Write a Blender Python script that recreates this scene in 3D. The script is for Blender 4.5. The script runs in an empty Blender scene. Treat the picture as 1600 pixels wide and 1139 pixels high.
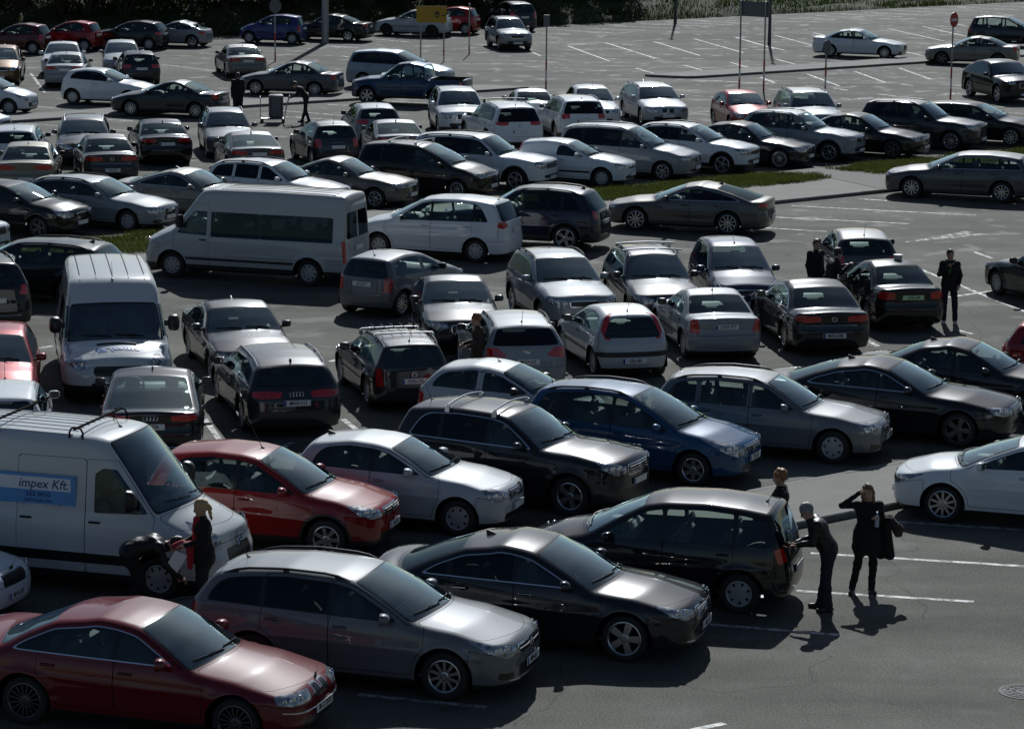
import bpy, bmesh, math, random
import numpy as np
from mathutils import Vector, Matrix
R_ = math.radians
random.seed(7)
scene = bpy.context.scene
COL = scene.collection
# ---------------------------------------------------------------- camera
CAM_F, CAM_PITCH, CAM_H, CAM_ROLL = 4600.0, 0.183717851, 11.675, 0.0102266
PW, PH = 1600.0, 1139.0
cam_data = bpy.data.cameras.new('camera'); cam = bpy.data.objects.new('camera', cam_data); COL.objects.link(cam)
cam_data.sensor_fit = 'HORIZONTAL'; cam_data.sensor_width = 36.0; cam_data.lens = 36.0*CAM_F/PW
cam_data.clip_start = 1.0; cam_data.clip_end = 4000.0
_fwd = Vector((0, math.cos(CAM_PITCH), -math.sin(CAM_PITCH))); _up = Vector((0, math.sin(CAM_PITCH), math.cos(CAM_PITCH))); _rt = Vector((1, 0, 0))
_cr, _sr = math.cos(CAM_ROLL), math.sin(CAM_ROLL)
_r2 = _rt*_cr+_up*_sr; _u2 = _up*_cr-_rt*_sr
cam.matrix_world = Matrix(((_r2.x, _u2.x, -_fwd.x, 0), (_r2.y, _u2.y, -_fwd.y, 0), (_r2.z, _u2.z, -_fwd.z, CAM_H), (0, 0, 0, 1)))
scene.camera = cam
def gp(px, py, z=0.0):
    """photo pixel -> point on the plane at height z"""
    x, y = px-PW/2, py-PH/2
    x, y = x*_cr+y*_sr, -x*_sr+y*_cr
    r = _rt*(x/CAM_F)+_fwd+_up*(-y/CAM_F)
    t = (z-CAM_H)/r.z
    return Vector((r.x*t, r.y*t, z))
# ---------------------------------------------------------------- sky and sun
SUN_EL, SUN_AZ = 36.0, 4.0      # degrees; azimuth measured from +Y towards +X
world = bpy.data.worlds.new('World'); scene.world = world; world.use_nodes = True
wn = world.node_tree; wn.nodes.clear()
sky = wn.nodes.new('ShaderNodeTexSky'); sky.sky_type = 'NISHITA'; sky.sun_disc = False
sky.sun_elevation = R_(SUN_EL); sky.sun_rotation = R_(SUN_AZ); sky.altitude = 150; sky.air_density = 1.1; sky.dust_density = 1.0; sky.ozone_density = 3.0
bg = wn.nodes.new('ShaderNodeBackground'); bg.inputs['Strength'].default_value = 0.05
wo = wn.nodes.new('ShaderNodeOutputWorld')
wn.links.new(sky.outputs['Color'], bg.inputs['Color']); wn.links.new(bg.outputs['Background'], wo.inputs['Surface'])
sun_data = bpy.data.lights.new('sun', 'SUN'); sun_data.energy = 5.0; sun_data.angle = R_(0.53); sun_data.color = (0.96, 0.99, 1.0)
sun = bpy.data.objects.new('sun', sun_data); COL.objects.link(sun)
_sd = Vector((math.sin(R_(SUN_AZ))*math.cos(R_(SUN_EL)), math.cos(R_(SUN_AZ))*math.cos(R_(SUN_EL)), math.sin(R_(SUN_EL))))
sun.rotation_euler = _sd.to_track_quat('Z', 'Y').to_euler()
sun.location = _sd*60
vs = scene.view_settings; vs.view_transform = 'Standard'; vs.look = 'None'; vs.exposure = -0.16; vs.gamma = 1.0; vs.use_curve_mapping = False
scene.cycles.max_bounces = 10; scene.cycles.transparent_max_bounces = 24; scene.cycles.glossy_bounces = 4; scene.cycles.diffuse_bounces = 3
scene.cycles.caustics_reflective = False; scene.cycles.caustics_refractive = False
# ---------------------------------------------------------------- car body generator (numpy)
def smooth_fn(pts, sigma=0.05, n=600):
    pts = sorted(pts); xs = np.array([p[0] for p in pts], float); ys = np.array([p[1] for p in pts], float)
    lo, hi = xs[0]-0.3, xs[-1]+0.3
    g = np.linspace(lo, hi, n); v = np.interp(g, xs, ys)
    step = g[1]-g[0]; k = int(max(1, 3*sigma/step)); w = np.exp(-0.5*(np.arange(-k, k+1)*step/sigma)**2); w /= w.sum()
    vp = np.concatenate([np.full(k, v[0]), v, np.full(k, v[-1])])
    v = np.convolve(vp, w, 'valid')
    return lambda x: np.interp(x, g, v)

def smin(a, b, k):
    h = np.maximum(k-np.abs(a-b), 0)/k
    return np.minimum(a, b)-h*h*k*0.25
def smax(a, b, k): return -smin(-a, -b, k)
def sminn(k, *gs):
    r = gs[0]
    for q in gs[1:]: r = smin(r, q, k)
    return r

def poly_sdf(px, py, poly, r=0.0):
    """signed distance, positive inside"""
    P = np.array(poly, float); n = len(P)
    d2 = np.full(px.shape, 1e9); ins = np.zeros(px.shape, bool)
    for i in range(n):
        a, b = P[i], P[(i+1) % n]; ex, ey = b-a
        wx, wy = px-a[0], py-a[1]
        t = np.clip((wx*ex+wy*ey)/(ex*ex+ey*ey+1e-12), 0, 1)
        d2 = np.minimum(d2, (wx-ex*t)**2+(wy-ey*t)**2)
        c = ((a[1] <= py) & (py < b[1])) | ((b[1] <= py) & (py < a[1]))
        with np.errstate(divide='ignore', invalid='ignore'):
            xi = a[0]+(py-a[1])/(b[1]-a[1]+1e-15)*ex
        ins ^= c & (px < xi)
    d = np.sqrt(d2)
    return np.where(ins, d, -d)+r

DEF = dict(gc=0.19, R=0.315, tw=0.205, kind='hatch', zn=0.70, zc=0.98, zbF=0.90, zbR=0.98, tt=0.40, hood=True, clad=0.26,
           pf=0.10, qf=0.34, pr=0.06, qr=0.24, ws_edge=0.075, chrome=False, pil=None, flare=0.02, door_n=4, crown=0.045, zrb=0.98,
           zt=0.98, wins=None, sdoors=True, h=0.045, grille=None, intake=None, hl=None, tl=None, fog=None, r12=0.10, flank=1.0, rwm=0.10,
           blackpil=True, trimw=0.014, dloR=None, bed=None, clad_arch=0.0, ffz=None, dtop=0.06, wscurve=0.15, stripe=None, rwtop=0.07)

class CarGen:
    def __init__(s, **sp):
        p = dict(DEF); p.update(sp); s.p = p; s.__dict__.update(p)
        L, W, H = s.L, s.W, s.H
        s.xF = L/2-s.fo; s.xR = s.xF-s.wb; s.Ra = s.R+0.055+s.flare*0.6
        dc, dw, dr = s.dc, s.dw, s.dr
        zr = p.get('zr', H-0.06)
        pr = [(-0.4, s.zn-0.16), (0.0, s.zn-0.03), (0.12, s.zn+0.015), ((0.12+dc)/2, (s.zn+s.zc)/2+p.get('bulge', 0.045)), (dc, s.zc)]
        pr += [((dc+dw)/2, (s.zc+H-0.07)/2+p.get('wsb', 0.012)), (dw, H-0.07), (dw+0.3, H-0.022), ((dw+dr)/2, H), (dr-0.45, H-0.3*(H-zr)-0.008), (dr, zr)]
        if s.kind == 'sedan':
            db = s.db
            pr += [((dr+db)/2, (zr+s.zrb)/2+p.get('rwb', 0.02)), (db, s.zrb), ((db+L)/2, (s.zrb+s.zt)/2+0.015), (L-0.05, s.zt), (L+0.4, s.zt-0.25)]
        elif s.kind == 'pickup':
            db = s.db
            pr += [(db, s.zrb), (db+0.02, s.zt), (L+0.4, s.zt)]
        else:
            pr += [(L+0.4, zr-0.12)]
        if p.get('prof'): pr = p['prof']
        s.ztab = smooth_fn(pr, 0.06 if s.kind != 'pickup' else 0.035, 900)
        s.kx = smooth_fn([(0, 0.10), (dc, s.wscurve), (dw, s.wscurve*0.55), ((dw+dr)/2, 0), (dr, -0.06), (min(p.get('db', L), L), -0.13), (L, -0.05)], 0.12)
        s.ctab = smooth_fn([(0, 0.02), (dc, 0.05), (dw, s.crown), (dr, s.crown), (L, 0.03)], 0.1)
        # side section below the belt, in terms of height fraction
        s.side = smooth_fn([(-.1, -.10), (0, -.075), (.12, -.038), (.28, -.012), (.42, -.004), (.52, 0), (.68, 0.0), (.80, -.012), (.92, -.032), (1.0, -.055), (1.1, -.07)], 0.035)
        ff = s.ffz or [(0.12, .16), (0.22, .06), (0.32, .015), (0.45, 0.0), (0.55, 0.004), (s.zn-0.10, 0.02), (s.zn-0.02, 0.055), (s.zn+0.06, 0.12), (s.zn+0.2, 0.30), (s.zn+0.4, 0.6)]
        s.ff = smooth_fn(ff, 0.03)
        if p.get('rfz'): rf = p['rfz']
        elif s.kind in ('sedan', 'pickup'): rf = [(0.12, .18), (0.25, .06), (0.38, .01), (0.55, 0.0), (0.66, 0.03), (0.75, 0.05), (s.zt-0.03, 0.035), (s.zt+0.05, .03), (s.zt+0.6, 0.3)]
        else:
            rf = [(0.12, .16), (0.25, .05), (0.36, .01), (0.54, 0.0), (0.64, 0.018), (0.76, 0.035), (s.zrb-0.02, p.get('rb', 0.10)), (zr-0.02, L-dr-0.0), (zr+0.3, L-dr+0.25)]
        s.rf = smooth_fn(rf, 0.03)
    def zb(s, x): return s.zbF+(s.zbR-s.zbF)*np.clip((s.L/2-x)/s.L, 0, 1)
    def Yside(s, x, z):
        L, W = s.L, s.W
        t = x/(L/2)
        hw = W/2-0.055*np.clip(t, 0, 1.3)**3-0.045*np.clip(-t, 0, 1.3)**3
        zb = s.zb(x); zf = (z-0.15)/(zb-0.15)
        below = s.side(zf)*s.flank
        u = np.maximum(z-zb, 0)
        above = -0.055*s.flank-s.tt*u-0.10*s.tt*u*u/0.4-(0.03*np.clip(-t, 0, 1)**2+0.02*np.clip(t, 0, 1)**2)*np.clip(u/0.3, 0, 1)*(1 if s.tt > 0.2 else 0)
        w = np.clip((z-zb+0.03)/0.06, 0, 1); w = w*w*(3-2*w)
        y = hw+below*(1-w)+above*w
        # flank sculpting
        zc = 0.66+0.06*np.clip(-t, -1, 1)
        y = y+0.009*np.exp(-((z-zc)/0.035)**2)-0.012*np.exp(-((z-0.44)/0.10)**2)*(np.abs(t) < 0.6)
        for xw in (s.xF, s.xR):
            dw = np.hypot(x-xw, z-s.R)
            y = y+s.flare*np.exp(-((dw-s.Ra)/0.075)**2)*(z < zb-0.02)
        return y
    def Ztop(s, x, y):
        d = s.L/2-x; ay = np.abs(y)
        sh = s.kx(d)*(ay/0.65)**2
        return s.ztab(d-sh)-s.ctab(d)*(ay/0.65)**2
    def de(s, x, y):
        d = s.L/2-x
        return d-s.kx(d)*(np.abs(y)/0.65)**2
    def F(s, P):
        x, y, z = P[..., 0], np.abs(P[..., 1]), P[..., 2]
        f1 = (s.Yside(x, z)-y)*np.where(z > s.zb(x), 1/math.sqrt(1+s.tt**2), 1)
        e = 0.03; zt = s.Ztop(x, y); sl = (s.Ztop(x+e, y)-s.Ztop(x-e, y))/(2*e)
        f2 = (zt-z)/np.sqrt(1+sl*sl)
        t = y/(s.W/2)
        f3 = s.L/2-s.ff(z)-s.pf*t**2-s.qf*t**6-x
        sr = (s.rf(z+e)-s.rf(z-e))/(2*e)
        f4 = (x-(-s.L/2+s.rf(z)+s.pr*t**2+s.qr*t**6))/np.sqrt(1+sr*sr)
        f5 = z-s.gc
        r = smin(f1, f2, s.r12)
        r = smin(r, f3, 0.07)
        r = smin(r, f4, 0.06)
        return smin(r, f5, 0.04)
    def grad(s, P, e=0.004):
        G = np.empty_like(P)
        for i in range(3):
            d = np.zeros(3); d[i] = e
            G[..., i] = (s.F(P+d)-s.F(P-d))/(2*e)
        return G
    def surface(s):
        h = s.h
        xs = np.arange(-s.L/2-2*h, s.L/2+2.5*h, h); ys = (np.arange(int(s.W/2/h)+4)-0.5)*h; zs = np.arange(s.gc-2.3*h, s.H+2*h, h)
        X, Y, Z = np.meshgrid(xs, ys, zs, indexing='ij')
        Fv = s.F(np.stack([X, Y, Z], -1)); In = Fv > 0
        nx, ny, nz = Fv.shape
        acc = np.zeros((nx-1, ny-1, nz-1, 3)); cnt = np.zeros((nx-1, ny-1, nz-1))
        G = np.stack([X, Y, Z], -1)
        def edge(ax):
            sl0 = [slice(None)]*3; sl1 = [slice(None)]*3; sl0[ax] = slice(0, -1); sl1[ax] = slice(1, None)
            a, b = Fv[tuple(sl0)], Fv[tuple(sl1)]; cr = (a > 0) != (b > 0)
            with np.errstate(divide='ignore', invalid='ignore'):
                t = np.where(cr, a/(a-b), 0)
            pt = G[tuple(sl0)].copy(); pt[..., ax] += t*h
            return cr, pt, a > 0
        E = [edge(a) for a in range(3)]
        o = [1, 2], [0, 2], [0, 1]
        for ax in range(3):
            cr, pt, _ = E[ax]
            for i in (0, 1):
                for j in (0, 1):
                    sl = [slice(None)]*3
                    for q, v in zip(o[ax], (i, j)):
                        sl[q] = slice(v, v+Fv.shape[q]-1)
                    c = cr[tuple(sl)]; acc += np.where(c[..., None], pt[tuple(sl)], 0); cnt += c
        m = cnt > 0
        idx = np.full(m.shape, -1); idx[m] = np.arange(m.sum())
        V = acc[m]/cnt[m][:, None]
        J = np.broadcast_to(np.arange(ny-1)[None, :, None], m.shape)[m]
        quads = []
        for ax in range(3):
            cr, _, ina = E[ax]
            c = np.argwhere(cr)
            q0, q1 = o[ax]
            ok = (c[:, q0] > 0) & (c[:, q1] > 0) & (c[:, q0] < Fv.shape[q0]-1) & (c[:, q1] < Fv.shape[q1]-1)
            if ax == 1: ok &= c[:, 1] > 0
            c = c[ok]; inn = ina[tuple(c.T)]
            def cell(a, b):
                k = c.copy(); k[:, q0] += a; k[:, q1] += b
                return idx[tuple(k.T)]
            Q = np.stack([cell(-1, -1), cell(0, -1), cell(0, 0), cell(-1, 0)], 1)
            flip = inn if ax != 1 else ~inn
            Q = np.where(flip[:, None], Q, Q[:, ::-1])
            quads.append(Q)
        Q = np.concatenate(quads); Q = Q[(Q >= 0).all(1)]
        mid = J == 0
        for it in range(4):
            V[mid, 1] = 0
            g = s.grad(V); f = s.F(V); n2 = (g*g).sum(1)+1e-9
            st = -(f/n2)[:, None]*g
            st = np.clip(st, -h, h); V = V+st*0.95
        V[mid, 1] = 0
        d1 = np.linalg.norm(V[Q[:, 0]]-V[Q[:, 2]], axis=1); d2 = np.linalg.norm(V[Q[:, 1]]-V[Q[:, 3]], axis=1)
        k = d1 <= d2
        T = np.concatenate([Q[k][:, [0, 1, 2]], Q[k][:, [0, 2, 3]], Q[~k][:, [0, 1, 3]], Q[~k][:, [1, 2, 3]]])
        return V, T
    # ------------------------------------------------------------ cutting
    def split(s, T, gfun):
        """split triangles T (indices in s.V) at gfun(V)=0; returns inside, outside triangle arrays"""
        if len(T) == 0: return T, T
        used = np.unique(T); g = np.full(len(s.V), np.nan); g[used] = gfun(s.V[used])
        g = np.where(np.abs(g) < 1e-6, 1e-6, g)
        sg = g[T] > 0; ns = sg.sum(1)
        tin = [T[ns == 3]]; tout = [T[ns == 0]]
        mix = T[(ns == 1) | (ns == 2)]
        if len(mix):
            sgm = g[mix] > 0; one = sgm.sum(1) == 1
            lone = np.where(one[:, None], sgm, ~sgm); k = lone.argmax(1)
            r = np.arange(len(mix)); a = mix[r, k]; b = mix[r, (k+1) % 3]; c = mix[r, (k+2) % 3]
            def cut(u, v):
                lo, hi = np.minimum(u, v), np.maximum(u, v)
                return lo.astype(np.int64)*10000000+hi
            e1, e2 = cut(a, b), cut(a, c)
            ue, inv = np.unique(np.concatenate([e1, e2]), return_inverse=True)
            lo, hi = ue//10000000, ue % 10000000
            t = g[lo]/(g[lo]-g[hi]); base = len(s.V)
            s.V = np.concatenate([s.V, s.V[lo]+(s.V[hi]-s.V[lo])*t[:, None]])
            m1 = base+inv[:len(a)]; m2 = base+inv[len(a):]
            t1 = np.stack([a, m1, m2], 1); t2 = np.concatenate([np.stack([m1, b, c], 1), np.stack([m1, c, m2], 1)])
            o2 = np.concatenate([one, one])
            tin += [t1[one], t2[~o2]]; tout += [t1[~one], t2[o2]]
        return np.concatenate(tin), np.concatenate(tout)
    def take(s, name, gfun, pair=True):
        a, b = s.split(s.T, gfun); s.T = b
        if len(a): s.parts.append((name, a, pair))
        return a
    def seam_take(s, name, gfun, pair, w=0.0035):
        """cut region with a dark gap around it"""
        a, s.T = s.split(s.T, lambda V: gfun(V)+w)
        b, gap = s.split(a, lambda V: gfun(V)-w)
        if len(gap): s.parts.append(('seam', gap, None))
        if name == 'door' and len(b):
            # keep the main panel; slivers go back to the body
            lab = np.arange(len(s.V))
            for _ in range(200):
                m = lab[b].min(1); new = lab.copy(); np.minimum.at(new, b.ravel(), np.repeat(m, 3))
                new = new[new]
                if (new == lab).all(): break
                lab = new
            cl = lab[b[:, 0]]; u, c = np.unique(cl, return_counts=True); keep = cl == u[c.argmax()]
            s.T = np.concatenate([s.T, b[~keep]]); b = b[keep]
        if len(b): s.parts.append((name, b, pair))
    def gdlo(s, V):
        x, y, z = V[:, 0], V[:, 1], V[:, 2]; d = s.L/2-x
        ys = s.Yside(x, z)
        yy = np.maximum(s.Yside(x, np.full_like(x, s.H-0.1)), 0.3)
        top = s.Ztop(x, np.maximum(ys-0.02, 0.2))-s.dtop
        b0, t0 = s.dloR if s.dloR else (s.L-0.45, s.dr-0.12)   # rear edge of the window line, at belt and at roof
        zb = s.zb(x); u = np.clip((z-zb)/(s.H-zb), 0, 1)
        rear = (b0+(t0-b0)*u)-d
        front = d-(s.dc-0.10+0.0*u)
        slope = np.clip((s.ztab(d+0.05)-s.ztab(d-0.05))/0.1, -1.2, 1.2)
        g = smin(smin((top-z)/np.sqrt(1+slope**2), rear*0.85, 0.16), z-zb-0.012, 0.04)
        g = smin(g, front, 0.04)
        return np.minimum(g, y-(ys-0.05))
    def build(s):
        s.V, s.T = s.surface(); s.parts = []
        L, W = s.L, s.W; p = s.p
        XF = L/2
        ex = lambda V: (V[:, 0], V[:, 1], V[:, 2])
        # wheel openings
        for xw in (s.xF, s.xR):
            a, s.T = s.split(s.T, lambda V: np.minimum(s.Ra-np.hypot(V[:, 0]-xw, V[:, 2]-s.R), V[:, 1]-(W/2-0.42)))
        # windscreen
        def gws(V):
            x, y, z = ex(V); de = s.de(x, y)
            return np.minimum(sminn(0.06, (de-s.dc-0.03)*0.6, (s.dw-0.015-de)*0.6, s.Yside(x, z)-s.ws_edge-y), z-0.75)
        s.parts_ws = None
        a, s.T = s.split(s.T, lambda V: gws(V)+0.016)
        b, c = s.split(a, gws)
        s.parts += [('windscreen', b, False), ('window_seal', c, False)]
        if s.kind in ('sedan', 'pickup'):
            def grw(V):
                x, y, z = ex(V); de = s.de(x, y)
                if s.kind == 'pickup': return sminn(0.04, z-s.zt-0.10, s.H-0.13-z, s.Yside(x, z)-s.rwm-y, 0.1-np.abs(de-s.dr-0.1))
                return np.minimum(sminn(0.06, (de-s.dr-0.05)*0.6, (s.db-0.03-de)*0.6, s.Yside(x, z)-s.rwm-y), z-0.75)
        else:
            zr = p.get('zr', s.H-0.06)
            def grw(V):
                x, y, z = ex(V)
                return np.minimum(sminn(0.07, z-s.zrb-0.01, zr-s.rwtop-z, s.Yside(x, z)-s.rwm-y), 0.06-(x-(-L/2+s.rf(z)+s.pr*(y/(W/2))**2)))
        if p.get('rear_window', True):
            a, s.T = s.split(s.T, lambda V: grw(V)+0.014)
            b, c = s.split(a, grw)
            if p.get('split_rear'):
                for nm in ('rear_window',):
                    b2, c2 = s.split(b, lambda V: V[:, 1]-0.05); s.parts += [('rear_window', b2, True)]; s.T = np.concatenate([s.T, c2])
            else: s.parts.append(('rear_window', b, False))
            s.parts.append(('window_seal', c, False))
        # side glass
        if s.wins is None:
            a, s.T = s.split(s.T, s.gdlo)
            tr, inn = None, a
            inn, tr = s.split(a, lambda V: s.gdlo(V)-s.trimw)
            if len(tr): s.parts.append(('window_trim', tr, True))
            pil = s.pil or [2.3, 3.3]
            hwp = p.get('pilw', 0.035)
            edges = [s.dc-0.5]+list(pil)+[L+1]
            rest = inn
            for i in range(len(edges)-1):
                lo, hi = edges[i]+(hwp if i else 0), edges[i+1]-hwp
                gi = lambda V: smin(smin((L/2-V[:, 0])-lo, hi-(L/2-V[:, 0]), 0.02), s.gdlo(V)-s.trimw-0.001, 0.03)
                w, rest = s.split(rest, gi)
                if len(w): s.parts.append(('side_window', w, True))
            if len(rest):
                if s.blackpil: s.parts.append(('pillar', rest, True))
                else: s.T = np.concatenate([s.T, rest])
        else:
            for poly in s.wins:
                gi = lambda V: np.minimum(smooth_poly(V, L, poly), V[:, 1]-(s.Yside(V[:, 0], V[:, 2])-0.05))
                a, s.T = s.split(s.T, lambda V: gi(V)+0.018)
                b, c = s.split(a, gi)
                s.parts += [('side_window', b, True), ('window_trim', c, True)]
        # lamps
        def fq(V): return V[:, 1]+0.85*(XF-V[:, 0])
        def rq(V): return V[:, 1]+0.85*(V[:, 0]+L/2)
        if s.hl is not False:
            zn = s.zn
            hl = s.hl or [(0.50, zn-0.13), (0.78, zn-0.16), (1.02, zn-0.07), (1.22, zn+0.06), (1.0, zn+0.035), (0.56, zn-0.035)]
            gh = lambda V: np.minimum(poly_sdf(fq(V), V[:, 2], hl, 0.0), V[:, 0]-(L/2-0.95))
            a = s.take('headlight', gh)
            s.HLP = hl
        if s.tl is not False:
            zt = s.zt
            tls = s.tl or [(0.52, zt-0.20), (0.98, zt-0.22), (1.08, zt-0.06), (0.5, zt-0.05)]
            if not isinstance(tls[0][0], (tuple, list)): tls = [tls]
            for tl in tls:
                gt = lambda V: np.minimum(poly_sdf(rq(V), V[:, 2], tl), -L/2+0.95-V[:, 0])
                s.take('taillight', gt)
        for nm, polys in (('grille', s.grille), ('air_intake', s.intake)):
            for poly in (polys or []):
                gg = lambda V: np.minimum(poly_sdf(V[:, 1], V[:, 2], poly), V[:, 0]-(L/2-0.5))
                if nm == 'grille' and p.get('grille_trim', True):
                    a, s.T = s.split(s.T, lambda V: gg(V)+0.014)
                    b, c = s.split(a, gg)
                    s.parts += [('grille', b, False), ('grille_trim', c, False)]
                else: s.take(nm, gg, False)
        for poly in (s.fog or []):
            gf = lambda V: np.minimum(poly_sdf(fq(V), V[:, 2], poly), V[:, 0]-(L/2-0.7))
            s.take('fog_light_recess', gf)
        if p.get('rear_black'):
            for poly in p['rear_black']:
                s.take('rear_trim', lambda V: np.minimum(poly_sdf(V[:, 1], V[:, 2], poly), -L/2+0.4-V[:, 0]), False)
        if s.clad:
            def gc_(V):
                g = s.clad-V[:, 2]
                if s.clad_arch:
                    for xw in (s.xF, s.xR):
                        g = np.maximum(g, np.minimum(s.Ra+s.clad_arch-np.hypot(V[:, 0]-xw, V[:, 2]-s.R), V[:, 1]-(W/2-0.3)))
                return g
            s.take('lower_trim', gc_, False)
        if s.stripe:   # protective side strip
            z0, z1 = s.stripe
            def gs_(V):
                a = np.minimum(np.minimum(V[:, 2]-z0, z1-V[:, 2]), V[:, 1]-(W/2-0.12))
                for xw in (s.xF, s.xR): a = np.minimum(a, np.hypot(V[:, 0]-xw, V[:, 2]-s.R)-s.Ra-0.03)
                return np.minimum(a, np.minimum(V[:, 0]-s.xR, s.xF-V[:, 0]))
            s.take('side_strip', gs_, True)
        if s.bed:
            d0, d1, yb = s.bed
            a, s.T = s.split(s.T, lambda V: np.minimum(np.minimum((L/2-V[:, 0])-d0, d1-(L/2-V[:, 0])), np.minimum(yb-V[:, 1], V[:, 2]-0.9)))
        # bumpers, parted from the wings by their gaps
        if p.get('bumpers', True) and s.kind != 'pickup':
            zf = p.get('bump_f', s.zn-0.15); zr_ = p.get('bump_r', 0.60)
            def gbf(V):
                return sminn(0.05, zf+0.10*np.clip((L/2-V[:, 0]-0.2)/0.5, -0.5, 1)-V[:, 2], V[:, 0]-(s.xF+s.Ra*0.86))
            def gbr(V):
                return sminn(0.05, zr_-V[:, 2], (s.xR-s.Ra*0.86)-V[:, 0])
            s.seam_take('front_bumper', gbf, False); s.seam_take('rear_bumper', gbr, False)
        # doors
        if s.sdoors:
            A0 = p.get('dA', s.dc+0.02)
            pil = s.pil or [2.3, 3.3]
            rng = p.get('doors') or ([(A0, pil[0]), (pil[0], pil[1])] if s.door_n >= 4 else [(A0, pil[0])])
            for (d0, d1) in rng:
                def gd(V):
                    x, y, z = ex(V); d = L/2-x
                    zb = s.zb(x)
                    if s.wins is None: top = np.maximum(zb-z, s.gdlo(V)+0.035)
                    else: top = p.get('door_top', 1.9)-z
                    g = sminn(0.06, d-d0-0.003, d1-0.003-d, z-s.gc-0.13, top)
                    for xw in (s.xF, s.xR): g = smin(g, np.hypot(x-xw, z-s.R)-s.Ra-0.05, 0.04)
                    return np.minimum(g, y-(s.Yside(x, z)-0.06))
                s.seam_take('door', gd, True)
        if s.hood:
            def gh2(V):
                x, y, z = ex(V); de = s.de(x, y)
                return np.minimum(sminn(0.08, (L/2-x)-p.get('hood0', 0.16)-0.25*(y/0.7)**2, s.dc-0.03-de, (W/2-p.get('hoodin', 0.15))-y), z-(s.zn-0.08))
            s.seam_take('hood', gh2, False)
        if p.get('gate', True):
            if s.kind == 'sedan':
                def gt2(V):
                    x, y, z = ex(V); de = s.de(x, y)
                    return sminn(0.06, de-s.db-0.03, (W/2-0.20)-y, z-0.62)
                s.seam_take('boot_lid', gt2, False)
            elif s.kind != 'pickup':
                def gt3(V):
                    x, y, z = ex(V)
                    return np.minimum(sminn(0.06, s.Yside(x, z)-0.045-y, z-p.get('gate0', 0.52), s.H-0.03-z), -L/2+0.06+s.rf(z)+0.3*(y/(W/2))**4-x)
                s.seam_take('tailgate', gt3, False)
        s.parts.append(('body', s.T, False))
        # assemble
        N = -s.grad(s.V); N /= np.linalg.norm(N, axis=1)[:, None]+1e-9
        out = []
        seams = [a for n, a, q in s.parts if n == 'seam']
        parts = [(n, a, q) for n, a, q in s.parts if n != 'seam']
        if seams: parts.append(('seam', np.concatenate(seams), False))
        for n, t, pair in parts:
            if len(t) == 0: continue
            u, inv = np.unique(t, return_inverse=True); inv = inv.reshape(t.shape)
            v, nn = s.V[u], N[u]
            if pair:
                out.append((n, v, inv, nn, 'L'))
                out.append((n, v*[1, -1, 1], inv[:, ::-1], nn*[1, -1, 1], 'R'))
            else:
                k = len(v); mid = np.abs(v[:, 1]) < 1e-7
                mp = np.where(mid, np.arange(k), -1); mp[~mid] = k+np.arange((~mid).sum())
                v2 = np.concatenate([v, (v*[1, -1, 1])[~mid]]); n2 = np.concatenate([nn, (nn*[1, -1, 1])[~mid]])
                out.append((n, v2, np.concatenate([inv, mp[inv][:, ::-1]]), n2, 'C'))
        return out
    def proj(s, p, out=0.0, keep=(0,)):
        """nearest point on the bodywork along x (keep: axes free to move)"""
        P = np.array([p], float)
        for _ in range(12):
            g = s.grad(P)[0]; f = s.F(P)[0]; m = np.zeros(3); m[list(keep)] = 1; g = g*m
            n2 = (g*g).sum()
            if n2 < 1e-6: break
            P = P-np.clip(f/n2*g, -.1, .1)
        n = -s.grad(P)[0]; n /= np.linalg.norm(n)+1e-9
        return P[0]+n*out, n
    def pt(s, d, z, out=0.0):
        """point on the left flank at distance d from the nose and height z"""
        x = s.L/2-d
        return (x, float(s.Yside(np.array([x]), np.array([z]))[0])+out, z)
    def front_x(s, y, z):
        t = abs(y)/(s.W/2); return s.L/2-float(s.ff(z))-s.pf*t**2-s.qf*t**6
    def rear_x(s, y, z):
        t = abs(y)/(s.W/2); return -s.L/2+float(s.rf(z))+s.pr*t**2+s.qr*t**6
    def top_z(s, d, y=0.0): return float(s.Ztop(np.array([s.L/2-d]), np.array([y]))[0])

def smooth_poly(V, L, poly):
    return poly_sdf(L/2-V[:, 0], V[:, 2], poly)+0.0
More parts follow.
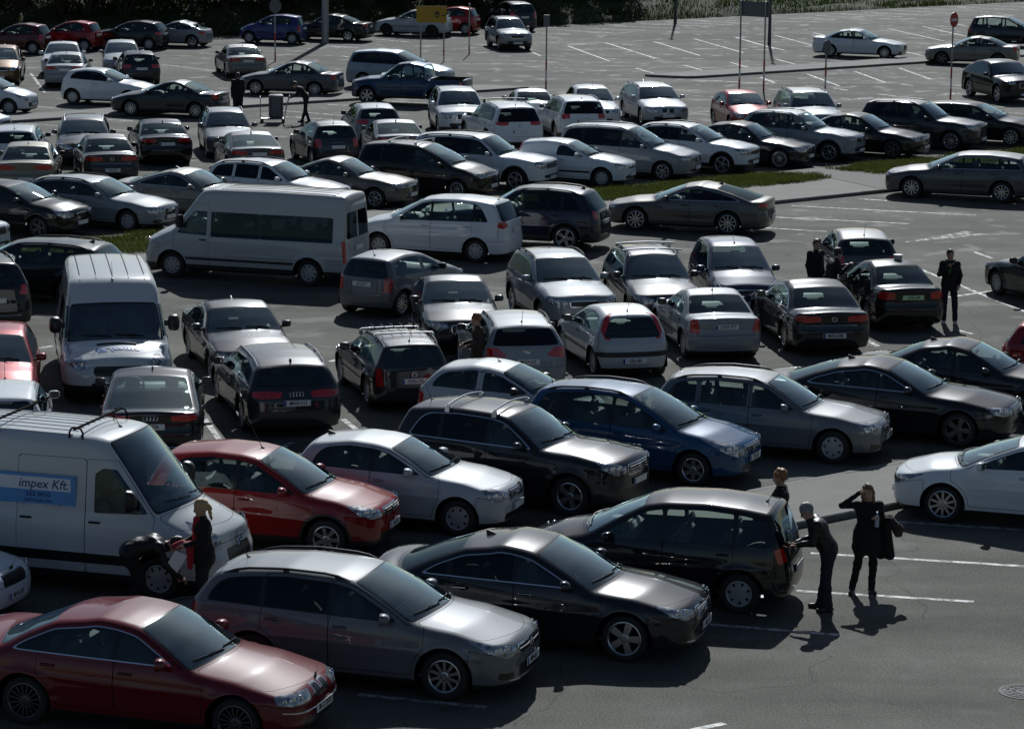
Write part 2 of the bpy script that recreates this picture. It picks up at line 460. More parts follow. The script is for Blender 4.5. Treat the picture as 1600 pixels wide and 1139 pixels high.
# ---------------------------------------------------------------- materials
MATS = {}
def nmat(name):
    m = bpy.data.materials.new(name); m.use_nodes = True; nt = m.node_tree; nt.nodes.clear()
    out = nt.nodes.new('ShaderNodeOutputMaterial'); return m, nt, out
def nd(nt, typ, **kw):
    n = nt.nodes.new(typ)
    for k, v in kw.items():
        if k.startswith('_'): setattr(n, k[1:], v)
        else: n.inputs[k.replace('__', ' ')].default_value = v
    return n
def c4(c): return (c[0], c[1], c[2], 1.0)
def mat(name, col, rough=0.5, metal=0.0, coat=0.0, spec=0.5, emit=None, bump=0.0, bscale=60.0, var=0.0, vscale=8.0):
    if name in MATS: return MATS[name]
    m, nt, out = nmat(name)
    b = nd(nt, 'ShaderNodeBsdfPrincipled', Roughness=rough, Metallic=metal)
    b.inputs['Base Color'].default_value = c4(col); b.inputs['Coat Weight'].default_value = coat; b.inputs['Coat Roughness'].default_value = 0.03
    b.inputs['Specular IOR Level'].default_value = spec
    if emit: b.inputs['Emission Color'].default_value = c4(emit[0]); b.inputs['Emission Strength'].default_value = emit[1]
    if var or bump:
        tc = nd(nt, 'ShaderNodeTexCoord')
    if var:
        n = nd(nt, 'ShaderNodeTexNoise', Scale=vscale, Detail=5.0); nt.links.new(tc.outputs['Object'], n.inputs['Vector'])
        mx = nd(nt, 'ShaderNodeMix', _data_type='RGBA'); mx.inputs['A'].default_value = c4([c*(1-var) for c in col]); mx.inputs['B'].default_value = c4([min(1, c*(1+var)) for c in col])
        nt.links.new(n.outputs['Fac'], mx.inputs['Factor']); nt.links.new(mx.outputs['Result'], b.inputs['Base Color'])
    if bump:
        n2 = nd(nt, 'ShaderNodeTexNoise', Scale=bscale, Detail=3.0); nt.links.new(tc.outputs['Object'], n2.inputs['Vector'])
        bp = nd(nt, 'ShaderNodeBump', Strength=bump, Distance=0.02); nt.links.new(n2.outputs['Fac'], bp.inputs['Height']); nt.links.new(bp.outputs['Normal'], b.inputs['Normal'])
    nt.links.new(b.outputs['BSDF'], out.inputs['Surface'])
    MATS[name] = m; return m
def paint(name, col, metal=0.0, rough=0.35, dust=0.05):
    key = 'paint_'+name
    if key in MATS: return MATS[key]
    m, nt, out = nmat(key)
    tc = nd(nt, 'ShaderNodeTexCoord')
    n = nd(nt, 'ShaderNodeTexNoise', Scale=3.5, Detail=6.0, Roughness=0.6); nt.links.new(tc.outputs['Object'], n.inputs['Vector'])
    sep = nd(nt, 'ShaderNodeSeparateXYZ'); nt.links.new(tc.outputs['Object'], sep.inputs['Vector'])
    # road film thicker low on the flanks
    mr = nd(nt, 'ShaderNodeMapRange'); mr.inputs['From Min'].default_value = 0.75; mr.inputs['From Max'].default_value = 0.2; mr.inputs['To Min'].default_value = 0.25; mr.inputs['To Max'].default_value = 1.6
    nt.links.new(sep.outputs['Z'], mr.inputs['Value'])
    mu = nd(nt, 'ShaderNodeMath', _operation='MULTIPLY'); nt.links.new(n.outputs['Fac'], mu.inputs[0]); nt.links.new(mr.outputs['Result'], mu.inputs[1])
    mu2 = nd(nt, 'ShaderNodeMath', _operation='MULTIPLY', _use_clamp=True); mu2.inputs[1].default_value = dust*2; nt.links.new(mu.outputs[0], mu2.inputs[0])
    mx = nd(nt, 'ShaderNodeMix', _data_type='RGBA'); mx.inputs['A'].default_value = c4(col); mx.inputs['B'].default_value = (0.10, 0.10, 0.095, 1)
    nt.links.new(mu2.outputs[0], mx.inputs['Factor'])
    b = nd(nt, 'ShaderNodeBsdfPrincipled', Roughness=rough, Metallic=metal)
    nt.links.new(mx.outputs['Result'], b.inputs['Base Color']); b.inputs['Specular IOR Level'].default_value = 0.05
    b.inputs['Coat Weight'].default_value = 1.0; b.inputs['Coat IOR'].default_value = 1.5
    cr = nd(nt, 'ShaderNodeMapRange'); cr.inputs['To Min'].default_value = 0.04; cr.inputs['To Max'].default_value = 0.075
    nt.links.new(mu2.outputs[0], cr.inputs['Value']); cr.inputs['From Max'].default_value = 0.4
    nt.links.new(cr.outputs['Result'], b.inputs['Coat Roughness'])
    dk = nd(nt, 'ShaderNodeBsdfDiffuse'); dk.inputs['Color'].default_value = (0.02, 0.02, 0.021, 1)
    geo = nd(nt, 'ShaderNodeNewGeometry'); ms = nd(nt, 'ShaderNodeMixShader')
    nt.links.new(geo.outputs['Backfacing'], ms.inputs['Fac']); nt.links.new(b.outputs['BSDF'], ms.inputs[1]); nt.links.new(dk.outputs['BSDF'], ms.inputs[2])
    nt.links.new(ms.outputs['Shader'], out.inputs['Surface'])
    MATS[key] = m; return m
def glass(name, tint, dust=0.035, boost=1.6):
    if name in MATS: return MATS[name]
    m, nt, out = nmat(name)
    tr = nd(nt, 'ShaderNodeBsdfTransparent'); tr.inputs['Color'].default_value = c4(tint)
    df = nd(nt, 'ShaderNodeBsdfDiffuse'); df.inputs['Color'].default_value = (0.40, 0.46, 0.47, 1)
    tc = nd(nt, 'ShaderNodeTexCoord'); n = nd(nt, 'ShaderNodeTexNoise', Scale=4.0, Detail=5.0); nt.links.new(tc.outputs['Object'], n.inputs['Vector'])
    mu = nd(nt, 'ShaderNodeMath', _operation='MULTIPLY'); mu.inputs[1].default_value = dust*2; nt.links.new(n.outputs['Fac'], mu.inputs[0])
    m0 = nd(nt, 'ShaderNodeMixShader'); nt.links.new(mu.outputs[0], m0.inputs['Fac']); nt.links.new(tr.outputs['BSDF'], m0.inputs[1]); nt.links.new(df.outputs['BSDF'], m0.inputs[2])
    gl = nd(nt, 'ShaderNodeBsdfGlossy', Roughness=0.015); gl.inputs['Color'].default_value = (.72, .94, 1, 1)
    fr = nd(nt, 'ShaderNodeFresnel', IOR=1.5); mb = nd(nt, 'ShaderNodeMath', _operation='MULTIPLY', _use_clamp=True); mb.inputs[1].default_value = boost
    nt.links.new(fr.outputs['Fac'], mb.inputs[0])
    ms = nd(nt, 'ShaderNodeMixShader'); nt.links.new(mb.outputs[0], ms.inputs['Fac']); nt.links.new(m0.outputs['Shader'], ms.inputs[1]); nt.links.new(gl.outputs['BSDF'], ms.inputs[2])
    nt.links.new(ms.outputs['Shader'], out.inputs['Surface'])
    MATS[name] = m; return m
def lamp_glass(name, col, inner, lo=.45):
    """clear or coloured lens in front of a reflector"""
    if name in MATS: return MATS[name]
    m, nt, out = nmat(name)
    b = nd(nt, 'ShaderNodeBsdfPrincipled', Roughness=0.12, Metallic=inner)
    tc = nd(nt, 'ShaderNodeTexCoord'); v = nd(nt, 'ShaderNodeTexVoronoi', Scale=11.0); nt.links.new(tc.outputs['Object'], v.inputs['Vector'])
    mx = nd(nt, 'ShaderNodeMix', _data_type='RGBA'); mx.inputs['A'].default_value = c4([c*lo for c in col]); mx.inputs['B'].default_value = c4(col)
    nt.links.new(v.outputs['Distance'], mx.inputs['Factor']); nt.links.new(mx.outputs['Result'], b.inputs['Base Color'])
    bp = nd(nt, 'ShaderNodeBump', Strength=0.08, Distance=0.02); nt.links.new(v.outputs['Distance'], bp.inputs['Height']); nt.links.new(bp.outputs['Normal'], b.inputs['Normal'])
    b.inputs['Coat Weight'].default_value = 1.0; b.inputs['Coat Roughness'].default_value = 0.02
    nt.links.new(b.outputs['BSDF'], out.inputs['Surface']); MATS[name] = m; return m
M_GL_W = glass('glass_windscreen', (0.78, 0.88, 0.85), 0.05, 2.2)
M_GL_S = glass('glass_side', (0.80, 0.90, 0.86), 0.010, 1.3)
M_GL_R = glass('glass_rear', (0.58, 0.70, 0.67), 0.015, 1.3)
M_GL_D = glass('glass_privacy', (0.10, 0.125, 0.13), 0.006, 0.75)
M_BLK = mat('black_plastic', (0.012, 0.012, 0.013), 0.42, bump=0.05, bscale=200)
M_SEAM = mat('seam_black', (0.006, 0.006, 0.006), 0.9, spec=0.1)
M_TRIM = mat('gloss_black_trim', (0.010, 0.010, 0.011), 0.15)
M_CHR = mat('chrome', (0.72, 0.73, 0.75), 0.10, 1.0)
M_HL = lamp_glass('headlamp', (0.60, 0.64, 0.68), 0.55, .10)
M_TL = lamp_glass('tail_lamp', (0.62, 0.006, 0.008), 0.0)
M_TLB = lamp_glass('tail_lamp_clear', (0.50, 0.48, 0.47), 0.2)
M_TYRE = mat('tyre_rubber', (0.014, 0.014, 0.014), 0.75, bump=0.3, bscale=40)
M_RIM = mat('alloy', (0.46, 0.47, 0.49), 0.25, 0.9)
M_RIMD = mat('dark_alloy', (0.10, 0.10, 0.105), 0.3, 0.8)
M_CAP = mat('silver_wheel_cover', (0.36, 0.37, 0.38), 0.4, 0.3)
M_WELL = mat('wheel_well_black', (0.005, 0.005, 0.005), 0.95, spec=0.1)
M_SEAT = mat('seat_cloth', (0.075, 0.078, 0.085), 0.9, var=0.2, vscale=20)
M_SEATB = mat('seat_beige', (0.30, 0.25, 0.19), 0.8)
M_DASH = mat('dash_plastic', (0.11, 0.115, 0.115), 0.6)
M_PLATE = mat('plate_white', (0.72, 0.72, 0.70), 0.35)
M_PLBLUE = mat('plate_blue', (0.01, 0.04, 0.28), 0.4)
M_PLGRN = mat('plate_green', (0.55, 0.80, 0.42), 0.35)
M_INK = mat('plate_ink', (0.012, 0.012, 0.014), 0.5)
M_MESH = mat('grille_black', (0.008, 0.008, 0.009), 0.35)

# ---------------------------------------------------------------- mesh helpers
def new_obj(name, me, parent=None, mats=None):
    o = bpy.data.objects.new(name, me); COL.objects.link(o)
    if parent is not None: o.parent = parent
    if mats is not None and me is not None:
        if not me.materials: me.materials.append(mats)
        elif me.materials[0] is not mats:
            o.material_slots[0].link = 'OBJECT'; o.material_slots[0].material = mats
    return o
def mesh_np(name, V, T, N=None, material=None, smooth=True):
    me = bpy.data.meshes.new(name)
    V = np.asarray(V, np.float32); T = np.asarray(T, np.int32)
    nf = len(T); k = T.shape[1]
    me.vertices.add(len(V)); me.vertices.foreach_set('co', V.ravel())
    me.loops.add(nf*k); me.loops.foreach_set('vertex_index', T.ravel())
    me.polygons.add(nf); me.polygons.foreach_set('loop_start', np.arange(0, nf*k, k, dtype=np.int32))
    me.update(calc_edges=True)
    if smooth: me.polygons.foreach_set('use_smooth', np.ones(nf, bool))
    if N is not None: me.normals_split_custom_set_from_vertices(np.asarray(N, np.float32).tolist())
    if material is not None: me.materials.append(material)
    return me
class MB:
    """collects simple solids into one mesh"""
    def __init__(s): s.v = []; s.f = []
    def add(s, vs, fs):
        b = len(s.v); s.v += [tuple(v) for v in vs]; s.f += [tuple(b+i for i in f) for f in fs]; return s
    def box(s, c, d, rz=0.0, rx=0.0, ry=0.0, taper=1.0):
        hx, hy, hz = d[0]/2, d[1]/2, d[2]/2
        M = Matrix.Rotation(rz, 3, 'Z') @ Matrix.Rotation(ry, 3, 'Y') @ Matrix.Rotation(rx, 3, 'X')
        vs = []
        for z in (-1, 1):
            t = taper if z > 0 else 1
            for x, y in ((-1, -1), (1, -1), (1, 1), (-1, 1)): vs.append(M @ Vector((x*hx*t, y*hy*t, z*hz))+Vector(c))
        return s.add(vs, [(3, 2, 1, 0), (4, 5, 6, 7), (0, 1, 5, 4), (1, 2, 6, 5), (2, 3, 7, 6), (3, 0, 4, 7)])
    def rbox(s, c, d, r=0.03, rz=0.0, ry=0.0, rx=0.0):
        """box with chamfered edges (3 rings)"""
        hx, hy, hz = d[0]/2, d[1]/2, d[2]/2; r = min(r, hx*.9, hy*.9, hz*.9)
        M = Matrix.Rotation(rz, 3, 'Z') @ Matrix.Rotation(ry, 3, 'Y') @ Matrix.Rotation(rx, 3, 'X')
        rings = []
        for z, ins in ((-hz, r), (-hz+r, 0), (hz-r, 0), (hz, r)):
            a, b = hx-ins, hy-ins; q = r*0.9
            rings.append([M @ Vector((x, y, z))+Vector(c) for x, y in ((a-q, -b), (a, -b+q), (a, b-q), (a-q, b), (-a+q, b), (-a, b-q), (-a, -b+q), (-a+q, -b))])
        vs = [v for rg in rings for v in rg]; fs = [tuple(reversed(range(8))), tuple(range(24, 32))]
        for k in range(3):
            for i in range(8): fs.append((k*8+i, k*8+(i+1) % 8, k*8+8+(i+1) % 8, k*8+8+i))
        return s.add(vs, fs)
    def tube(s, pts, rad, n=8, cap=True):
        pts = [Vector(p) for p in pts]; rad = rad if isinstance(rad, (list, tuple)) else [rad]*len(pts)
        rings = []; prev = None
        for i, p in enumerate(pts):
            t = (pts[min(i+1, len(pts)-1)]-pts[max(i-1, 0)]).normalized()
            u = prev-t*prev.dot(t) if prev is not None else (Vector((0, 0, 1)).cross(t) if abs(t.z) < .9 else Vector((1, 0, 0)).cross(t))
            u.normalize(); prev = u; w = t.cross(u)
            rings.append([p+(u*math.cos(a)+w*math.sin(a))*rad[i] for a in [2*math.pi*k/n for k in range(n)]])
        vs = [v for r in rings for v in r]; fs = []
        for k in range(len(pts)-1):
            for i in range(n): fs.append((k*n+i, k*n+(i+1) % n, k*n+n+(i+1) % n, k*n+n+i))
        if cap: fs += [tuple(reversed(range(n))), tuple(range((len(pts)-1)*n, len(pts)*n))]
        return s.add(vs, fs)
    def lathe(s, prof, n=24, axis='Y', c=(0, 0, 0), close=False):
        """prof: (radius, along) pairs around an axis"""
        vs = []; m = len(prof)
        for k in range(n):
            a = 2*math.pi*k/n; ca, sa = math.cos(a), math.sin(a)
            for r, h in prof:
                p = (r*ca, h, r*sa) if axis == 'Y' else ((r*ca, r*sa, h) if axis == 'Z' else (h, r*ca, r*sa))
                vs.append(Vector(p)+Vector(c))
        fs = []
        for k in range(n):
            k2 = (k+1) % n
            for i in range(m-1 if not close else m):
                i2 = (i+1) % m
                fs.append((k*m+i, k2*m+i, k2*m+i2, k*m+i2) if axis != 'Y' else (k*m+i, k*m+i2, k2*m+i2, k2*m+i))
        return s.add(vs, fs)
    def torus(s, c, R, r, axis='X', n=20, m=6, sy=1.0):
        prof = [(R+r*math.cos(2*math.pi*i/m), r*math.sin(2*math.pi*i/m)) for i in range(m)]
        return s.lathe(prof, n, axis, c, close=True)
    def prism(s, poly, h0, h1, f):
        """poly of 2d points extruded; f(u,v,h)->xyz"""
        n = len(poly); vs = [f(u, v, h0) for u, v in poly]+[f(u, v, h1) for u, v in poly]
        fs = [tuple(reversed(range(n))), tuple(range(n, 2*n))]+[(i, (i+1) % n, n+(i+1) % n, n+i) for i in range(n)]
        return s.add(vs, fs)
    def mesh(s, name, material=None, smooth=False, fix=True):
        me = bpy.data.meshes.new(name); me.from_pydata([tuple(v) for v in s.v], [], s.f); me.validate()
        if fix:
            bm = bmesh.new(); bm.from_mesh(me); bmesh.ops.recalc_face_normals(bm, faces=bm.faces); bm.to_mesh(me); bm.free()
        if smooth:
            me.polygons.foreach_set('use_smooth', np.ones(len(me.polygons), bool))
            if hasattr(me, 'set_sharp_from_angle'): me.set_sharp_from_angle(angle=R_(40))
        if material is not None: me.materials.append(material)
        return me
def tag(o, label=None, cat=None, group=None, kind=None):
    if label: o['label'] = label
    if cat: o['category'] = cat
    if group: o['group'] = group
    if kind: o['kind'] = kind
    return o
def empty(name, loc, rz=0.0):
    o = bpy.data.objects.new(name, None); COL.objects.link(o); o.location = loc; o.rotation_euler = (0, 0, rz); o.empty_display_size = 0.2
    return o
# ---------------------------------------------------------------- car specifications
def spec(kind, L, W, H, wb, fo, **o):
    p = dict(L=L, W=W, H=H, wb=wb, fo=fo)
    if kind == 'sedan':
        p.update(kind='sedan', dc=fo+.40, dw=fo+1.28, pil=[fo+1.60, fo+wb-.18], dr=L-1.42, db=L-.60, zn=.73, zc=.98, zbF=.89, zbR=.97, zrb=1.02, zt=1.0, zr=H-.075, dloR=(L-.86, L-1.38), rwm=.085)
    elif kind == 'wagon':
        p.update(kind='hatch', dc=fo+.38, dw=fo+1.25, pil=[fo+1.60, fo+wb-.12], dr=L-.42, zn=.73, zc=.99, zbF=.90, zbR=1.0, zrb=1.0, zt=.98, zr=H-.09, dloR=(L-.42, L-.62))
    elif kind == 'hatch':
        p.update(kind='hatch', dc=fo+.30, dw=fo+1.20, pil=[fo+1.54, fo+wb-.12], dr=L-.40, zn=.74, zc=1.0, zbF=.90, zbR=1.02, zrb=1.02, zt=.98, zr=H-.09, dloR=(L-.50, L-.72))
    elif kind == 'mpv':
        p.update(kind='hatch', dc=fo+.14, dw=fo+1.12, pil=[fo+1.50, fo+wb-.10], dr=L-.36, zn=.82, zc=1.08, zbF=.96, zbR=1.04, zrb=1.06, zt=1.02, zr=H-.09, dloR=(L-.36, L-.55), tt=.32)
    elif kind == 'suv':
        p.update(kind='hatch', dc=fo+.40, dw=fo+1.22, pil=[fo+1.58, fo+wb-.12], dr=L-.38, zn=.92, zc=1.12, zbF=1.04, zbR=1.12, zrb=1.12, zt=1.06, zr=H-.08, dloR=(L-.42, L-.62), gc=.25, R=.355, tw=.23, clad=.42, clad_arch=.05, tt=.34)
    p.update(o); return p
def tl_vert(z0, z1, q0=.60, q1=.98): return [(q0, z0), (q1, z0), (q1+.03, z1-.04), (q1-.05, z1), (q0+.08, z1)]
def tl_wide(z0, z1, q0=.38, q1=1.06): return [(q0, z0+.02), (.72, z0), (q1-.03, z0+.03), (q1, z1-.03), (.75, z1), (q0, z1-.02)]
def gr_box(w, z0, z1, k=.92): return [(-.2, z0), (w*k, z0), (w, (z0+z1)/2), (w*.96, z1), (-.2, z1)]


TLW = tl_wide(.80, .96); TLV = tl_vert(.68, .98)
SP = {}
# body shapes, one entry per kind of car on the lot: length, width, height, wheelbase, front overhang and details
SP['saloon_e'] = spec('sedan', 4.775, 1.80, 1.435, 2.83, .83, zn=.70, zc=.96, grille=[[(.03, .58), (.20, .58), (.19, .70), (.04, .70)]], intake=[gr_box(.5, .27, .36)], tl=tl_wide(.74, .90), door_n=4, qf=.30, dloR=(4.0, 3.52), hl=[(.36, .56), (.80, .55), (1.06, .60), (1.10, .69), (.38, .69)])
SP['estate_j'] = spec('wagon', 4.698, 1.814, 1.535, 2.685, .94, zn=.80, zc=1.05, zbF=.93, zbR=1.06, zrb=1.06, zt=1.0, grille=[gr_box(.44, .62, .72)], intake=[gr_box(.46, .30, .48)], fog=[[(.62, .30), (.98, .33), (.95, .42), (.62, .40)]], tl=tl_wide(.86, 1.02, .48), dc=1.20, dw=2.20, hl=[(.52, .63), (.80, .60), (1.10, .68), (1.40, .84), (1.05, .80), (.56, .73)], R=.33, dloR=(4.30, 4.08), zr=1.43)
SP['saloon_i'] = spec('sedan', 4.83, 1.856, 1.498, 2.737, .96, zn=.80, zc=1.02, zbF=.93, zbR=1.03, zrb=1.06, zt=1.05, dc=1.26, dw=2.25, dr=3.40, db=4.42, dloR=(4.02, 3.42), grille=[gr_box(.42, .58, .74)], intake=[gr_box(.50, .27, .40)], fog=[[(.62, .30), (1.0, .33), (.95, .42), (.62, .38)]], tl=tl_wide(.84, 1.0, .5), hl=[(.52, .64), (.82, .62), (1.10, .70), (1.34, .84), (1.0, .80), (.56, .74)], R=.335)
SP['mpv_s'] = spec('mpv', 4.259, 1.805, 1.62, 2.685, .82, zn=.84, zc=1.10, zrb=1.06, tl=[(.62, .80), (.92, .78), (1.02, 1.0), (.74, 1.02)], rb=.10, dr=3.95, grille=[gr_box(.40, .64, .72)], dloR=(3.92, 3.72), tt=.34)
SP['panel_van'] = dict(L=5.41, W=2.05, H=2.45, wb=3.45, fo=.95, kind='hatch', dc=.74, dw=1.72, dr=5.33, zn=1.02, zc=1.36, zbF=1.25, zbR=1.25, zrb=1.2, zt=1.4, zr=2.40, tt=.11, gc=.22, R=.34, tw=.22, r12=.16, rear_window=False, hood=True, hood0=.22, bulge=.03, wscurve=.17, pf=.14, qf=.30, pr=.01, qr=.06,
    rfz=[(.12, .1), (.3, .02), (.5, 0), (1.2, .02), (2.3, .05), (2.5, .12)], ffz=[(.12, .14), (.25, .03), (.42, 0), (.62, .0), (.75, .05), (1.0, .10), (1.1, .18), (1.3, .4)],
    wins=[[(1.16, 1.33), (1.98, 1.30), (1.98, 1.86), (1.86, 1.94), (1.66, 1.93), (1.50, 1.74)]], doors=[(1.02, 2.14), (2.14, 3.28)], door_top=2.08, tl=tl_vert(.75, 1.35, .80, 1.0), grille=[gr_box(.42, .50, .74)], clad=.36, stripe=(.50, .66), hl=[(.62, .84), (.92, .82), (1.16, .98), (1.22, 1.20), (1.0, 1.14), (.66, .98)], ws_edge=.10, gate=False, crown=.03, flare=.03)
SP['minibus'] = dict(L=5.68, W=1.97, H=2.36, wb=3.75, fo=.93, kind='hatch', dc=.78, dw=1.62, dr=5.58, zn=1.00, zc=1.34, zbF=1.22, zbR=1.22, zrb=1.22, zt=1.4, zr=2.31, tt=.12, gc=.24, R=.34, tw=.22, r12=.14, hood0=.20, bulge=.03, wscurve=.14, pf=.12, qf=.26, pr=.01, qr=.06, rwtop=.45, rwm=.14, split_rear=True,
    rfz=[(.12, .1), (.3, .02), (.5, 0), (1.2, .02), (2.2, .08), (2.5, .16)], ffz=[(.12, .14), (.25, .03), (.42, 0), (.62, .0), (.75, .05), (1.0, .10), (1.1, .18), (1.3, .4)],
    wins=[[(1.10, 1.20), (1.88, 1.17), (1.88, 1.74), (1.55, 1.74)], [(2.02, 1.14), (3.34, 1.14), (3.34, 1.74), (2.02, 1.74)], [(3.37, 1.14), (5.30, 1.14), (5.30, 1.72), (5.22, 1.74), (3.37, 1.74)]], doors=[(.98, 1.96)], door_top=1.95,
    tl=tl_vert(.62, 1.20, .80, 1.0), grille=[gr_box(.44, .64, .84)], intake=[gr_box(.5, .34, .46)], stripe=(.52, .58), clad=.40, hl=[(.55, .80), (.85, .76), (1.10, .92), (1.16, 1.14), (.95, 1.10), (.60, .92)], ws_edge=.09, crown=.03, flare=.03)
SP['high_van'] = dict(SP['minibus'], L=5.2, W=2.04, H=2.34, wb=3.4, zr=2.28, dr=5.08, zbF=1.16, zbR=1.16, rfz=[(.12, .1), (.3, .02), (.5, 0), (1.2, .02), (2.2, .09), (2.5, .18)],
    prof=[(-.4, .78), (0, .90), (.12, .95), (.45, 1.10), (.78, 1.18), (1.14, 1.50), (1.46, 1.78), (1.54, 1.86), (1.76, 2.18), (1.94, 2.28), (2.3, 2.32), (3.6, 2.34), (4.7, 2.32), (5.1, 2.28), (5.6, 2.2)], zn=.94, zc=1.18, dw=1.50, hl=[(.58, .72), (.88, .68), (1.08, .80), (1.12, .98), (.92, .96), (.62, .84)], grille=[gr_box(.44, .60, .76)])
SP['crossover_x'] = spec('hatch', 4.135, 1.755, 1.605, 2.5, .88, zn=.84, zc=1.08, zbF=.98, zbR=1.06, zrb=1.06, gc=.22, R=.33, clad=.34, clad_arch=.04, grille=[gr_box(.36, .70, .80)], intake=[gr_box(.55, .32, .44)], tl=tl_vert(.74, 1.02), hl=[(.50, .70), (.80, .68), (1.10, .76), (1.26, .90), (1.0, .88), (.54, .80)], dc=1.05, dw=2.05)
SP['hatch_p'] = spec('hatch', 3.916, 1.65, 1.467, 2.46, .80, zn=.80, zc=1.02, zbF=.93, zbR=1.02, grille=[gr_box(.34, .62, .76)], intake=[gr_box(.5, .27, .40)], tl=tl_vert(.72, .96), stripe=None, hl=[(.46, .62), (.74, .60), (.98, .66), (1.08, .82), (.80, .82), (.50, .74)], flank=.9)
SP['suv_c'] = spec('suv', 4.53, 1.82, 1.66, 2.62, .93, zn=.98, zc=1.15, grille=[gr_box(.40, .74, .90)], intake=[gr_box(.55, .42, .52)], tl=tl_vert(.95, 1.40, .70, .92), hl=[(.48, .78), (.80, .76), (1.10, .86), (1.22, 1.0), (.95, .98), (.52, .90)], fog=[[(.70, .44), (.88, .46), (.88, .58), (.70, .56)]], dloR=(4.05, 3.72))
SP['estate_3'] = spec('wagon', 4.42, 1.757, 1.58, 2.718, .86, zn=.80, zc=1.04, dc=1.00, dw=2.10, zbF=.93, zbR=1.0, grille=[gr_box(.36, .62, .74)], intake=[gr_box(.48, .28, .42)], tl=tl_vert(.72, 1.02), hl=[(.44, .60), (.74, .58), (1.06, .68), (1.46, .90), (1.0, .84), (.50, .74)])
SP['estate_h'] = spec('wagon', 4.515, 1.753, 1.50, 2.703, .89, zn=.78, zc=1.0, grille=[gr_box(.38, .60, .74)], intake=[gr_box(.45, .27, .40)], fog=[[(.60, .27), (.92, .30), (.92, .40), (.60, .38)]], tl=tl_vert(.70, .98), hl=[(.48, .60), (.80, .58), (1.06, .66), (1.24, .82), (.95, .80), (.52, .74)], blackpil=False, pilw=.045)
SP['saloon_9'] = spec('sedan', 5.008, 1.868, 1.466, 2.837, .98, zn=.80, zc=1.02, zbF=.93, zbR=1.03, dc=1.42, dw=2.34, dr=3.45, db=4.50, zrb=1.06, zt=1.04, dloR=(4.10, 3.55), grille=[gr_box(.40, .58, .76)], intake=[gr_box(.5, .28, .42)], hl=[(.48, .64), (.80, .62), (1.12, .68), (1.26, .80), (1.0, .80), (.52, .76)], tl=tl_wide(.84, .98, .4), R=.335, chrome=True)
SP['saloon_93'] = spec('sedan', 4.65, 1.80, 1.45, 2.675, .92, zn=.78, zc=1.0, grille=[gr_box(.40, .58, .72)], intake=[gr_box(.5, .28, .42)], tl=tl_wide(.82, .96))
SP['bubble_k'] = spec('hatch', 3.62, 1.63, 1.38, 2.45, .62, zn=.72, zc=.98, zbF=.88, zbR=.92, dc=.92, dw=1.75, dr=3.12, zr=1.29, zrb=.90, rb=.06, pil=[2.22], door_n=2, pilw=.06, blackpil=False, dloR=(3.22, 2.95), grille=[[(.0, .46), (.3, .46), (.26, .54), (0, .54)]], tl=tl_vert(.55, .80), crown=.06, r12=.16, clad=.36)
SP['hatch_c'] = spec('hatch', 4.30, 1.77, 1.47, 2.6, .95, zn=.80, zc=1.02, dc=1.05, dw=2.10, dr=3.85, zbF=.92, zbR=1.05, grille=[gr_box(.5, .60, .70)], intake=[gr_box(.55, .28, .40)], hl=[(.46, .60), (.80, .60), (1.10, .68), (1.42, .84), (1.0, .78), (.52, .70)], R=.32, wsb=.02)
SP['liftback_7'] = spec('sedan', 4.97, 1.91, 1.42, 2.91, .91, zn=.76, zc=.98, dc=1.36, dw=2.25, dr=3.20, db=4.72, zrb=1.0, zt=1.0, zr=1.36, dloR=(4.25, 3.55), tl=tl_wide(.80, .94, .42), R=.345, rwm=.10, wscurve=.12)
SP['saloon_a4'] = spec('sedan', 4.70, 1.826, 1.427, 2.808, .85, zn=.76, zc=.97, grille=[[(-.1, .34), (.26, .34), (.30, .48), (.28, .68), (-.1, .68)]], intake=[[(.42, .27), (.72, .29), (.72, .40), (.44, .38)]], tl=tl_wide(.80, .94, .40), hl=[(.40, .56), (.76, .54), (1.02, .60), (1.12, .70), (.90, .72), (.44, .68)], dc=1.34)
SP['estate_a6'] = spec('wagon', 4.926, 1.874, 1.461, 2.91, .91, zn=.76, zc=.98, grille=[[(-.1, .34), (.28, .34), (.32, .48), (.30, .68), (-.1, .68)]], tl=tl_wide(.78, .93, .36), dr=4.42, zr=1.36, rb=.14, R=.335, dloR=(4.35, 4.05), zrb=1.0)
SP['estate_pv'] = spec('wagon', 4.15, 1.64, 1.43, 2.444, .80, zn=.74, zc=.98, zbF=.90, zbR=.93, grille=[gr_box(.36, .58, .70)], tl=tl_vert(.55, .92, .68, .92), zrb=.93, rb=.05, dr=3.92, tt=.36, flank=.9, dloR=(3.80, 3.68), zr=1.36, stripe=(.50, .56))
SP['hatch_j'] = spec('wagon', 4.50, 1.80, 1.50, 2.65, .92, zn=.78, zc=1.02, tl=[(.46, .84), (.80, .78), (1.02, .80), (1.02, 1.0), (.70, 1.0)], grille=[gr_box(.40, .60, .70)], zrb=1.04, dr=4.05, rb=.10, zr=1.40, dloR=(4.15, 3.9))
SP['hatch_co'] = spec('hatch', 3.82, 1.646, 1.44, 2.49, .78, zn=.74, zc=.99, pil=[2.30], door_n=2, zrb=.90, tl=[(.60, .86), (.74, .86), (.94, 1.05), (.90, 1.36), (.80, 1.36), (.66, 1.0)], dr=3.48, dloR=(3.42, 3.18), rwm=.16, grille=[gr_box(.34, .60, .66)], flank=.9, stripe=(.48, .56), zbR=.98, rear_black=[[(-.1, .50), (.80, .50), (.80, .60), (-.1, .60)]], gate0=.61)
SP['saloon_g'] = spec('sedan', 4.25, 1.709, 1.425, 2.606, .85, zn=.73, zc=.98, tl=tl_vert(.66, .96, .66, .98), dr=2.95, db=3.70, zrb=1.02, zt=1.0, dloR=(3.45, 2.98), grille=[gr_box(.38, .58, .68)], stripe=(.46, .52), flank=.9, blackpil=False)
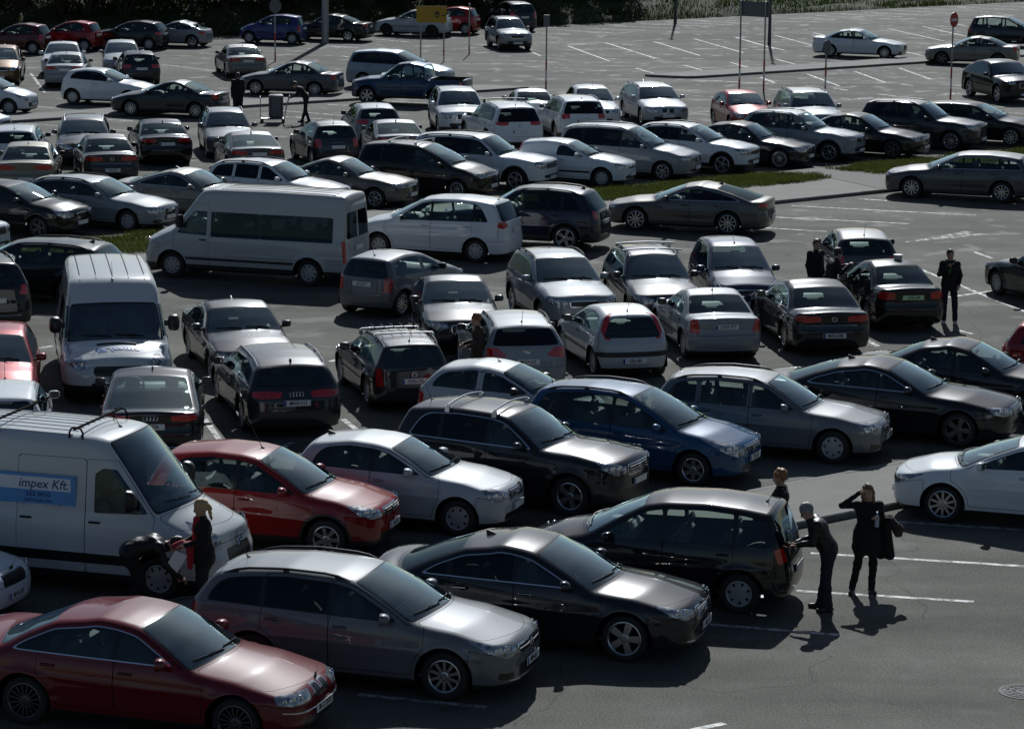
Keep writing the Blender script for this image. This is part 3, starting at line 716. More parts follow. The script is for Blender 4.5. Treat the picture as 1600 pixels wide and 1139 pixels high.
SP['saloon_b7'] = spec('sedan', 4.77, 1.82, 1.47, 2.712, .92, zn=.76, zc=.99, tl=tl_wide(.78, .94, .34), grille=[gr_box(.46, .60, .72)], intake=[gr_box(.55, .28, .40)], zt=1.02)
SP['saloon_av'] = spec('sedan', 4.31, 1.71, 1.50, 2.48, .82, zn=.76, zc=1.02, tl=tl_wide(.78, .98, .48, 1.02), dr=3.0, db=3.78, zrb=1.06, zt=1.06, dloR=(3.5, 3.05), grille=[gr_box(.38, .58, .72)], flank=.9)
SP['mpv_g'] = spec('mpv', 4.52, 1.828, 1.684, 2.788, .88, zn=.86, zc=1.12, zbF=1.0, zbR=1.10, dr=4.12, zrb=1.12, tl=[(.50, .98), (.80, .92), (1.06, .98), (1.02, 1.10), (.70, 1.12)], dloR=(4.02, 3.62), rb=.06, grille=[gr_box(.40, .70, .78)], intake=[gr_box(.5, .30, .55)])
SP['suv_60'] = spec('suv', 4.627, 1.891, 1.70, 2.774, .87, zn=.98, zc=1.14, tl=[(.66, .92), (.95, .88), (1.0, 1.05), (.86, 1.46), (.74, 1.46), (.78, 1.05)], dr=4.12, zr=1.60, dloR=(4.10, 3.70), grille=[gr_box(.38, .66, .86)], rb=.12)
SP['coupe_cc'] = spec('sedan', 4.80, 1.855, 1.417, 2.711, .95, zn=.76, zc=.97, dc=1.32, dw=2.28, dr=3.30, db=4.50, zrb=1.03, zt=1.02, zr=1.345, dloR=(4.12, 3.42), tl=tl_wide(.82, .96, .46, 1.10), grille=[gr_box(.42, .60, .70)], intake=[gr_box(.55, .28, .40)], R=.335, hl=[(.48, .60), (.80, .58), (1.10, .64), (1.30, .76), (1.0, .76), (.52, .72)])
SP['estate_m'] = spec('wagon', 4.83, 1.886, 1.512, 2.85, .97, zn=.80, zc=1.03, zbF=.94, zbR=1.04, dc=1.30, dw=2.28, R=.335, tl=tl_vert(.84, 1.08, .66, 1.0), dr=4.40, dloR=(4.45, 4.10), zr=1.42, grille=[gr_box(.4, .62, .70)], intake=[gr_box(.5, .28, .48)], rb=.16)
SP['mini_c2'] = spec('hatch', 3.666, 1.66, 1.46, 2.315, .76, zn=.80, zc=1.06, zbF=.96, zbR=.98, dc=.92, dw=1.78, pil=[2.12], door_n=2, pilw=.07, blackpil=False, dloR=(3.30, 3.08), tl=tl_vert(.62, .98, .62, .90), zrb=.96, dr=3.38, rb=.06, flank=.95, zr=1.38, grille=[gr_box(.3, .56, .62)])
SP['saloon_s60'] = spec('sedan', 4.58, 1.80, 1.43, 2.715, .90, zn=.78, zc=.98, grille=[gr_box(.28, .52, .68)], intake=[gr_box(.55, .28, .40)], tl=tl_vert(.74, .98, .66, 1.0), hl=[(.40, .60), (.74, .58), (1.02, .64), (1.14, .74), (.9, .76), (.42, .72)])
SP['crossover_q'] = spec('suv', 4.315, 1.78, 1.60, 2.63, .86, zn=.92, zc=1.10, zbF=1.0, zbR=1.10, dc=1.18, dw=2.10, grille=[gr_box(.34, .68, .80)], intake=[gr_box(.55, .40, .52)], tl=tl_wide(.92, 1.10, .5), hl=[(.42, .68), (.76, .66), (1.06, .76), (1.24, .92), (.95, .90), (.46, .82)], clad=.38, R=.345)
SP['estate_o'] = spec('wagon', 4.60, 1.77, 1.52, 2.65, .92, zn=.80, zc=1.0, grille=[gr_box(.32, .58, .74)], intake=[gr_box(.5, .30, .44)], zbF=.92, hl=[(.40, .60), (.74, .58), (1.04, .64), (1.20, .78), (.9, .78), (.44, .72)])
SP['mpv_b'] = spec('mpv', 4.169, 1.719, 1.62, 2.58, .80, zn=.86, zc=1.10, grille=[gr_box(.34, .64, .74)], intake=[gr_box(.5, .30, .42)], tl=tl_vert(.74, 1.10))
SP['hatch_d'] = spec('hatch', 4.26, 1.77, 1.50, 2.6, .92, zn=.78, zc=1.02, tl=tl_vert(.72, 1.0), grille=[gr_box(.4, .60, .70)])
SP['hatch_l'] = spec('hatch', 4.32, 1.77, 1.46, 2.58, .92, zn=.82, zc=1.03, dc=1.02, dw=2.05, zbF=.95, grille=[[(-.1, .58), (.17, .58), (.20, .70), (-.1, .72)]], intake=[gr_box(.55, .28, .42)], hl=[(.40, .62), (.74, .60), (1.04, .68), (1.24, .86), (.9, .82), (.44, .74)])
SP['estate_b6'] = spec('wagon', 4.586, 1.772, 1.43, 2.642, .92, zn=.76, zc=.98, grille=[[(-.1, .32), (.26, .32), (.29, .46), (.27, .66), (-.1, .66)]], intake=[[(.42, .27), (.72, .29), (.70, .38), (.44, .37)]], tl=tl_wide(.76, .92), hl=[(.40, .56), (.74, .54), (1.02, .60), (1.16, .72), (.90, .73), (.44, .68)])
SP['saloon_s8'] = spec('sedan', 4.65, 1.83, 1.42, 2.72, .90, zn=.78, zc=.99, dr=3.05, db=4.15, dloR=(3.82, 3.12), tl=tl_wide(.8, .98), chrome=True)
SP['estate_sk'] = spec('wagon', 4.57, 1.77, 1.48, 2.6, .90, zn=.76, zc=.99, tl=tl_vert(.66, .98), blackpil=False, pilw=.045, grille=[gr_box(.34, .58, .74)])
SP['saloon_v4'] = spec('sedan', 4.47, 1.77, 1.45, 2.64, .90, zn=.80, zc=1.0, dr=2.95, db=3.92, dloR=(3.62, 3.02), grille=[gr_box(.28, .54, .70)], intake=[gr_box(.5, .28, .40)], tl=tl_vert(.76, 1.0, .66, 1.0))
SP['mpv_pic'] = spec('mpv', 4.59, 1.83, 1.66, 2.73, .88, zn=.84, zc=1.10, dc=.90, dw=2.15, zbF=.98, zbR=1.05, tl=tl_vert(.95, 1.35, .74, .95), grille=[gr_box(.42, .70, .76)], intake=[gr_box(.5, .32, .48)], wsb=.03)
SP['suv_j'] = spec('suv', 4.888, 1.878, 1.69, 2.89, .93, zn=.98, zc=1.14, grille=[gr_box(.42, .72, .90)], intake=[gr_box(.55, .42, .52)], clad=.36, hl=[(.46, .74), (.78, .72), (1.08, .80), (1.14, .96), (.9, .96), (.48, .90)])
SP['car_van'] = spec('hatch', 3.92, 1.68, 1.45, 2.49, .78, zn=.80, zc=1.02, pil=[2.32], door_n=2, dloR=(2.36, 2.30), grille=[gr_box(.30, .62, .70)], intake=[gr_box(.5, .28, .40)], tl=tl_vert(.70, 1.30, .72, .92), stripe=(.46, .52), rear_window=True, zr=1.37, dr=3.62, hl=[(.44, .60), (.74, .60), (1.0, .68), (1.12, .84), (.86, .82), (.48, .74)])
SP['mpv_sh'] = spec('mpv', 4.854, 1.904, 1.72, 2.92, .92, zn=.88, zc=1.12, zbF=1.0, zbR=1.08, grille=[gr_box(.46, .64, .76)], intake=[gr_box(.6, .30, .40)], tl=tl_wide(.98, 1.14, .5), dc=1.08, dw=2.15, hl=[(.50, .66), (.82, .64), (1.10, .72), (1.26, .86), (1.0, .86), (.54, .78)])
SP['saloon_5'] = spec('sedan', 4.841, 1.846, 1.468, 2.888, .83, zn=.78, zc=.99, grille=[[(.03, .56), (.24, .56), (.23, .70), (.04, .70)]], intake=[gr_box(.5, .27, .38)], tl=tl_wide(.78, .96, .46, 1.12), R=.335, dc=1.36, hl=[(.38, .60), (.78, .58), (1.06, .66), (1.22, .78), (.9, .77), (.40, .72)])
SP['suv_t'] = spec('suv', 4.433, 1.809, 1.68, 2.604, .90, zn=.95, zc=1.13, grille=[gr_box(.44, .74, .88)], intake=[gr_box(.55, .40, .54)], clad=.36, tl=tl_wide(.98, 1.14, .5))
SP['saloon_80'] = spec('sedan', 4.851, 1.861, 1.493, 2.835, .95, zn=.80, zc=1.02, grille=[gr_box(.28, .54, .72)], intake=[gr_box(.5, .28, .40)], tl=tl_vert(.76, 1.02, .62, 1.0), R=.335)
SP['suv_so'] = spec('suv', 4.685, 1.885, 1.70, 2.70, .95, zn=.98, zc=1.15, grille=[gr_box(.38, .70, .82)], intake=[gr_box(.5, .40, .54)], dloR=(4.28, 3.90), hl=[(.44, .78), (.80, .74), (1.14, .84), (1.34, 1.0), (.95, .98), (.48, .90)])
SP['estate_5'] = spec('wagon', 4.90, 1.86, 1.46, 2.97, .84, zn=.78, zc=.99, grille=[[(.03, .54), (.25, .54), (.24, .70), (.04, .70)]], intake=[gr_box(.55, .27, .40)], tl=tl_wide(.84, 1.0, .4), R=.335, hl=[(.38, .60), (.78, .58), (1.06, .66), (1.22, .78), (.9, .77), (.40, .72)])
SP['hatch_g'] = spec('hatch', 4.20, 1.76, 1.48, 2.58, .88, zn=.78, zc=1.0, tl=tl_wide(.82, 1.0, .46), grille=[gr_box(.36, .60, .72)], intake=[gr_box(.5, .28, .42)])
SP['coupe_5'] = spec('sedan', 4.63, 1.85, 1.38, 2.75, .88, zn=.74, zc=.95, dr=3.05, db=4.30, dloR=(3.75, 3.15), tl=tl_wide(.78, .92, .42), zr=1.30)
SP['suv_big'] = spec('suv', 4.795, 1.94, 1.70, 2.90, .90, zn=.98, zc=1.16, grille=[gr_box(.42, .72, .88)], intake=[gr_box(.6, .42, .56)], tl=tl_wide(.98, 1.14, .48), R=.37)
SP['suv_x3'] = spec('suv', 4.65, 1.88, 1.66, 2.81, .85, zn=.98, zc=1.13, grille=[[(.03, .70), (.26, .70), (.25, .88), (.04, .88)]], intake=[gr_box(.55, .42, .56)], tl=[(.60, .94), (.96, .92), (1.02, 1.10), (.64, 1.14)], R=.36, hl=[(.38, .74), (.78, .72), (1.06, .80), (1.20, .92), (.9, .92), (.40, .88)])
SP['hatch_s'] = spec('hatch', 3.96, 1.74, 1.46, 2.54, .80, zn=.78, zc=1.02, grille=[gr_box(.3, .52, .68)], intake=[gr_box(.5, .27, .38)])
SP['hatch_f'] = spec('hatch', 3.95, 1.72, 1.48, 2.49, .80, zn=.80, zc=1.02, pil=[2.40], door_n=2, tl=[(.62, .90), (.86, .88), (.94, 1.10), (.78, 1.12)], zbR=1.08, dloR=(3.42, 3.2))
SP['saloon_407'] = spec('sedan', 4.676, 1.811, 1.447, 2.725, 1.02, zn=.72, zc=.98, dc=1.25, dw=2.28, dr=3.15, tl=tl_vert(.78, .98, .60, 1.0), grille=[gr_box(.4, .34, .55)])
SP['city_107'] = spec('hatch', 3.43, 1.63, 1.465, 2.34, .72, zn=.78, zc=1.02, dc=.82, dw=1.72, grille=[gr_box(.42, .32, .50)], hl=[(.42, .58), (.70, .56), (.98, .66), (1.20, .88), (.85, .80), (.48, .70)], dr=3.12)
SP['saloon_co'] = spec('sedan', 4.41, 1.71, 1.47, 2.60, .85, zn=.76, zc=1.0, tl=tl_vert(.74, .96, .64, .98), dr=3.05, db=3.86, dloR=(3.58, 3.1), flank=.95)
SP['mpv_sm'] = spec('mpv', 4.77, 1.88, 1.65, 2.85, .95, zn=.84, zc=1.10, dc=1.15, dw=2.25, tl=tl_wide(.96, 1.12, .5), zbF=.98, zbR=1.10)
SP['pickup'] = dict(L=5.0, W=1.80, H=1.78, wb=3.0, fo=.82, kind='pickup', dc=1.25, dw=2.02, dr=3.22, db=3.36, zn=.98, zc=1.18, zbF=1.06, zbR=1.10, zrb=1.5, zt=1.14, zr=1.68, gc=.30, R=.37, tw=.24, flare=.05, dloR=(3.36, 3.10), pil=[2.30, 3.45], tt=.30, clad=.42, bed=(3.50, 4.88, .74), tl=tl_vert(.74, 1.06, .74, 1.0), grille=[gr_box(.42, .62, .86)], rfz=[(.2, .10), (.45, 0), (.6, .02), (1.2, .03), (1.5, .05)], gate=False, doors=[(1.27, 2.30), (2.30, 3.30)])
SP['city_m'] = spec('hatch', 3.50, 1.55, 1.52, 2.34, .66, zn=.80, zc=1.06, zbF=.96, zbR=1.04, dc=.80, dw=1.62, tl=tl_vert(.66, .98, .60, .86), dr=3.22, flank=.85)
SP['hatch_al'] = spec('hatch', 4.20, 1.71, 1.47, 2.60, .85, zn=.76, zc=1.0, dr=3.60, stripe=(.50, .56), zr=1.36)
SP['coupe_pu'] = spec('hatch', 3.98, 1.67, 1.34, 2.45, .86, zn=.70, zc=.92, zbF=.84, zbR=.92, dr=3.05, zr=1.22, zrb=.92, rb=.10, pil=[2.45], door_n=2, dloR=(3.35, 2.95), tl=tl_wide(.66, .82, .5, 1.1))
SP['swift'] = spec('hatch', 3.70, 1.69, 1.50, 2.39, .78, zn=.80, zc=1.04, tl=tl_vert(.68, .98, .60, .92), zbR=1.04, dr=3.36)
SP['suv_f'] = spec('suv', 4.50, 1.74, 1.59, 2.53, .90, zn=.90, zc=1.06, zbF=.98, zbR=1.02, grille=[gr_box(.36, .66, .80)], intake=[gr_box(.55, .40, .52)], tl=tl_vert(.80, 1.02), clad=.40)
SP['suv_6'] = spec('suv', 4.877, 1.983, 1.69, 2.933, .86, zn=1.0, zc=1.16, dr=4.05, zr=1.50, grille=[[(.03, .70), (.28, .70), (.27, .90), (.04, .90)]], intake=[gr_box(.6, .42, .58)], R=.385, tl=tl_wide(1.0, 1.14, .5), dloR=(4.2, 3.7))
# which shape stands where: photo id -> shape
SHAPE = dict(A0='estate_sk', A1='saloon_e', A2='estate_j', A3='saloon_i', A4='mpv_s', B0='panel_van', B1='crossover_x', B2='hatch_p', B3='suv_c', B4='estate_3', B5='estate_h', B6='saloon_9', B7='saloon_93', B8='hatch_d', B9='bubble_k', B10='hatch_c',
    C1='high_van', C2='liftback_7', C3='saloon_a4', C4='estate_a6', C5='estate_pv', C6='hatch_j', C7='hatch_co', C8='saloon_g', C9='saloon_b7', C10='saloon_av', C11='hatch_d', C12='estate_pv',
    D1='minibus', D2='mpv_g', D3='suv_60', D4='coupe_cc', D5='estate_m', D6='mini_c2', D7='saloon_s60', D8='crossover_q', D9='estate_o', D10='mpv_b', D11='hatch_d', D12='estate_b6', D13='estate_a6', D14='suv_60',
    E1='hatch_l', E2='estate_b6', E3='saloon_s8', E4='estate_sk', E5='saloon_v4', E6='mpv_pic', E7='suv_j', E8='car_van', E9='mpv_sh', E10='crossover_q', E11='saloon_5', E12='suv_t', E13='saloon_80', E14='suv_so', E15='estate_m', E16='suv_j',
    F1='saloon_b7', F2='estate_sk', F3='suv_big', F4='saloon_b7', F5='saloon_a4', F6='estate_o', F7='coupe_5', F8='swift', F9='hatch_g', F10='coupe_5', F11='suv_x3', F12='suv_big', F13='saloon_g', F14='suv_x3', F15='hatch_g', F16='estate_5', F17='hatch_s', F18='suv_big',
    G1='crossover_x', G2='saloon_93', G3='saloon_93', G4='hatch_g', G5='hatch_s', G6='saloon_a4', G7='hatch_f', G8='saloon_407', G9='city_107', G10='hatch_s', G11='saloon_co', G12='mpv_sm', G13='pickup',
    H1='swift', H2='swift', H3='hatch_s', H4='coupe_pu', H5='city_m', H6='saloon_a4', H7='hatch_al', H8='swift', H9='suv_f', H10='mpv_b', H11='saloon_a4', H12='saloon_s60', H13='mpv_b', H14='suv_6')
# ---------------------------------------------------------------- wheels
WHEELC = {}
def wheel_meshes(R, tw, style):
    key = (round(R, 3), round(tw, 3), style)
    if key in WHEELC: return WHEELC[key]
    rr = R*0.665 if style not in ('cap', 'steel') else R*0.62
    if style in ('multi', 'ten18', 'five18'): rr = R*0.72
    h = tw/2
    t = MB(); t.lathe([(rr-0.015, -h*.8), (rr+0.012, -h*.98), (R-0.035, -h), (R-0.010, -h*.82), (R, -h*.5), (R, h*.5), (R-0.010, h*.82), (R-0.035, h), (rr+0.012, h*.98), (rr-0.015, h*.8)], 36, 'Y')
    tm = t.mesh('tyre', M_TYRE, True)
    r = MB()
    r.lathe([(rr+0.012, h*.92), (rr-0.008, h*.97), (rr-0.022, h*.86), (rr-0.03, h*.3), (rr-0.035, -h*.6)], 36, 'Y')
    f = h*0.80
    def face(a0, a1, r0, r1, y0, y1, w1=None):
        pass
    ns = {'ten': 10, 'ten18': 10, 'five': 5, 'five18': 5, 'seven': 7, 'multi': 16, 'cap': 7, 'six': 6, 'steel': 8}[style]
    if style in ('cap', 'steel'):
        prof = [(0.0, f*1.06), (0.05, f*1.05), (rr*0.45, f*1.0), (rr*.97, f*.93)]
        # cover with slots near the rim
        n = ns*4
        for k in range(n):
            a0, a1 = 2*math.pi*k/n, 2*math.pi*(k+1)/n
            slot = k % 4 == 0
            rs = [0.0, rr*.55, rr*.62, rr*.88, rr*.98]; ys = [f*1.06, f*1.0, f*.99, f*.95, f*.93]
            for i in range(4):
                if slot and i == 2: continue
                P = lambda rad, yy, a: (rad*math.cos(a), yy, rad*math.sin(a))
                r.add([P(rs[i], ys[i], a0), P(rs[i+1], ys[i+1], a0), P(rs[i+1], ys[i+1], a1), P(rs[i], ys[i], a1)], [(0, 1, 2, 3)])
    else:
        r.lathe([(0.0, f*.98), (0.045, f*.98), (0.075, f*.86), (0.08, f*.3)], 20, 'Y')
        for k in range(ns):
            a = 2*math.pi*(k+.5)/ns
            w0 = {5: .040, 6: .036, 7: .03, 10: .021, 16: .010}[ns]; w1 = w0*{5: 1.35, 6: 1.2, 7: 1.1, 10: .95, 16: 1.0}[ns]
            ca, sa = math.cos(a), math.sin(a)
            def P(rad, w, y): return (rad*ca-w*sa, y, rad*sa+w*ca)
            q = [P(0.05, -w0, f*.92), P(0.05, w0, f*.92), P(rr-.012, w1, f*.98), P(rr-.012, -w1, f*.98), P(0.05, -w0*1.2, f*.45), P(0.05, w0*1.2, f*.45), P(rr-.012, w1*1.2, f*.55), P(rr-.012, -w1*1.2, f*.55)]
            r.add(q, [(0, 1, 2, 3), (0, 4, 5, 1), (1, 5, 6, 2), (2, 6, 7, 3), (3, 7, 4, 0)])
    rm = r.mesh('rim', M_RIM if style not in ('cap', 'steel') else M_CAP, False)
    d = MB(); d.lathe([(0.0, 0.01), (rr*.72, 0.01), (rr*.72, -0.01), (0, -0.01)], 20, 'Y')
    d.lathe([(rr*.99, -h*.45), (0.0, -h*.45)], 20, 'Y')
    dm = d.mesh('brake_disc', M_WELL, False)
    WHEELC[key] = (tm, rm, dm); return WHEELC[key]

CARC = {}
PARTMAT = dict(windscreen=M_GL_W, rear_window=M_GL_R, side_window=M_GL_S, window_seal=M_TRIM, window_trim=M_TRIM, pillar=M_TRIM, headlight=M_HL, taillight=M_TL,
               grille=M_MESH, grille_trim=M_CHR, air_intake=M_MESH, fog_light_recess=M_TRIM, lower_trim=M_BLK, side_strip=M_BLK, seam=M_SEAM, rear_trim=M_BLK)
NAMES = dict(seam='panel_gap', pillar='pillar_trim')
def car_parts(key, sp):
    if key in CARC: return CARC[key]
    g = CarGen(**sp); parts = []
    for n, v, f, nn, side in g.build():
        me = mesh_np(NAMES.get(n, n), v, f, nn, PARTMAT.get(n)); parts.append((n, me, side))
    CARC[key] = (g, parts); return CARC[key]

SEATC = {}
def seat_mesh(bench):
    if bench in SEATC: return SEATC[bench]
    b = MB(); w = 1.28 if bench else .50
    b.rbox((0, 0, .12), (.50, w, .18), .05); b.rbox((-.30, 0, .44), (.15, w, .62), .05, ry=R_(-14))
    for y in ((-.38, .38) if bench else (0,)): b.rbox((-.41, y, .83), (.09, .25, .17), .035, ry=R_(-10))
    SEATC[bench] = b.mesh('rear_seat' if bench else 'seat', M_SEAT, True); return SEATC[bench]
SMALL = {}
def small(key, fn, material, smooth=True):
    if key not in SMALL: SMALL[key] = fn().mesh(key, material, smooth)
    return SMALL[key]
def mirror_mesh(big):
    def mk():
        b = MB(); w, hh, dd = (.205, .15, .13) if not big else (.22, .34, .16)
        # rounded shell: lathe-like lofted rings along x
        rings = []
        for x, sc in ((-.5, .93), (-.42, 1.0), (0, .97), (.32, .76), (.5, .40)):
            ring = []
            for k in range(14):
                a = 2*math.pi*k/14; ca, sa = math.cos(a), math.sin(a)
                ring.append((x*dd, math.copysign(abs(ca)**.6, ca)*w/2*sc, math.copysign(abs(sa)**.6, sa)*hh/2*sc))
            rings.append(ring)
        vs = [v for r in rings for v in r]; fs = [tuple(range(14)), tuple(range(56, 70))]
        for k in range(4):
            for i in range(14): fs.append((k*14+i, k*14+(i+1) % 14, k*14+14+(i+1) % 14, k*14+14+i))
        b.add(vs, fs); return b
    return mk
def arm_mesh(big):
    def mk():
        b = MB(); b.rbox((.0, -.09, -.055 if not big else 0), (.05, .16, .04 if not big else .12), .012); return b
    return mk
TXT = {}
def text_mesh(s, size, material, font_scale=1.0, shear=0.0, bold=0.0):
    key = (s, size, material.name, shear, bold)
    if key in TXT: return TXT[key]
    cu = bpy.data.curves.new('lettering', 'FONT'); cu.body = s; cu.size = size; cu.align_x = 'CENTER'; cu.align_y = 'CENTER'; cu.resolution_u = 2; cu.shear = shear; cu.offset = bold; cu.extrude = 0.0008
    o = bpy.data.objects.new('lettering', cu); COL.objects.link(o)
    dg = bpy.context.evaluated_depsgraph_get(); me = bpy.data.meshes.new_from_object(o.evaluated_get(dg)); me.name = 'lettering'
    bpy.data.objects.remove(o); bpy.data.curves.remove(cu)
    me.materials.clear(); me.materials.append(material); TXT[key] = me; return me
def plate(parent, x, z, yaw, tilt, text, eu=True, green=False, w=.52):
    """number plate standing just off the bodywork, facing +x of yaw"""
    M = Matrix.Translation((x, 0, z)) @ Matrix.Rotation(yaw, 4, 'Z') @ Matrix.Rotation(tilt, 4, 'Y')
    me = small('plate%g%d' % (w, green), lambda: MB().rbox((0, 0, 0), (.012, w, .112), .004), M_PLGRN if green else M_PLATE, False)
    o = new_obj('number_plate', me, parent); o.matrix_local = M
    if eu and not green:
        e = new_obj('country_strip', small('strip%g' % w, lambda: MB().box((.0075, -w/2+.026, 0), (.003, .044, .10)), M_PLBLUE, False), o)
    if text:
        t = new_obj('registration_text', text_mesh(text, .105, M_INK, bold=0.0012), o)
        # text lies in xy plane facing +z; turn it to face +x with reading direction +y
        t.matrix_local = Matrix.Translation((.0085, .022 if eu else 0, 0)) @ Matrix.Rotation(R_(90), 4, 'Z') @ Matrix.Rotation(R_(90), 4, 'X') @ Matrix.Scale(.80, 4, (1, 0, 0))
    return o
def emblem_mesh(kind):
    def mk():
        b = MB()
        if kind == 'audi':
            for i in range(4): b.torus((0, (i-1.5)*.062, 0), .042, .0065, 'X', 18, 5)
        elif kind == 'vw':
            b.torus((0, 0, 0), .055, .007, 'X', 22, 5)
            for pts in ([(-.03, .042), (0, .004), (.03, .042)], [(-.045, .022), (-.022, -.04), (0, -.002), (.022, -.04), (.045, .022)]):
                b.tube([(0, u, v) for u, v in pts], .006, 5)
        elif kind == 'opel':
            b.torus((0, 0, 0), .052, .007, 'X', 22, 5); b.tube([(0, -.085, .012), (0, .02, .012), (0, -.02, -.012), (0, .085, -.012)], .006, 5)
        elif kind == 'bmw':
            b.lathe([(0.0, .004), (.045, .004), (.052, 0)], 22, 'X')
        elif kind == 'honda':
            b.tube([(0, -.05, .045), (0, -.042, -.045), (0, .042, -.045), (0, .05, .045), (0, -.05, .045)], .006, 5); b.tube([(0, -.022, .04), (0, -.018, 0), (0, .018, 0), (0, .022, .04)], .006, 5); b.tube([(0, -.018, 0), (0, -.026, -.04)], .006, 5); b.tube([(0, .018, 0), (0, .026, -.04)], .006, 5)
        elif kind == 'lion':
            b.prism([(-.055, .06), (.055, .06), (.05, -.03), (0, -.075), (-.05, -.03)], 0, .012, lambda u, v, h: (h, u, v))
            b.tube([(.016, -.02, -.05), (.016, .0, -.01), (.016, -.025, .02), (.016, .02, .04)], .008, 5); b.tube([(.016, 0, -.01), (.016, .03, .0)], .006, 5)
        elif kind == 'oval':
            b.lathe([(0.0, .006), (.05, .006), (.055, 0)], 22, 'X'); b.v = [(x, y*1.25, z*.62) for x, y, z in b.v]
        elif kind == 'rhomb':
            b.tube([(0, 0, .07), (0, .042, 0), (0, 0, -.07), (0, -.042, 0), (0, 0, .07)], .010, 4)
        elif kind == 'chevrons':
            for dz in (-.03, .02): b.tube([(0, -.06, dz-.025), (0, 0, dz+.025), (0, .06, dz-.025)], .009, 4)
        elif kind == 'iron':
            b.torus((0, 0, 0), .048, .008, 'X', 20, 5); b.tube([(0, .03, .03), (0, .065, .065)], .007, 4)
        elif kind == 'S':
            b.tube([(0, .045, .028), (0, .005, .052), (0, -.045, .022), (0, .045, -.022), (0, -.005, -.052), (0, -.045, -.028)], .009, 4)
        return b
    return mk

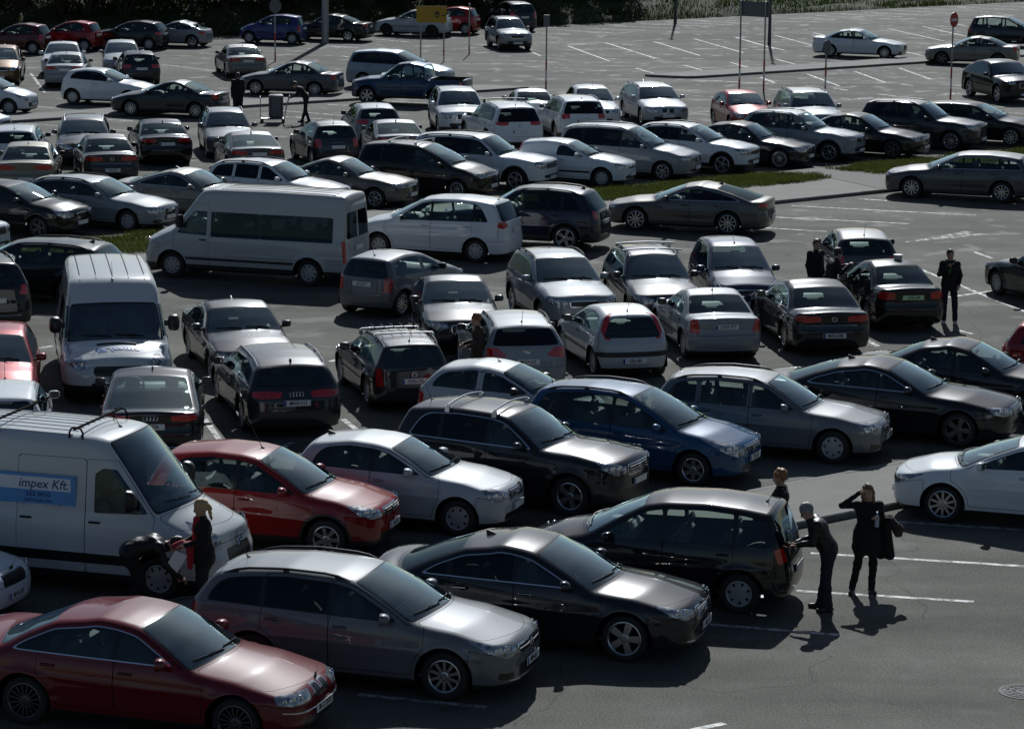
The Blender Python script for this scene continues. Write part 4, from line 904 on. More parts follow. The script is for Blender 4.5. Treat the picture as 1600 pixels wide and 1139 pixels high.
NEAR = 3
def make_car(name, key, sp, col, loc, label, cat='car', lod=2, ex=None, group=None):
    """lod 3: everything, 2: no interior trim, 1: far"""
    ex = ex or {}
    sp = dict(sp)
    sp.setdefault('h', {3: .043, 2: .053, 1: .07}[lod])
    g, parts = car_parts(key, sp)
    root = empty(name, (loc[0], loc[1], 0), R_(loc[2])); tag(root, label, cat, group)
    L, W, H = g.L, g.W, g.H
    privacy = ex.get('privacy'); sidx = {'L': 0, 'R': 0}
    doors = {}
    for n, me, side in parts:
        if n == 'seam' and lod == 1: continue
        pm = PARTMAT.get(n)
        m = pm
        if n in ('body', 'door', 'hood', 'boot_lid', 'tailgate', 'front_bumper', 'rear_bumper'): m = ex.get('bumper_mat', col) if 'bumper' in n else col
        if n == 'pillar' and ex.get('pillar_paint'): m = col
        if n == 'window_trim' and ex.get('chrome'): m = M_CHR
        if n == 'grille_trim' and not ex.get('grille_chrome', True): m = col if ex.get('grille_paint') else M_TRIM
        if n == 'side_window':
            i = sidx[side]; sidx[side] += 1
            if privacy is not None and i >= privacy: m = M_GL_D
        if n == 'rear_window' and privacy is not None: m = M_GL_D
        if n == 'rear_window' and ex.get('rear_dark'): m = M_GL_D
        if n == 'windscreen' and ex.get('ws_dark'): m = M_GL_D
        if n == 'lower_trim' and ex.get('clad_paint'): m = col
        if n == 'side_strip' and ex.get('strip_mat'): m = ex['strip_mat']
        if n == 'taillight' and ex.get('tl_mat'): m = ex['tl_mat']
        o = new_obj(NAMES.get(n, n), me, root, m)
        if n == 'door': doors.setdefault(side, []).append(o)
        if ex.get('open_door') and side == 'R' and (n == 'door' and len(doors['R']) == 1 or n == 'side_window' and sidx['R'] == 1):
            hx = L/2-g.dc-.02; ang = ex['open_door']
            o.matrix_local = Matrix.Translation((hx, -W/2+.04, 0)) @ Matrix.Rotation(R_(-ang), 4, 'Z') @ Matrix.Translation((-hx, W/2-.04, 0))
            md = o.modifiers.new('thick', 'SOLIDIFY'); md.thickness = .06 if n == 'door' else .004; md.offset = -1
            if n == 'door' and len(me.materials) < 2: me.materials.append(M_BLK)
            md.material_offset = 1
    # wheels
    st = ex.get('rim', 'ten'); wm = wheel_meshes(g.R, g.tw, st)
    for xw in (g.xF, g.xR):
        for s in (1, -1):
            yw = float(g.Yside(np.array([xw]), np.array([.6]))[0])-g.tw/2-.035
            t = new_obj('wheel', wm[0], root); t.location = (xw, s*yw, g.R); t.rotation_euler = (0, random.uniform(0, 1.2)*0, 0 if s > 0 else math.pi)
            if xw == g.xF and ex.get('steer'): t.rotation_euler[2] += R_(ex['steer'])
            new_obj('rim', wm[1], t, ex.get('rim_mat') or wm[1].materials[0])
            if lod >= 2: new_obj('brake_disc', wm[2], t)
    # wheel wells
    kw = ('wheel_well', key)
    if kw not in SMALL:
        SMALL[kw] = []
        for xw in (g.xF, g.xR):
            for s in (1, -1):
                b = MB(); n = 14; vs = []; fs = []
                for k in range(n+1):
                    a = math.pi*1.12*k/n-.06*math.pi
                    for yy in (W/2-.05, W/2-.40): vs.append((xw+(g.Ra+.005)*math.cos(a), s*yy, g.R+(g.Ra+.005)*math.sin(a)))
                for k in range(n): fs.append((2*k, 2*k+1, 2*k+3, 2*k+2))
                fs.append(tuple(2*k+1 for k in range(n+1)))
                b.add(vs, fs); SMALL[kw].append(b.mesh('wheel_housing', M_WELL))
    for me in SMALL[kw]: new_obj('wheel_housing', me, root)
    # interior
    if lod >= 1:
        zs = .30+(.12 if sp.get('gc', .19) > .22 else 0)+(0.25 if H > 2 else 0); sx = L/2-(g.dc+1.12)
        kf = ('floor', key)
        if kf not in SMALL:
            b = MB(); b.box((L/2-(g.dc+min(g.dr, L-.75))/2, 0, zs-.02), (min(g.dr, L-.75)-g.dc, W-.36, .04)); SMALL[kf] = b.mesh('cabin_floor', M_DASH)
        new_obj('cabin_floor', SMALL[kf], root)
        sm = ex.get('seat', M_SEAT)
        for y in (.36, -.36):
            o = new_obj('seat', seat_mesh(False), root, sm); o.location = (sx, y, zs)
        if ex.get('rear_seat', True) and g.kind != 'pickup':
            rows = ex.get('rows', 1)
            for i in range(rows):
                o = new_obj('rear_seat', seat_mesh(True), root, sm); o.location = (sx-(.66 if g.kind == 'sedan' else .74)-i*.85, 0, zs-(.15 if g.kind == 'sedan' else .04))
        kd = ('dash', key)
        if kd not in SMALL:
            b = MB(); zc = g.top_z(g.dc+.12)-.07
            b.rbox((L/2-g.dc-.42, 0, zc-.15), (.42, W-.66, .24), .06); b.rbox((L/2-g.dc-.62, 0, zc-.20), (.20, W-.36, .30), .06); b.rbox((L/2-g.dc-.58, .36, zc-.02), (.16, .34, .07), .03)
            b.torus((0, 0, 0), .18, .016, 'X', 20, 6)
            k = len(b.v)-20*6
            Mx = Matrix.Translation((L/2-g.dc-.68, .36, zc-.05)) @ Matrix.Rotation(R_(24), 4, 'Y')
            b.v[k:] = [tuple(Mx @ Vector(v)) for v in b.v[k:]]
            SMALL[kd] = b.mesh('dashboard', M_DASH, True)
        new_obj('dashboard', SMALL[kd], root, ex.get('dash', M_DASH))
        if lod >= 2:
            o = new_obj('interior_mirror', small('interior_mirror', lambda: MB().rbox((0, 0, 0), (.03, .22, .06), .012), M_BLK), root); o.location = (L/2-g.dw-.02, 0, g.top_z(g.dw+.02)-.16)
    # mirrors
    big = ex.get('big_mirror')
    dm = ex.get('mir_d', g.dc+.52); zm = g.zb(np.array([L/2-dm]))[0]+(.075 if not big else .28)
    for s in (1, -1):
        p = g.pt(dm, zm-.02)
        if ex.get('open_door') and s < 0: continue
        o = new_obj('wing_mirror', small('wing_mirror%d' % bool(big), mirror_mesh(big), None), root)
        me = o.data
        if not me.materials: me.materials.append(M_BLK)
        mc = ex.get('mirror', col)
        o.material_slots[0].link = 'OBJECT'; o.material_slots[0].material = mc
        o.location = (p[0], s*(p[1]+.13 if not big else p[1]+.16), zm); o.rotation_euler = (0, 0, R_(-12)*s)
        a = new_obj('mirror_arm', small('mirror_arm%d' % bool(big), arm_mesh(big), M_BLK, False), o)
        if s < 0: a.rotation_euler = (0, 0, math.pi)
        gm = new_obj('mirror_glass', small('mirror_glass%d' % bool(big), lambda: MB().rbox((-.066 if not big else -.081, 0, 0), (.006, .16 if not big else .17, .11 if not big else .28), .003), mat('mirror_silvering', (.09, .10, .11), .08, 1.0), False), o)
    # door handles, wipers, antenna
    if lod >= 2:
        for s, sd in ((1, 'L'), (-1, 'R')):
            dl = doors.get(sd, [])
            pil = g.p.get('doors') or [(0, pp) for pp in (g.pil or [2.3, 3.3])]
            for i, dobj in enumerate(dl):
                dd = pil[i][1]-.16
                zz = ex.get('handle_z', g.zb(np.array([L/2-dd]))[0]-.12)
                p = g.pt(dd, zz, .012)
                o = new_obj('handle', small('door_handle', lambda: MB().rbox((0, 0, 0), (.20, .030, .032), .012), None), dobj)
                if not o.data.materials: o.data.materials.append(M_BLK)
                o.material_slots[0].link = 'OBJECT'; o.material_slots[0].material = ex.get('handle', col); o.location = (p[0], s*p[1], p[2])
        kwp = ('wiper', key)
        if kwp not in SMALL:
            SMALL[kwp] = []; d0 = g.dc+.02; ln = .52
            for y0 in (.52, -.10):
                b = MB(); pts = []
                for k in range(6):
                    yy = y0-ln*k/5; dd = d0+.05+.03*k/5+float(g.kx(d0))*(yy/.65)**2; pts.append((L/2-dd, yy, g.top_z(dd, yy)+.018))
                b.tube(pts, .011, 5)
                b.tube([(pts[1][0]+.03, y0+.02, pts[0][2]-.01), (pts[3][0]+.012, pts[3][1]+.1, pts[3][2]+.015), pts[3]], .009, 5)
                SMALL[kwp].append(b.mesh('wiper', M_BLK))
        for me in SMALL[kwp]: new_obj('wiper', me, root)
    an = ex.get('antenna', 'whip' if lod >= 1 else None)
    if an:
        da = ex.get('ant_d', g.dr-.25)
        if an == 'whip':
            o = new_obj('antenna', small('antenna', lambda: MB().tube([(0.03, 0, 0), (0, 0, .02), (-.02, 0, .03)], [.028, .016, .008], 8).tube([(0, 0, .02), (-.10, 0, .20), (-.16, 0, .34)], [.006, .0045, .003], 6), M_BLK), root)
        else:
            o = new_obj('antenna', small('shark_fin', lambda: MB().prism([(.10, 0), (.03, .035), (-.05, .068), (-.085, .062), (-.075, 0)], -.018, .018, lambda u, v, h: (u, h*(1-.7*min(1, v/.068)), v)), M_BLK), root)
        o.location = (L/2-da, 0, g.top_z(da)-.004)
    # roof rails and bars
    if ex.get('rails'):
        kr = ('rail', key)
        if kr not in SMALL:
            res = []
            for s in (1, -1):
                b = MB(); pts = []; d0, d1 = g.dw+.12, g.dr-.15
                yr = float(g.Yside(np.array([0.]), np.array([H-.10]))[0])-.035
                for k in range(11):
                    dd = d0+(d1-d0)*k/10; lift = .05*min(1, min(k, 10-k)/1.5+.1)
                    pts.append((L/2-dd, s*(yr-.02*abs(k-5)/5), g.top_z(dd, yr)-.02+lift))
                b.tube(pts, [.012]+[.019]*9+[.012], 8)
                for k in (1, 5, 9): b.box((pts[k][0], pts[k][1], pts[k][2]-.03), (.08, .024, .06))
                res.append(b.mesh('roof_rail', M_BLK, True))
            SMALL[kr] = res
        for me in SMALL[kr]: new_obj('roof_rail', me, root, ex['rails'])
    for db_ in ex.get('bars', []):
        b = MB(); yr = float(g.Yside(np.array([0.]), np.array([H-.10]))[0])+.02; zz = g.top_z(db_, 0)+ex.get('bar_h', .085)
        arc = ex.get('bar_arc', .03)
        b.tube([(L/2-db_, y*yr, zz-arc*abs(y)**2) for y in (-1.12, -1, -.7, -.35, 0, .35, .7, 1, 1.12)] if not ex.get('bar_in') else [(L/2-db_, y*yr*.95, zz-arc*abs(y)**2) for y in (-1, -.7, -.35, 0, .35, .7, 1)], .018, 8)
        for s in (1, -1): b.box((L/2-db_, s*yr*.95, zz-arc-.06), (.09, .07, .11), taper=.7)
        new_obj('roof_bar', b.mesh('roof_bar', None, True), root, ex.get('bar_mat', M_RIM))
    # plates and badges
    fz = ex.get('fpz', .42); rz = ex.get('rpz', .80)
    if lod >= 1:
        if ex.get('fplate', True): plate(root, g.front_x(.0, fz)+.018, fz, 0, R_(0), ex.get('ftext'), green=ex.get('green', False), eu=ex.get('eu', True))
        if ex.get('rplate', True): plate(root, g.rear_x(.0, rz)-.018, rz, math.pi, 0, ex.get('rtext'), green=ex.get('green', False), eu=ex.get('eu', True))
    if ex.get('emb') and lod >= 2:
        em = small('emblem_'+ex['emb'], emblem_mesh(ex['emb']), M_CHR)
        sc = ex.get('embs', 1.0)
        if 'efz' in ex:
            o = new_obj('emblem', em, root); o.location = (g.front_x(0, ex['efz'])+.012, 0, ex['efz']); o.scale = (sc,)*3
        if 'erz' in ex:
            o = new_obj('emblem', em, root); o.location = (g.rear_x(0, ex['erz'])-.012, 0, ex['erz']); o.rotation_euler = (0, 0, math.pi); o.scale = (sc,)*3
    # grille bars
    if ex.get('gbars'):
        z0, z1, w, n = ex['gbars']; kb = ('gbar', key)
        if kb not in SMALL:
            b = MB()
            for i in range(n):
                zz = z0+(z1-z0)*(i+.5)/n
                b.tube([(g.front_x(y, zz)+.004, y, zz) for y in [w*(k/5-1) for k in range(11)]], .009, 5)
            SMALL[kb] = b.mesh('grille_bar', M_CHR, True)
        new_obj('grille_bar', SMALL[kb], root, ex.get('gbar_mat', M_CHR))
    if ex.get('rstrip'):   # bright strip across the tail
        zz, w = ex['rstrip']; b = MB(); b.tube([(g.rear_x(y, zz)-.004, y, zz) for y in [w*(k/6-1) for k in range(13)]], .011, 5)
        new_obj('rear_chrome_strip', b.mesh('rear_chrome_strip', M_CHR, True), root)
    if ex.get('fstrip'):
        zz, w, mm = ex['fstrip']; b = MB(); b.tube([(g.front_x(y, zz)+.003, y, zz+.05*(abs(y)/w)**4) for y in [w*(k/8-1) for k in range(17)]], .012, 5)
        new_obj('bumper_strip', b.mesh('bumper_strip', mm, True), root)
    if ex.get('hl_ring') and lod >= 2:
        b = None
    # projector lamps inside the headlight outline
    if lod >= 2 and sp.get('hl') is not False:
        hp = np.array(g.HLP); cq, cz = hp[:, 0].mean(), hp[:, 1].mean()
        for s in (1, -1):
            for k, rr in ((-.13, .056), (.04, .056), (.19, .036)):
                q = cq+k; lo_, hi_ = 0.3, W/2-.02
                for _ in range(30):
                    y = (lo_+hi_)/2
                    if y+.85*(L/2-g.front_x(y, cz)) < q: lo_ = y
                    else: hi_ = y
                p, n = g.proj((g.front_x(y, cz), y, cz), -.006)
                o = new_obj('headlight_bulb', small('headlight_bulb', lambda: MB().lathe([(.0, .004), (.020, .008), (.034, .012), (.044, .0), (.040, -.02)], 16, 'X'), M_CHR), root)
                o.location = (p[0], s*p[1], p[2])
                o.rotation_euler = (0, 0, s*math.atan2(n[1], n[0])); o.scale = (1, rr/.045, rr/.045)
    return root, g
# ---------------------------------------------------------------- the setting
TV, NV = Vector((.768, .640, 0)).normalized(), Vector((-.640, .768, 0)).normalized()
def tn(t, n, z=0.0): return TV*t+NV*n+Vector((0, 0, z))
def asphalt():
    m, nt, out = nmat('asphalt')
    tc = nd(nt, 'ShaderNodeTexCoord'); P = tc.outputs['Object']
    def noise(scale, detail=4.0, rough=.6):
        n = nd(nt, 'ShaderNodeTexNoise', Scale=scale, Detail=detail, Roughness=rough); nt.links.new(P, n.inputs['Vector']); return n.outputs['Fac']
    def ramp(src, a, b, c0, c1):
        r = nd(nt, 'ShaderNodeMapRange'); nt.links.new(src, r.inputs['Value']); r.inputs['From Min'].default_value = a; r.inputs['From Max'].default_value = b; r.inputs['To Min'].default_value = c0; r.inputs['To Max'].default_value = c1
        return r.outputs['Result']
    def mul(a, b):
        k = nd(nt, 'ShaderNodeMath', _operation='MULTIPLY'); nt.links.new(a, k.inputs[0]); nt.links.new(b, k.inputs[1]); return k.outputs[0]
    big = ramp(noise(.11, 3), .35, .65, .84, 1.16)
    mid = ramp(noise(1.3, 5), .3, .7, .88, 1.10)
    fine = ramp(noise(30, 4, .85), .40, .60, .62, 1.40)
    # pale stone chips in the wearing course
    v = nd(nt, 'ShaderNodeTexVoronoi', Scale=26.0); nt.links.new(P, v.inputs['Vector'])
    vr = nd(nt, 'ShaderNodeSeparateColor'); nt.links.new(v.outputs['Color'], vr.inputs['Color'])
    chip = mul(ramp(v.outputs['Distance'], .10, .24, 1.0, 0.0), ramp(vr.outputs['Red'], .90, .93, 0.0, 1.0))
    # oil stains
    oil = ramp(noise(.75, 2), .57, .66, 1.0, .70)
    # cracks: thin lines between warped cells
    wn_ = nd(nt, 'ShaderNodeTexNoise', Scale=.5, Detail=2.0); nt.links.new(P, wn_.inputs['Vector'])
    va = nd(nt, 'ShaderNodeVectorMath', _operation='MULTIPLY_ADD'); nt.links.new(wn_.outputs['Color'], va.inputs[0]); va.inputs[1].default_value = (1.6, 1.6, 1.6); nt.links.new(P, va.inputs[2])
    vc = nd(nt, 'ShaderNodeTexVoronoi', _feature='DISTANCE_TO_EDGE', Scale=.16); nt.links.new(va.outputs[0], vc.inputs['Vector'])
    crack = ramp(vc.outputs['Distance'], 0.0, .0035, .66, 1.0)
    # wheel-worn streaks along the lanes
    mp = nd(nt, 'ShaderNodeMapping'); mp.inputs['Rotation'].default_value = (0, 0, R_(-39.8)); mp.inputs['Scale'].default_value = (.035, .55, 1); nt.links.new(P, mp.inputs['Vector'])
    ns = nd(nt, 'ShaderNodeTexNoise', Scale=1.0, Detail=3.0); nt.links.new(mp.outputs['Vector'], ns.inputs['Vector'])
    streak = ramp(ns.outputs['Fac'], .36, .64, .80, 1.20)
    f = mul(mul(mul(big, mid), mul(fine, oil)), mul(crack, streak))
    base = nd(nt, 'ShaderNodeMix', _data_type='RGBA', _blend_type='MULTIPLY'); base.inputs['Factor'].default_value = 1.0; base.inputs['A'].default_value = (.120, .118, .103, 1)
    cc = nd(nt, 'ShaderNodeCombineColor')
    for ch in ('Red', 'Green', 'Blue'): nt.links.new(f, cc.inputs[ch])
    nt.links.new(cc.outputs['Color'], base.inputs['B'])
    mx = nd(nt, 'ShaderNodeMix', _data_type='RGBA'); mx.inputs['B'].default_value = (.30, .30, .28, 1); nt.links.new(base.outputs['Result'], mx.inputs['A']); nt.links.new(chip, mx.inputs['Factor'])
    b = nd(nt, 'ShaderNodeBsdfPrincipled', Roughness=.8); b.inputs['Specular IOR Level'].default_value = .06
    nt.links.new(mx.outputs['Result'], b.inputs['Base Color'])
    nt.links.new(ramp(oil, .66, 1.0, .60, .82), b.inputs['Roughness'])
    bp = nd(nt, 'ShaderNodeBump', Strength=.5, Distance=.008); nt.links.new(fine, bp.inputs['Height']); nt.links.new(bp.outputs['Normal'], b.inputs['Normal'])
    nt.links.new(b.outputs['BSDF'], out.inputs['Surface']); return m
def worn(name, col, base=None, lo=.42, hi=.60, scale=5.0):
    """road paint with worn gaps"""
    m, nt, out = nmat(name); tc = nd(nt, 'ShaderNodeTexCoord')
    n = nd(nt, 'ShaderNodeTexNoise', Scale=scale, Detail=8.0, Roughness=.7); nt.links.new(tc.outputs['Object'], n.inputs['Vector'])
    r = nd(nt, 'ShaderNodeMapRange'); r.inputs['From Min'].default_value = lo; r.inputs['From Max'].default_value = hi; nt.links.new(n.outputs['Fac'], r.inputs['Value'])
    b = nd(nt, 'ShaderNodeBsdfPrincipled', Roughness=.6); b.inputs['Base Color'].default_value = c4(col); b.inputs['Specular IOR Level'].default_value = .3
    tr = nd(nt, 'ShaderNodeBsdfTransparent'); ms = nd(nt, 'ShaderNodeMixShader')
    nt.links.new(r.outputs['Result'], ms.inputs['Fac']); nt.links.new(b.outputs['BSDF'], ms.inputs[1]); nt.links.new(tr.outputs['BSDF'], ms.inputs[2])
    nt.links.new(ms.outputs['Shader'], out.inputs['Surface']); return m
M_ASPH = asphalt()
M_LINE = worn('road_paint', (.46, .47, .45), lo=.40, hi=.64)
M_LINE2 = worn('faded_road_paint', (.32, .33, .31), lo=.34, hi=.56)
M_KERB = mat('kerb_concrete', (.16, .16, .148), .9, bump=.4, bscale=30, var=.3, vscale=3)
M_PAVE = mat('footway_asphalt', (.150, .148, .130), .9, bump=.4, bscale=70, var=.22, vscale=1.1)
def paving():
    m, nt, out = nmat('paving_blocks'); tc = nd(nt, 'ShaderNodeTexCoord')
    br = nd(nt, 'ShaderNodeTexBrick', Scale=2.4); nt.links.new(tc.outputs['Object'], br.inputs['Vector'])
    br.inputs['Color1'].default_value = (.10, .098, .086, 1); br.inputs['Color2'].default_value = (.115, .112, .097, 1); br.inputs['Mortar'].default_value = (.06, .058, .052, 1); br.inputs['Mortar Size'].default_value = .02
    b = nd(nt, 'ShaderNodeBsdfPrincipled', Roughness=.9); nt.links.new(br.outputs['Color'], b.inputs['Base Color']); nt.links.new(b.outputs['BSDF'], out.inputs['Surface']); return m
M_PAVB = paving()
def ground_sheet():
    xs = np.linspace(-420, 420, 43); ys = np.linspace(-160, 900, 54)
    V = [(x, y, 0) for y in ys for x in xs]; n = len(xs)
    T = [(j*n+i, j*n+i+1, (j+1)*n+i+1, (j+1)*n+i) for j in range(len(ys)-1) for i in range(n-1)]
    tag(new_obj('ground', mesh_np('ground', V, T, None, M_ASPH)), kind='structure')
ground_sheet()
def sheet(name, poly, z, material):
    me = bpy.data.meshes.new(name); me.from_pydata([(p[0], p[1], z) for p in poly], [], [tuple(range(len(poly)))])
    if me.polygons[0].normal.z < 0: me.flip_normals()
    me.materials.append(material); return new_obj(name, me)
def rounded_strip(t0, t1, n0, n1, skew=-1.0, k=6):
    """outline of an island between two row lines; its ends are cut along the parking angle and rounded"""
    w = n1-n0; sk = w*.49*-skew
    c = [(t0, n0), (t1, n0), (t1-sk, n1), (t0-sk, n1)]; r = min(.8, w*.35); out = []
    for i in range(4):
        a, b, d = Vector(c[i-1]), Vector(c[i]), Vector(c[(i+1) % 4])
        p0, p1 = b+(a-b).normalized()*r, b+(d-b).normalized()*r
        for j in range(k+1):
            u = j/k; out.append((p0*(1-u)**2+b*2*u*(1-u)+p1*u*u))
    return [(p.x, p.y) for p in out]
def island(name, t0, t1, n0, n1, h=.11, top=M_PAVE):
    ol = rounded_strip(t0, t1, n0, n1); P = [tn(t, n) for t, n in ol]; N = len(P)
    cen = sum(P, Vector())/N
    kw = .13
    inner = []
    for i, p in enumerate(P):
        e0 = (p-P[i-1]).normalized(); e1 = (P[(i+1) % N]-p).normalized(); tdir = (e0+e1).normalized(); nn = Vector((-tdir.y, tdir.x, 0))
        inner.append(p+nn*kw)
    me = bpy.data.meshes.new(name); me.from_pydata([(p.x, p.y, h-.006) for p in inner], [], [tuple(range(N))]); me.materials.append(top)
    root = tag(new_obj(name, me), kind='structure')
    # kerb stones of about a metre, butted along the edge
    seg = []
    for i in range(N):
        a, b, ai, bi = P[i], P[(i+1) % N], inner[i], inner[(i+1) % N]; L = (b-a).length
        m = max(1, round(L/1.0))
        for j in range(m):
            u0, u1 = j/m, (j+1)/m
            if m > 1: u0 += .004/L if j else 0; u1 -= .004/L
            if L < .02: continue
            o0, o1, i0, i1 = a.lerp(b, u0), a.lerp(b, u1), ai.lerp(bi, u0), ai.lerp(bi, u1)
            q = gpix(o0)
            if not (-60 < q[0] < 1660 and -30 < q[1] < 1180): continue
            dz = random.uniform(-.004, .004)
            ch = .02
            mb = MB(); oo0, oo1 = o0.lerp(i0, .18), o1.lerp(i1, .18)
            mb.add([(o0.x, o0.y, -.02), (o1.x, o1.y, -.02), (o1.x, o1.y, h-ch+dz), (o0.x, o0.y, h-ch+dz), (oo0.x, oo0.y, h+dz), (oo1.x, oo1.y, h+dz), (i1.x, i1.y, h+dz), (i0.x, i0.y, h+dz)], [(0, 1, 2, 3), (3, 2, 5, 4), (4, 5, 6, 7), (0, 3, 4, 7), (1, 6, 5, 2)])
            new_obj('kerb_stone', mb.mesh('kerb_stone', M_KERB), root)
    return root
def gpix(p):
    d = Vector(p)-Vector((0, 0, CAM_H)); z = d.dot(_fwd); return (PW/2+CAM_F*d.dot(_r2)/z, PH/2-CAM_F*d.dot(_u2)/z)
island('front_island', 20.0, 62.0, 33.84, 36.1)
island('planted_island', 30.0, 100.0, 64.25, 69.7)
island('far_island', 45.0, 83.2, 98.4, 100.6)
island('far_island', 92.3, 130.0, 98.3, 100.6)
# ---- painted markings (laid 4 mm above the asphalt)
PAINTN = [0]
def pline(a, b, w=.12, material=None, z=.004):
    A, B = gp(*a), gp(*b); d = (B-A).normalized(); s = Vector((-d.y, d.x, 0))*w/2
    PAINTN[0] += 1
    o = sheet('painted_line', [A-s, B-s, B+s, A+s], z+.0002*(PAINTN[0] % 9), material or M_LINE); tag(o, kind='structure'); return o
def Z(org, *pts):
    return [(org[0]+x/4, org[1]+y/4) for x, y in pts]
z3, z4 = (800, 0), (1200, 0)
for a, b in [((1267, 864), (1640, 887)), ((1244, 923), (1522, 940)), ((1105, 975), (1310, 992)), ((880, 1002), (1000, 1013)), ((1060, 1145), (1132, 1130)), ((1400, 815), (1640, 831)), ((560, 1085), (760, 1105)),
             ((1237, 322), (1526, 337)), ((1200, 339), (1420, 350)), ((1080, 350), (1291, 362)), ((1342, 311), (1386, 314)), ((1522, 394), (1550, 404)), ((1420, 414), (1475, 436)), ((1489, 442), (1640, 503)), ((1475, 466), (1549, 455)), ((1495, 516), (1520, 522)),
             ((320, 655), (352, 700)), ((536, 655), (562, 675)), ((1350, 530), (1372, 541)), ((45, 547), (82, 541)), ((515, 565), (560, 556)), ((440, 700), (460, 690)), ((560, 480), (640, 470)),
             ((30, 193), (90, 197)), ((60, 207), (85, 211)), ((170, 187), (208, 190)), ((172, 203), (206, 205)), ((400, 180), (560, 190)), ((420, 172), (548, 182)), ((512, 164), (560, 166)), ((606, 159), (670, 162)),
             ((120, 58), (175, 62)), ((48, 115), (70, 145)), ((250, 101), (335, 111)), ((40, 106), (64, 107)), ((56, 167), (96, 170)), ((508, 72), (560, 75)), ((480, 77), (510, 76)), ((535, 88), (545, 90)), ((560, 60), (640, 66)), ((580, 56), (680, 62))]:
    pline(a, b)
for a, b in [(Z(z3, (350, 290), (610, 385))), (Z(z3, (585, 270), (900, 368))), (Z(z3, (885, 262), (1175, 350))), (Z(z3, (1140, 245), (1445, 332))), (Z(z3, (1395, 235), (1640, 307))), (Z(z3, (1075, 410), (1205, 445))), (Z(z3, (1365, 392), (1490, 428))), (Z(z3, (775, 430), (950, 478))),
             (Z(z3, (180, 210), (365, 217))), (Z(z3, (330, 195), (600, 205))), (Z(z3, (500, 180), (830, 193))), (Z(z3, (640, 165), (1050, 180))), (Z(z3, (800, 152), (1265, 167))), (Z(z3, (950, 140), (1380, 158))), (Z(z3, (1100, 128), (1480, 152))),
             (Z(z3, (130, 330), (180, 352))), (Z(z3, (1510, 188), (1580, 187))), (Z(z3, (1260, 508), (1600, 525))), (Z(z3, (1555, 485), (1640, 520))),
             (Z(z4, (40, 222), (275, 285))), (Z(z4, (0, 293), (110, 318))), (Z(z4, (745, 180), (1095, 258))), (Z(z4, (970, 168), (1240, 230))), (Z(z4, (1190, 155), (1250, 168))), (Z(z4, (865, 328), (968, 350))), (Z(z4, (50, 372), (185, 408))), (Z(z4, (540, 448), (730, 517))), (Z(z4, (820, 428), (1015, 497))), (Z(z4, (245, 465), (445, 540))),
             (Z(z4, (285, 207), (350, 222))), (Z(z4, (20, 135), (215, 138))), (Z(z4, (130, 118), (415, 130))), (Z(z4, (300, 100), (610, 118))), (Z(z4, (450, 90), (800, 107))), (Z(z4, (600, 78), (990, 98))), (Z(z4, (760, 66), (1180, 86))), (Z(z4, (920, 54), (1380, 76))), (Z(z4, (1080, 42), (1560, 64))), (Z(z4, (1240, 30), (1640, 50))), (Z(z4, (40, 178), (120, 182))), (Z(z4, (830, 527), (905, 537))), (Z(z4, (410, 553), (497, 567))), (Z(z4, (690, 590), (800, 603))), (Z(z4, (1200, 680), (1600, 665))), (Z(z4, (1500, 708), (1640, 715)))]:
    pline(a, b, .13)
for a, b in [(Z(z4, (580, 440), (1160, 465))), (Z(z4, (380, 455), (1050, 493))), (Z(z4, (35, 478), (800, 515))), (Z(z4, (0, 525), (800, 517))), (Z(z3, (180, 352), (600, 338))), (Z(z3, (840, 435), (890, 422))), (Z(z3, (890, 422), (1400, 432))), (Z(z3, (680, 345), (935, 348))), (Z(z3, (0, 402), (340, 405))), (Z(z3, (130, 420), (520, 435))), (Z(z3, (330, 520), (440, 514))), (Z(z3, (610, 543), (740, 537))), (Z(z3, (680, 460), (780, 465))), (Z(z3, (640, 500), (740, 495))), (Z(z3, (1030, 575), (1190, 583))), (Z(z3, (1045, 590), (1190, 605))), (Z(z3, (960, 520), (1040, 515))), (Z(z3, (1230, 610), (1310, 606))), (Z(z4, (100, 370), (500, 376))), (Z(z4, (0, 410), (120, 412)))]:
    pline(a, b, .10, M_LINE2)
def arrow(tip, tail, wide=.55, L=1.1):
    A, B = gp(*tail), gp(*tip); d = (B-A).normalized(); s = Vector((-d.y, d.x, 0))
    h = B-d*L; w = .09
    tag(sheet('painted_arrow', [A-s*w, h-s*w, h-s*wide/2, B, h+s*wide/2, h+s*w, A+s*w], .0062, M_LINE2), kind='structure')
arrow((1404, 380), (1514, 366), .9, 3.4)
arrow((872, 72), (932, 70)); arrow((888, 70), (945, 67)); arrow((942, 77), (1003, 78)); arrow((918, 112), (946, 111))
arrow((1458, 132), (1502, 134), .8, 2.0); arrow((1320, 157), (1362, 154), .9, 2.0); arrow((1462, 150), (1500, 146), .8, 1.6); arrow((1084, 176), (1116, 174), .8, 2.0); arrow((508, 73), (560, 76), .8)
# manhole cover at the right edge
mh = empty('manhole_cover', gp(1601, 1081)); tag(mh, 'round cast iron manhole cover set in the asphalt', 'manhole')
b = MB(); b.lathe([(.36, 0), (.36, .008), (.31, .010), (.31, .004), (0, .004)], 40, 'Z'); new_obj('frame', b.mesh('frame', mat('cast_iron', (.08, .08, .075), .8, .0, bump=.3, bscale=60), False), mh)
b = MB()
for r in (.10, .19, .27): b.lathe([(r+.015, .004), (r+.015, .011), (r-.015, .011), (r-.015, .004)], 32, 'Z')
for k in range(12): b.box((.2*math.cos(k*R_(30)), .2*math.sin(k*R_(30)), .0075), (.16, .018, .007), rz=k*R_(30))
new_obj('lid', b.mesh('lid', mat('cast_iron_light', (.10, .10, .095), .8, .0), False), mh)

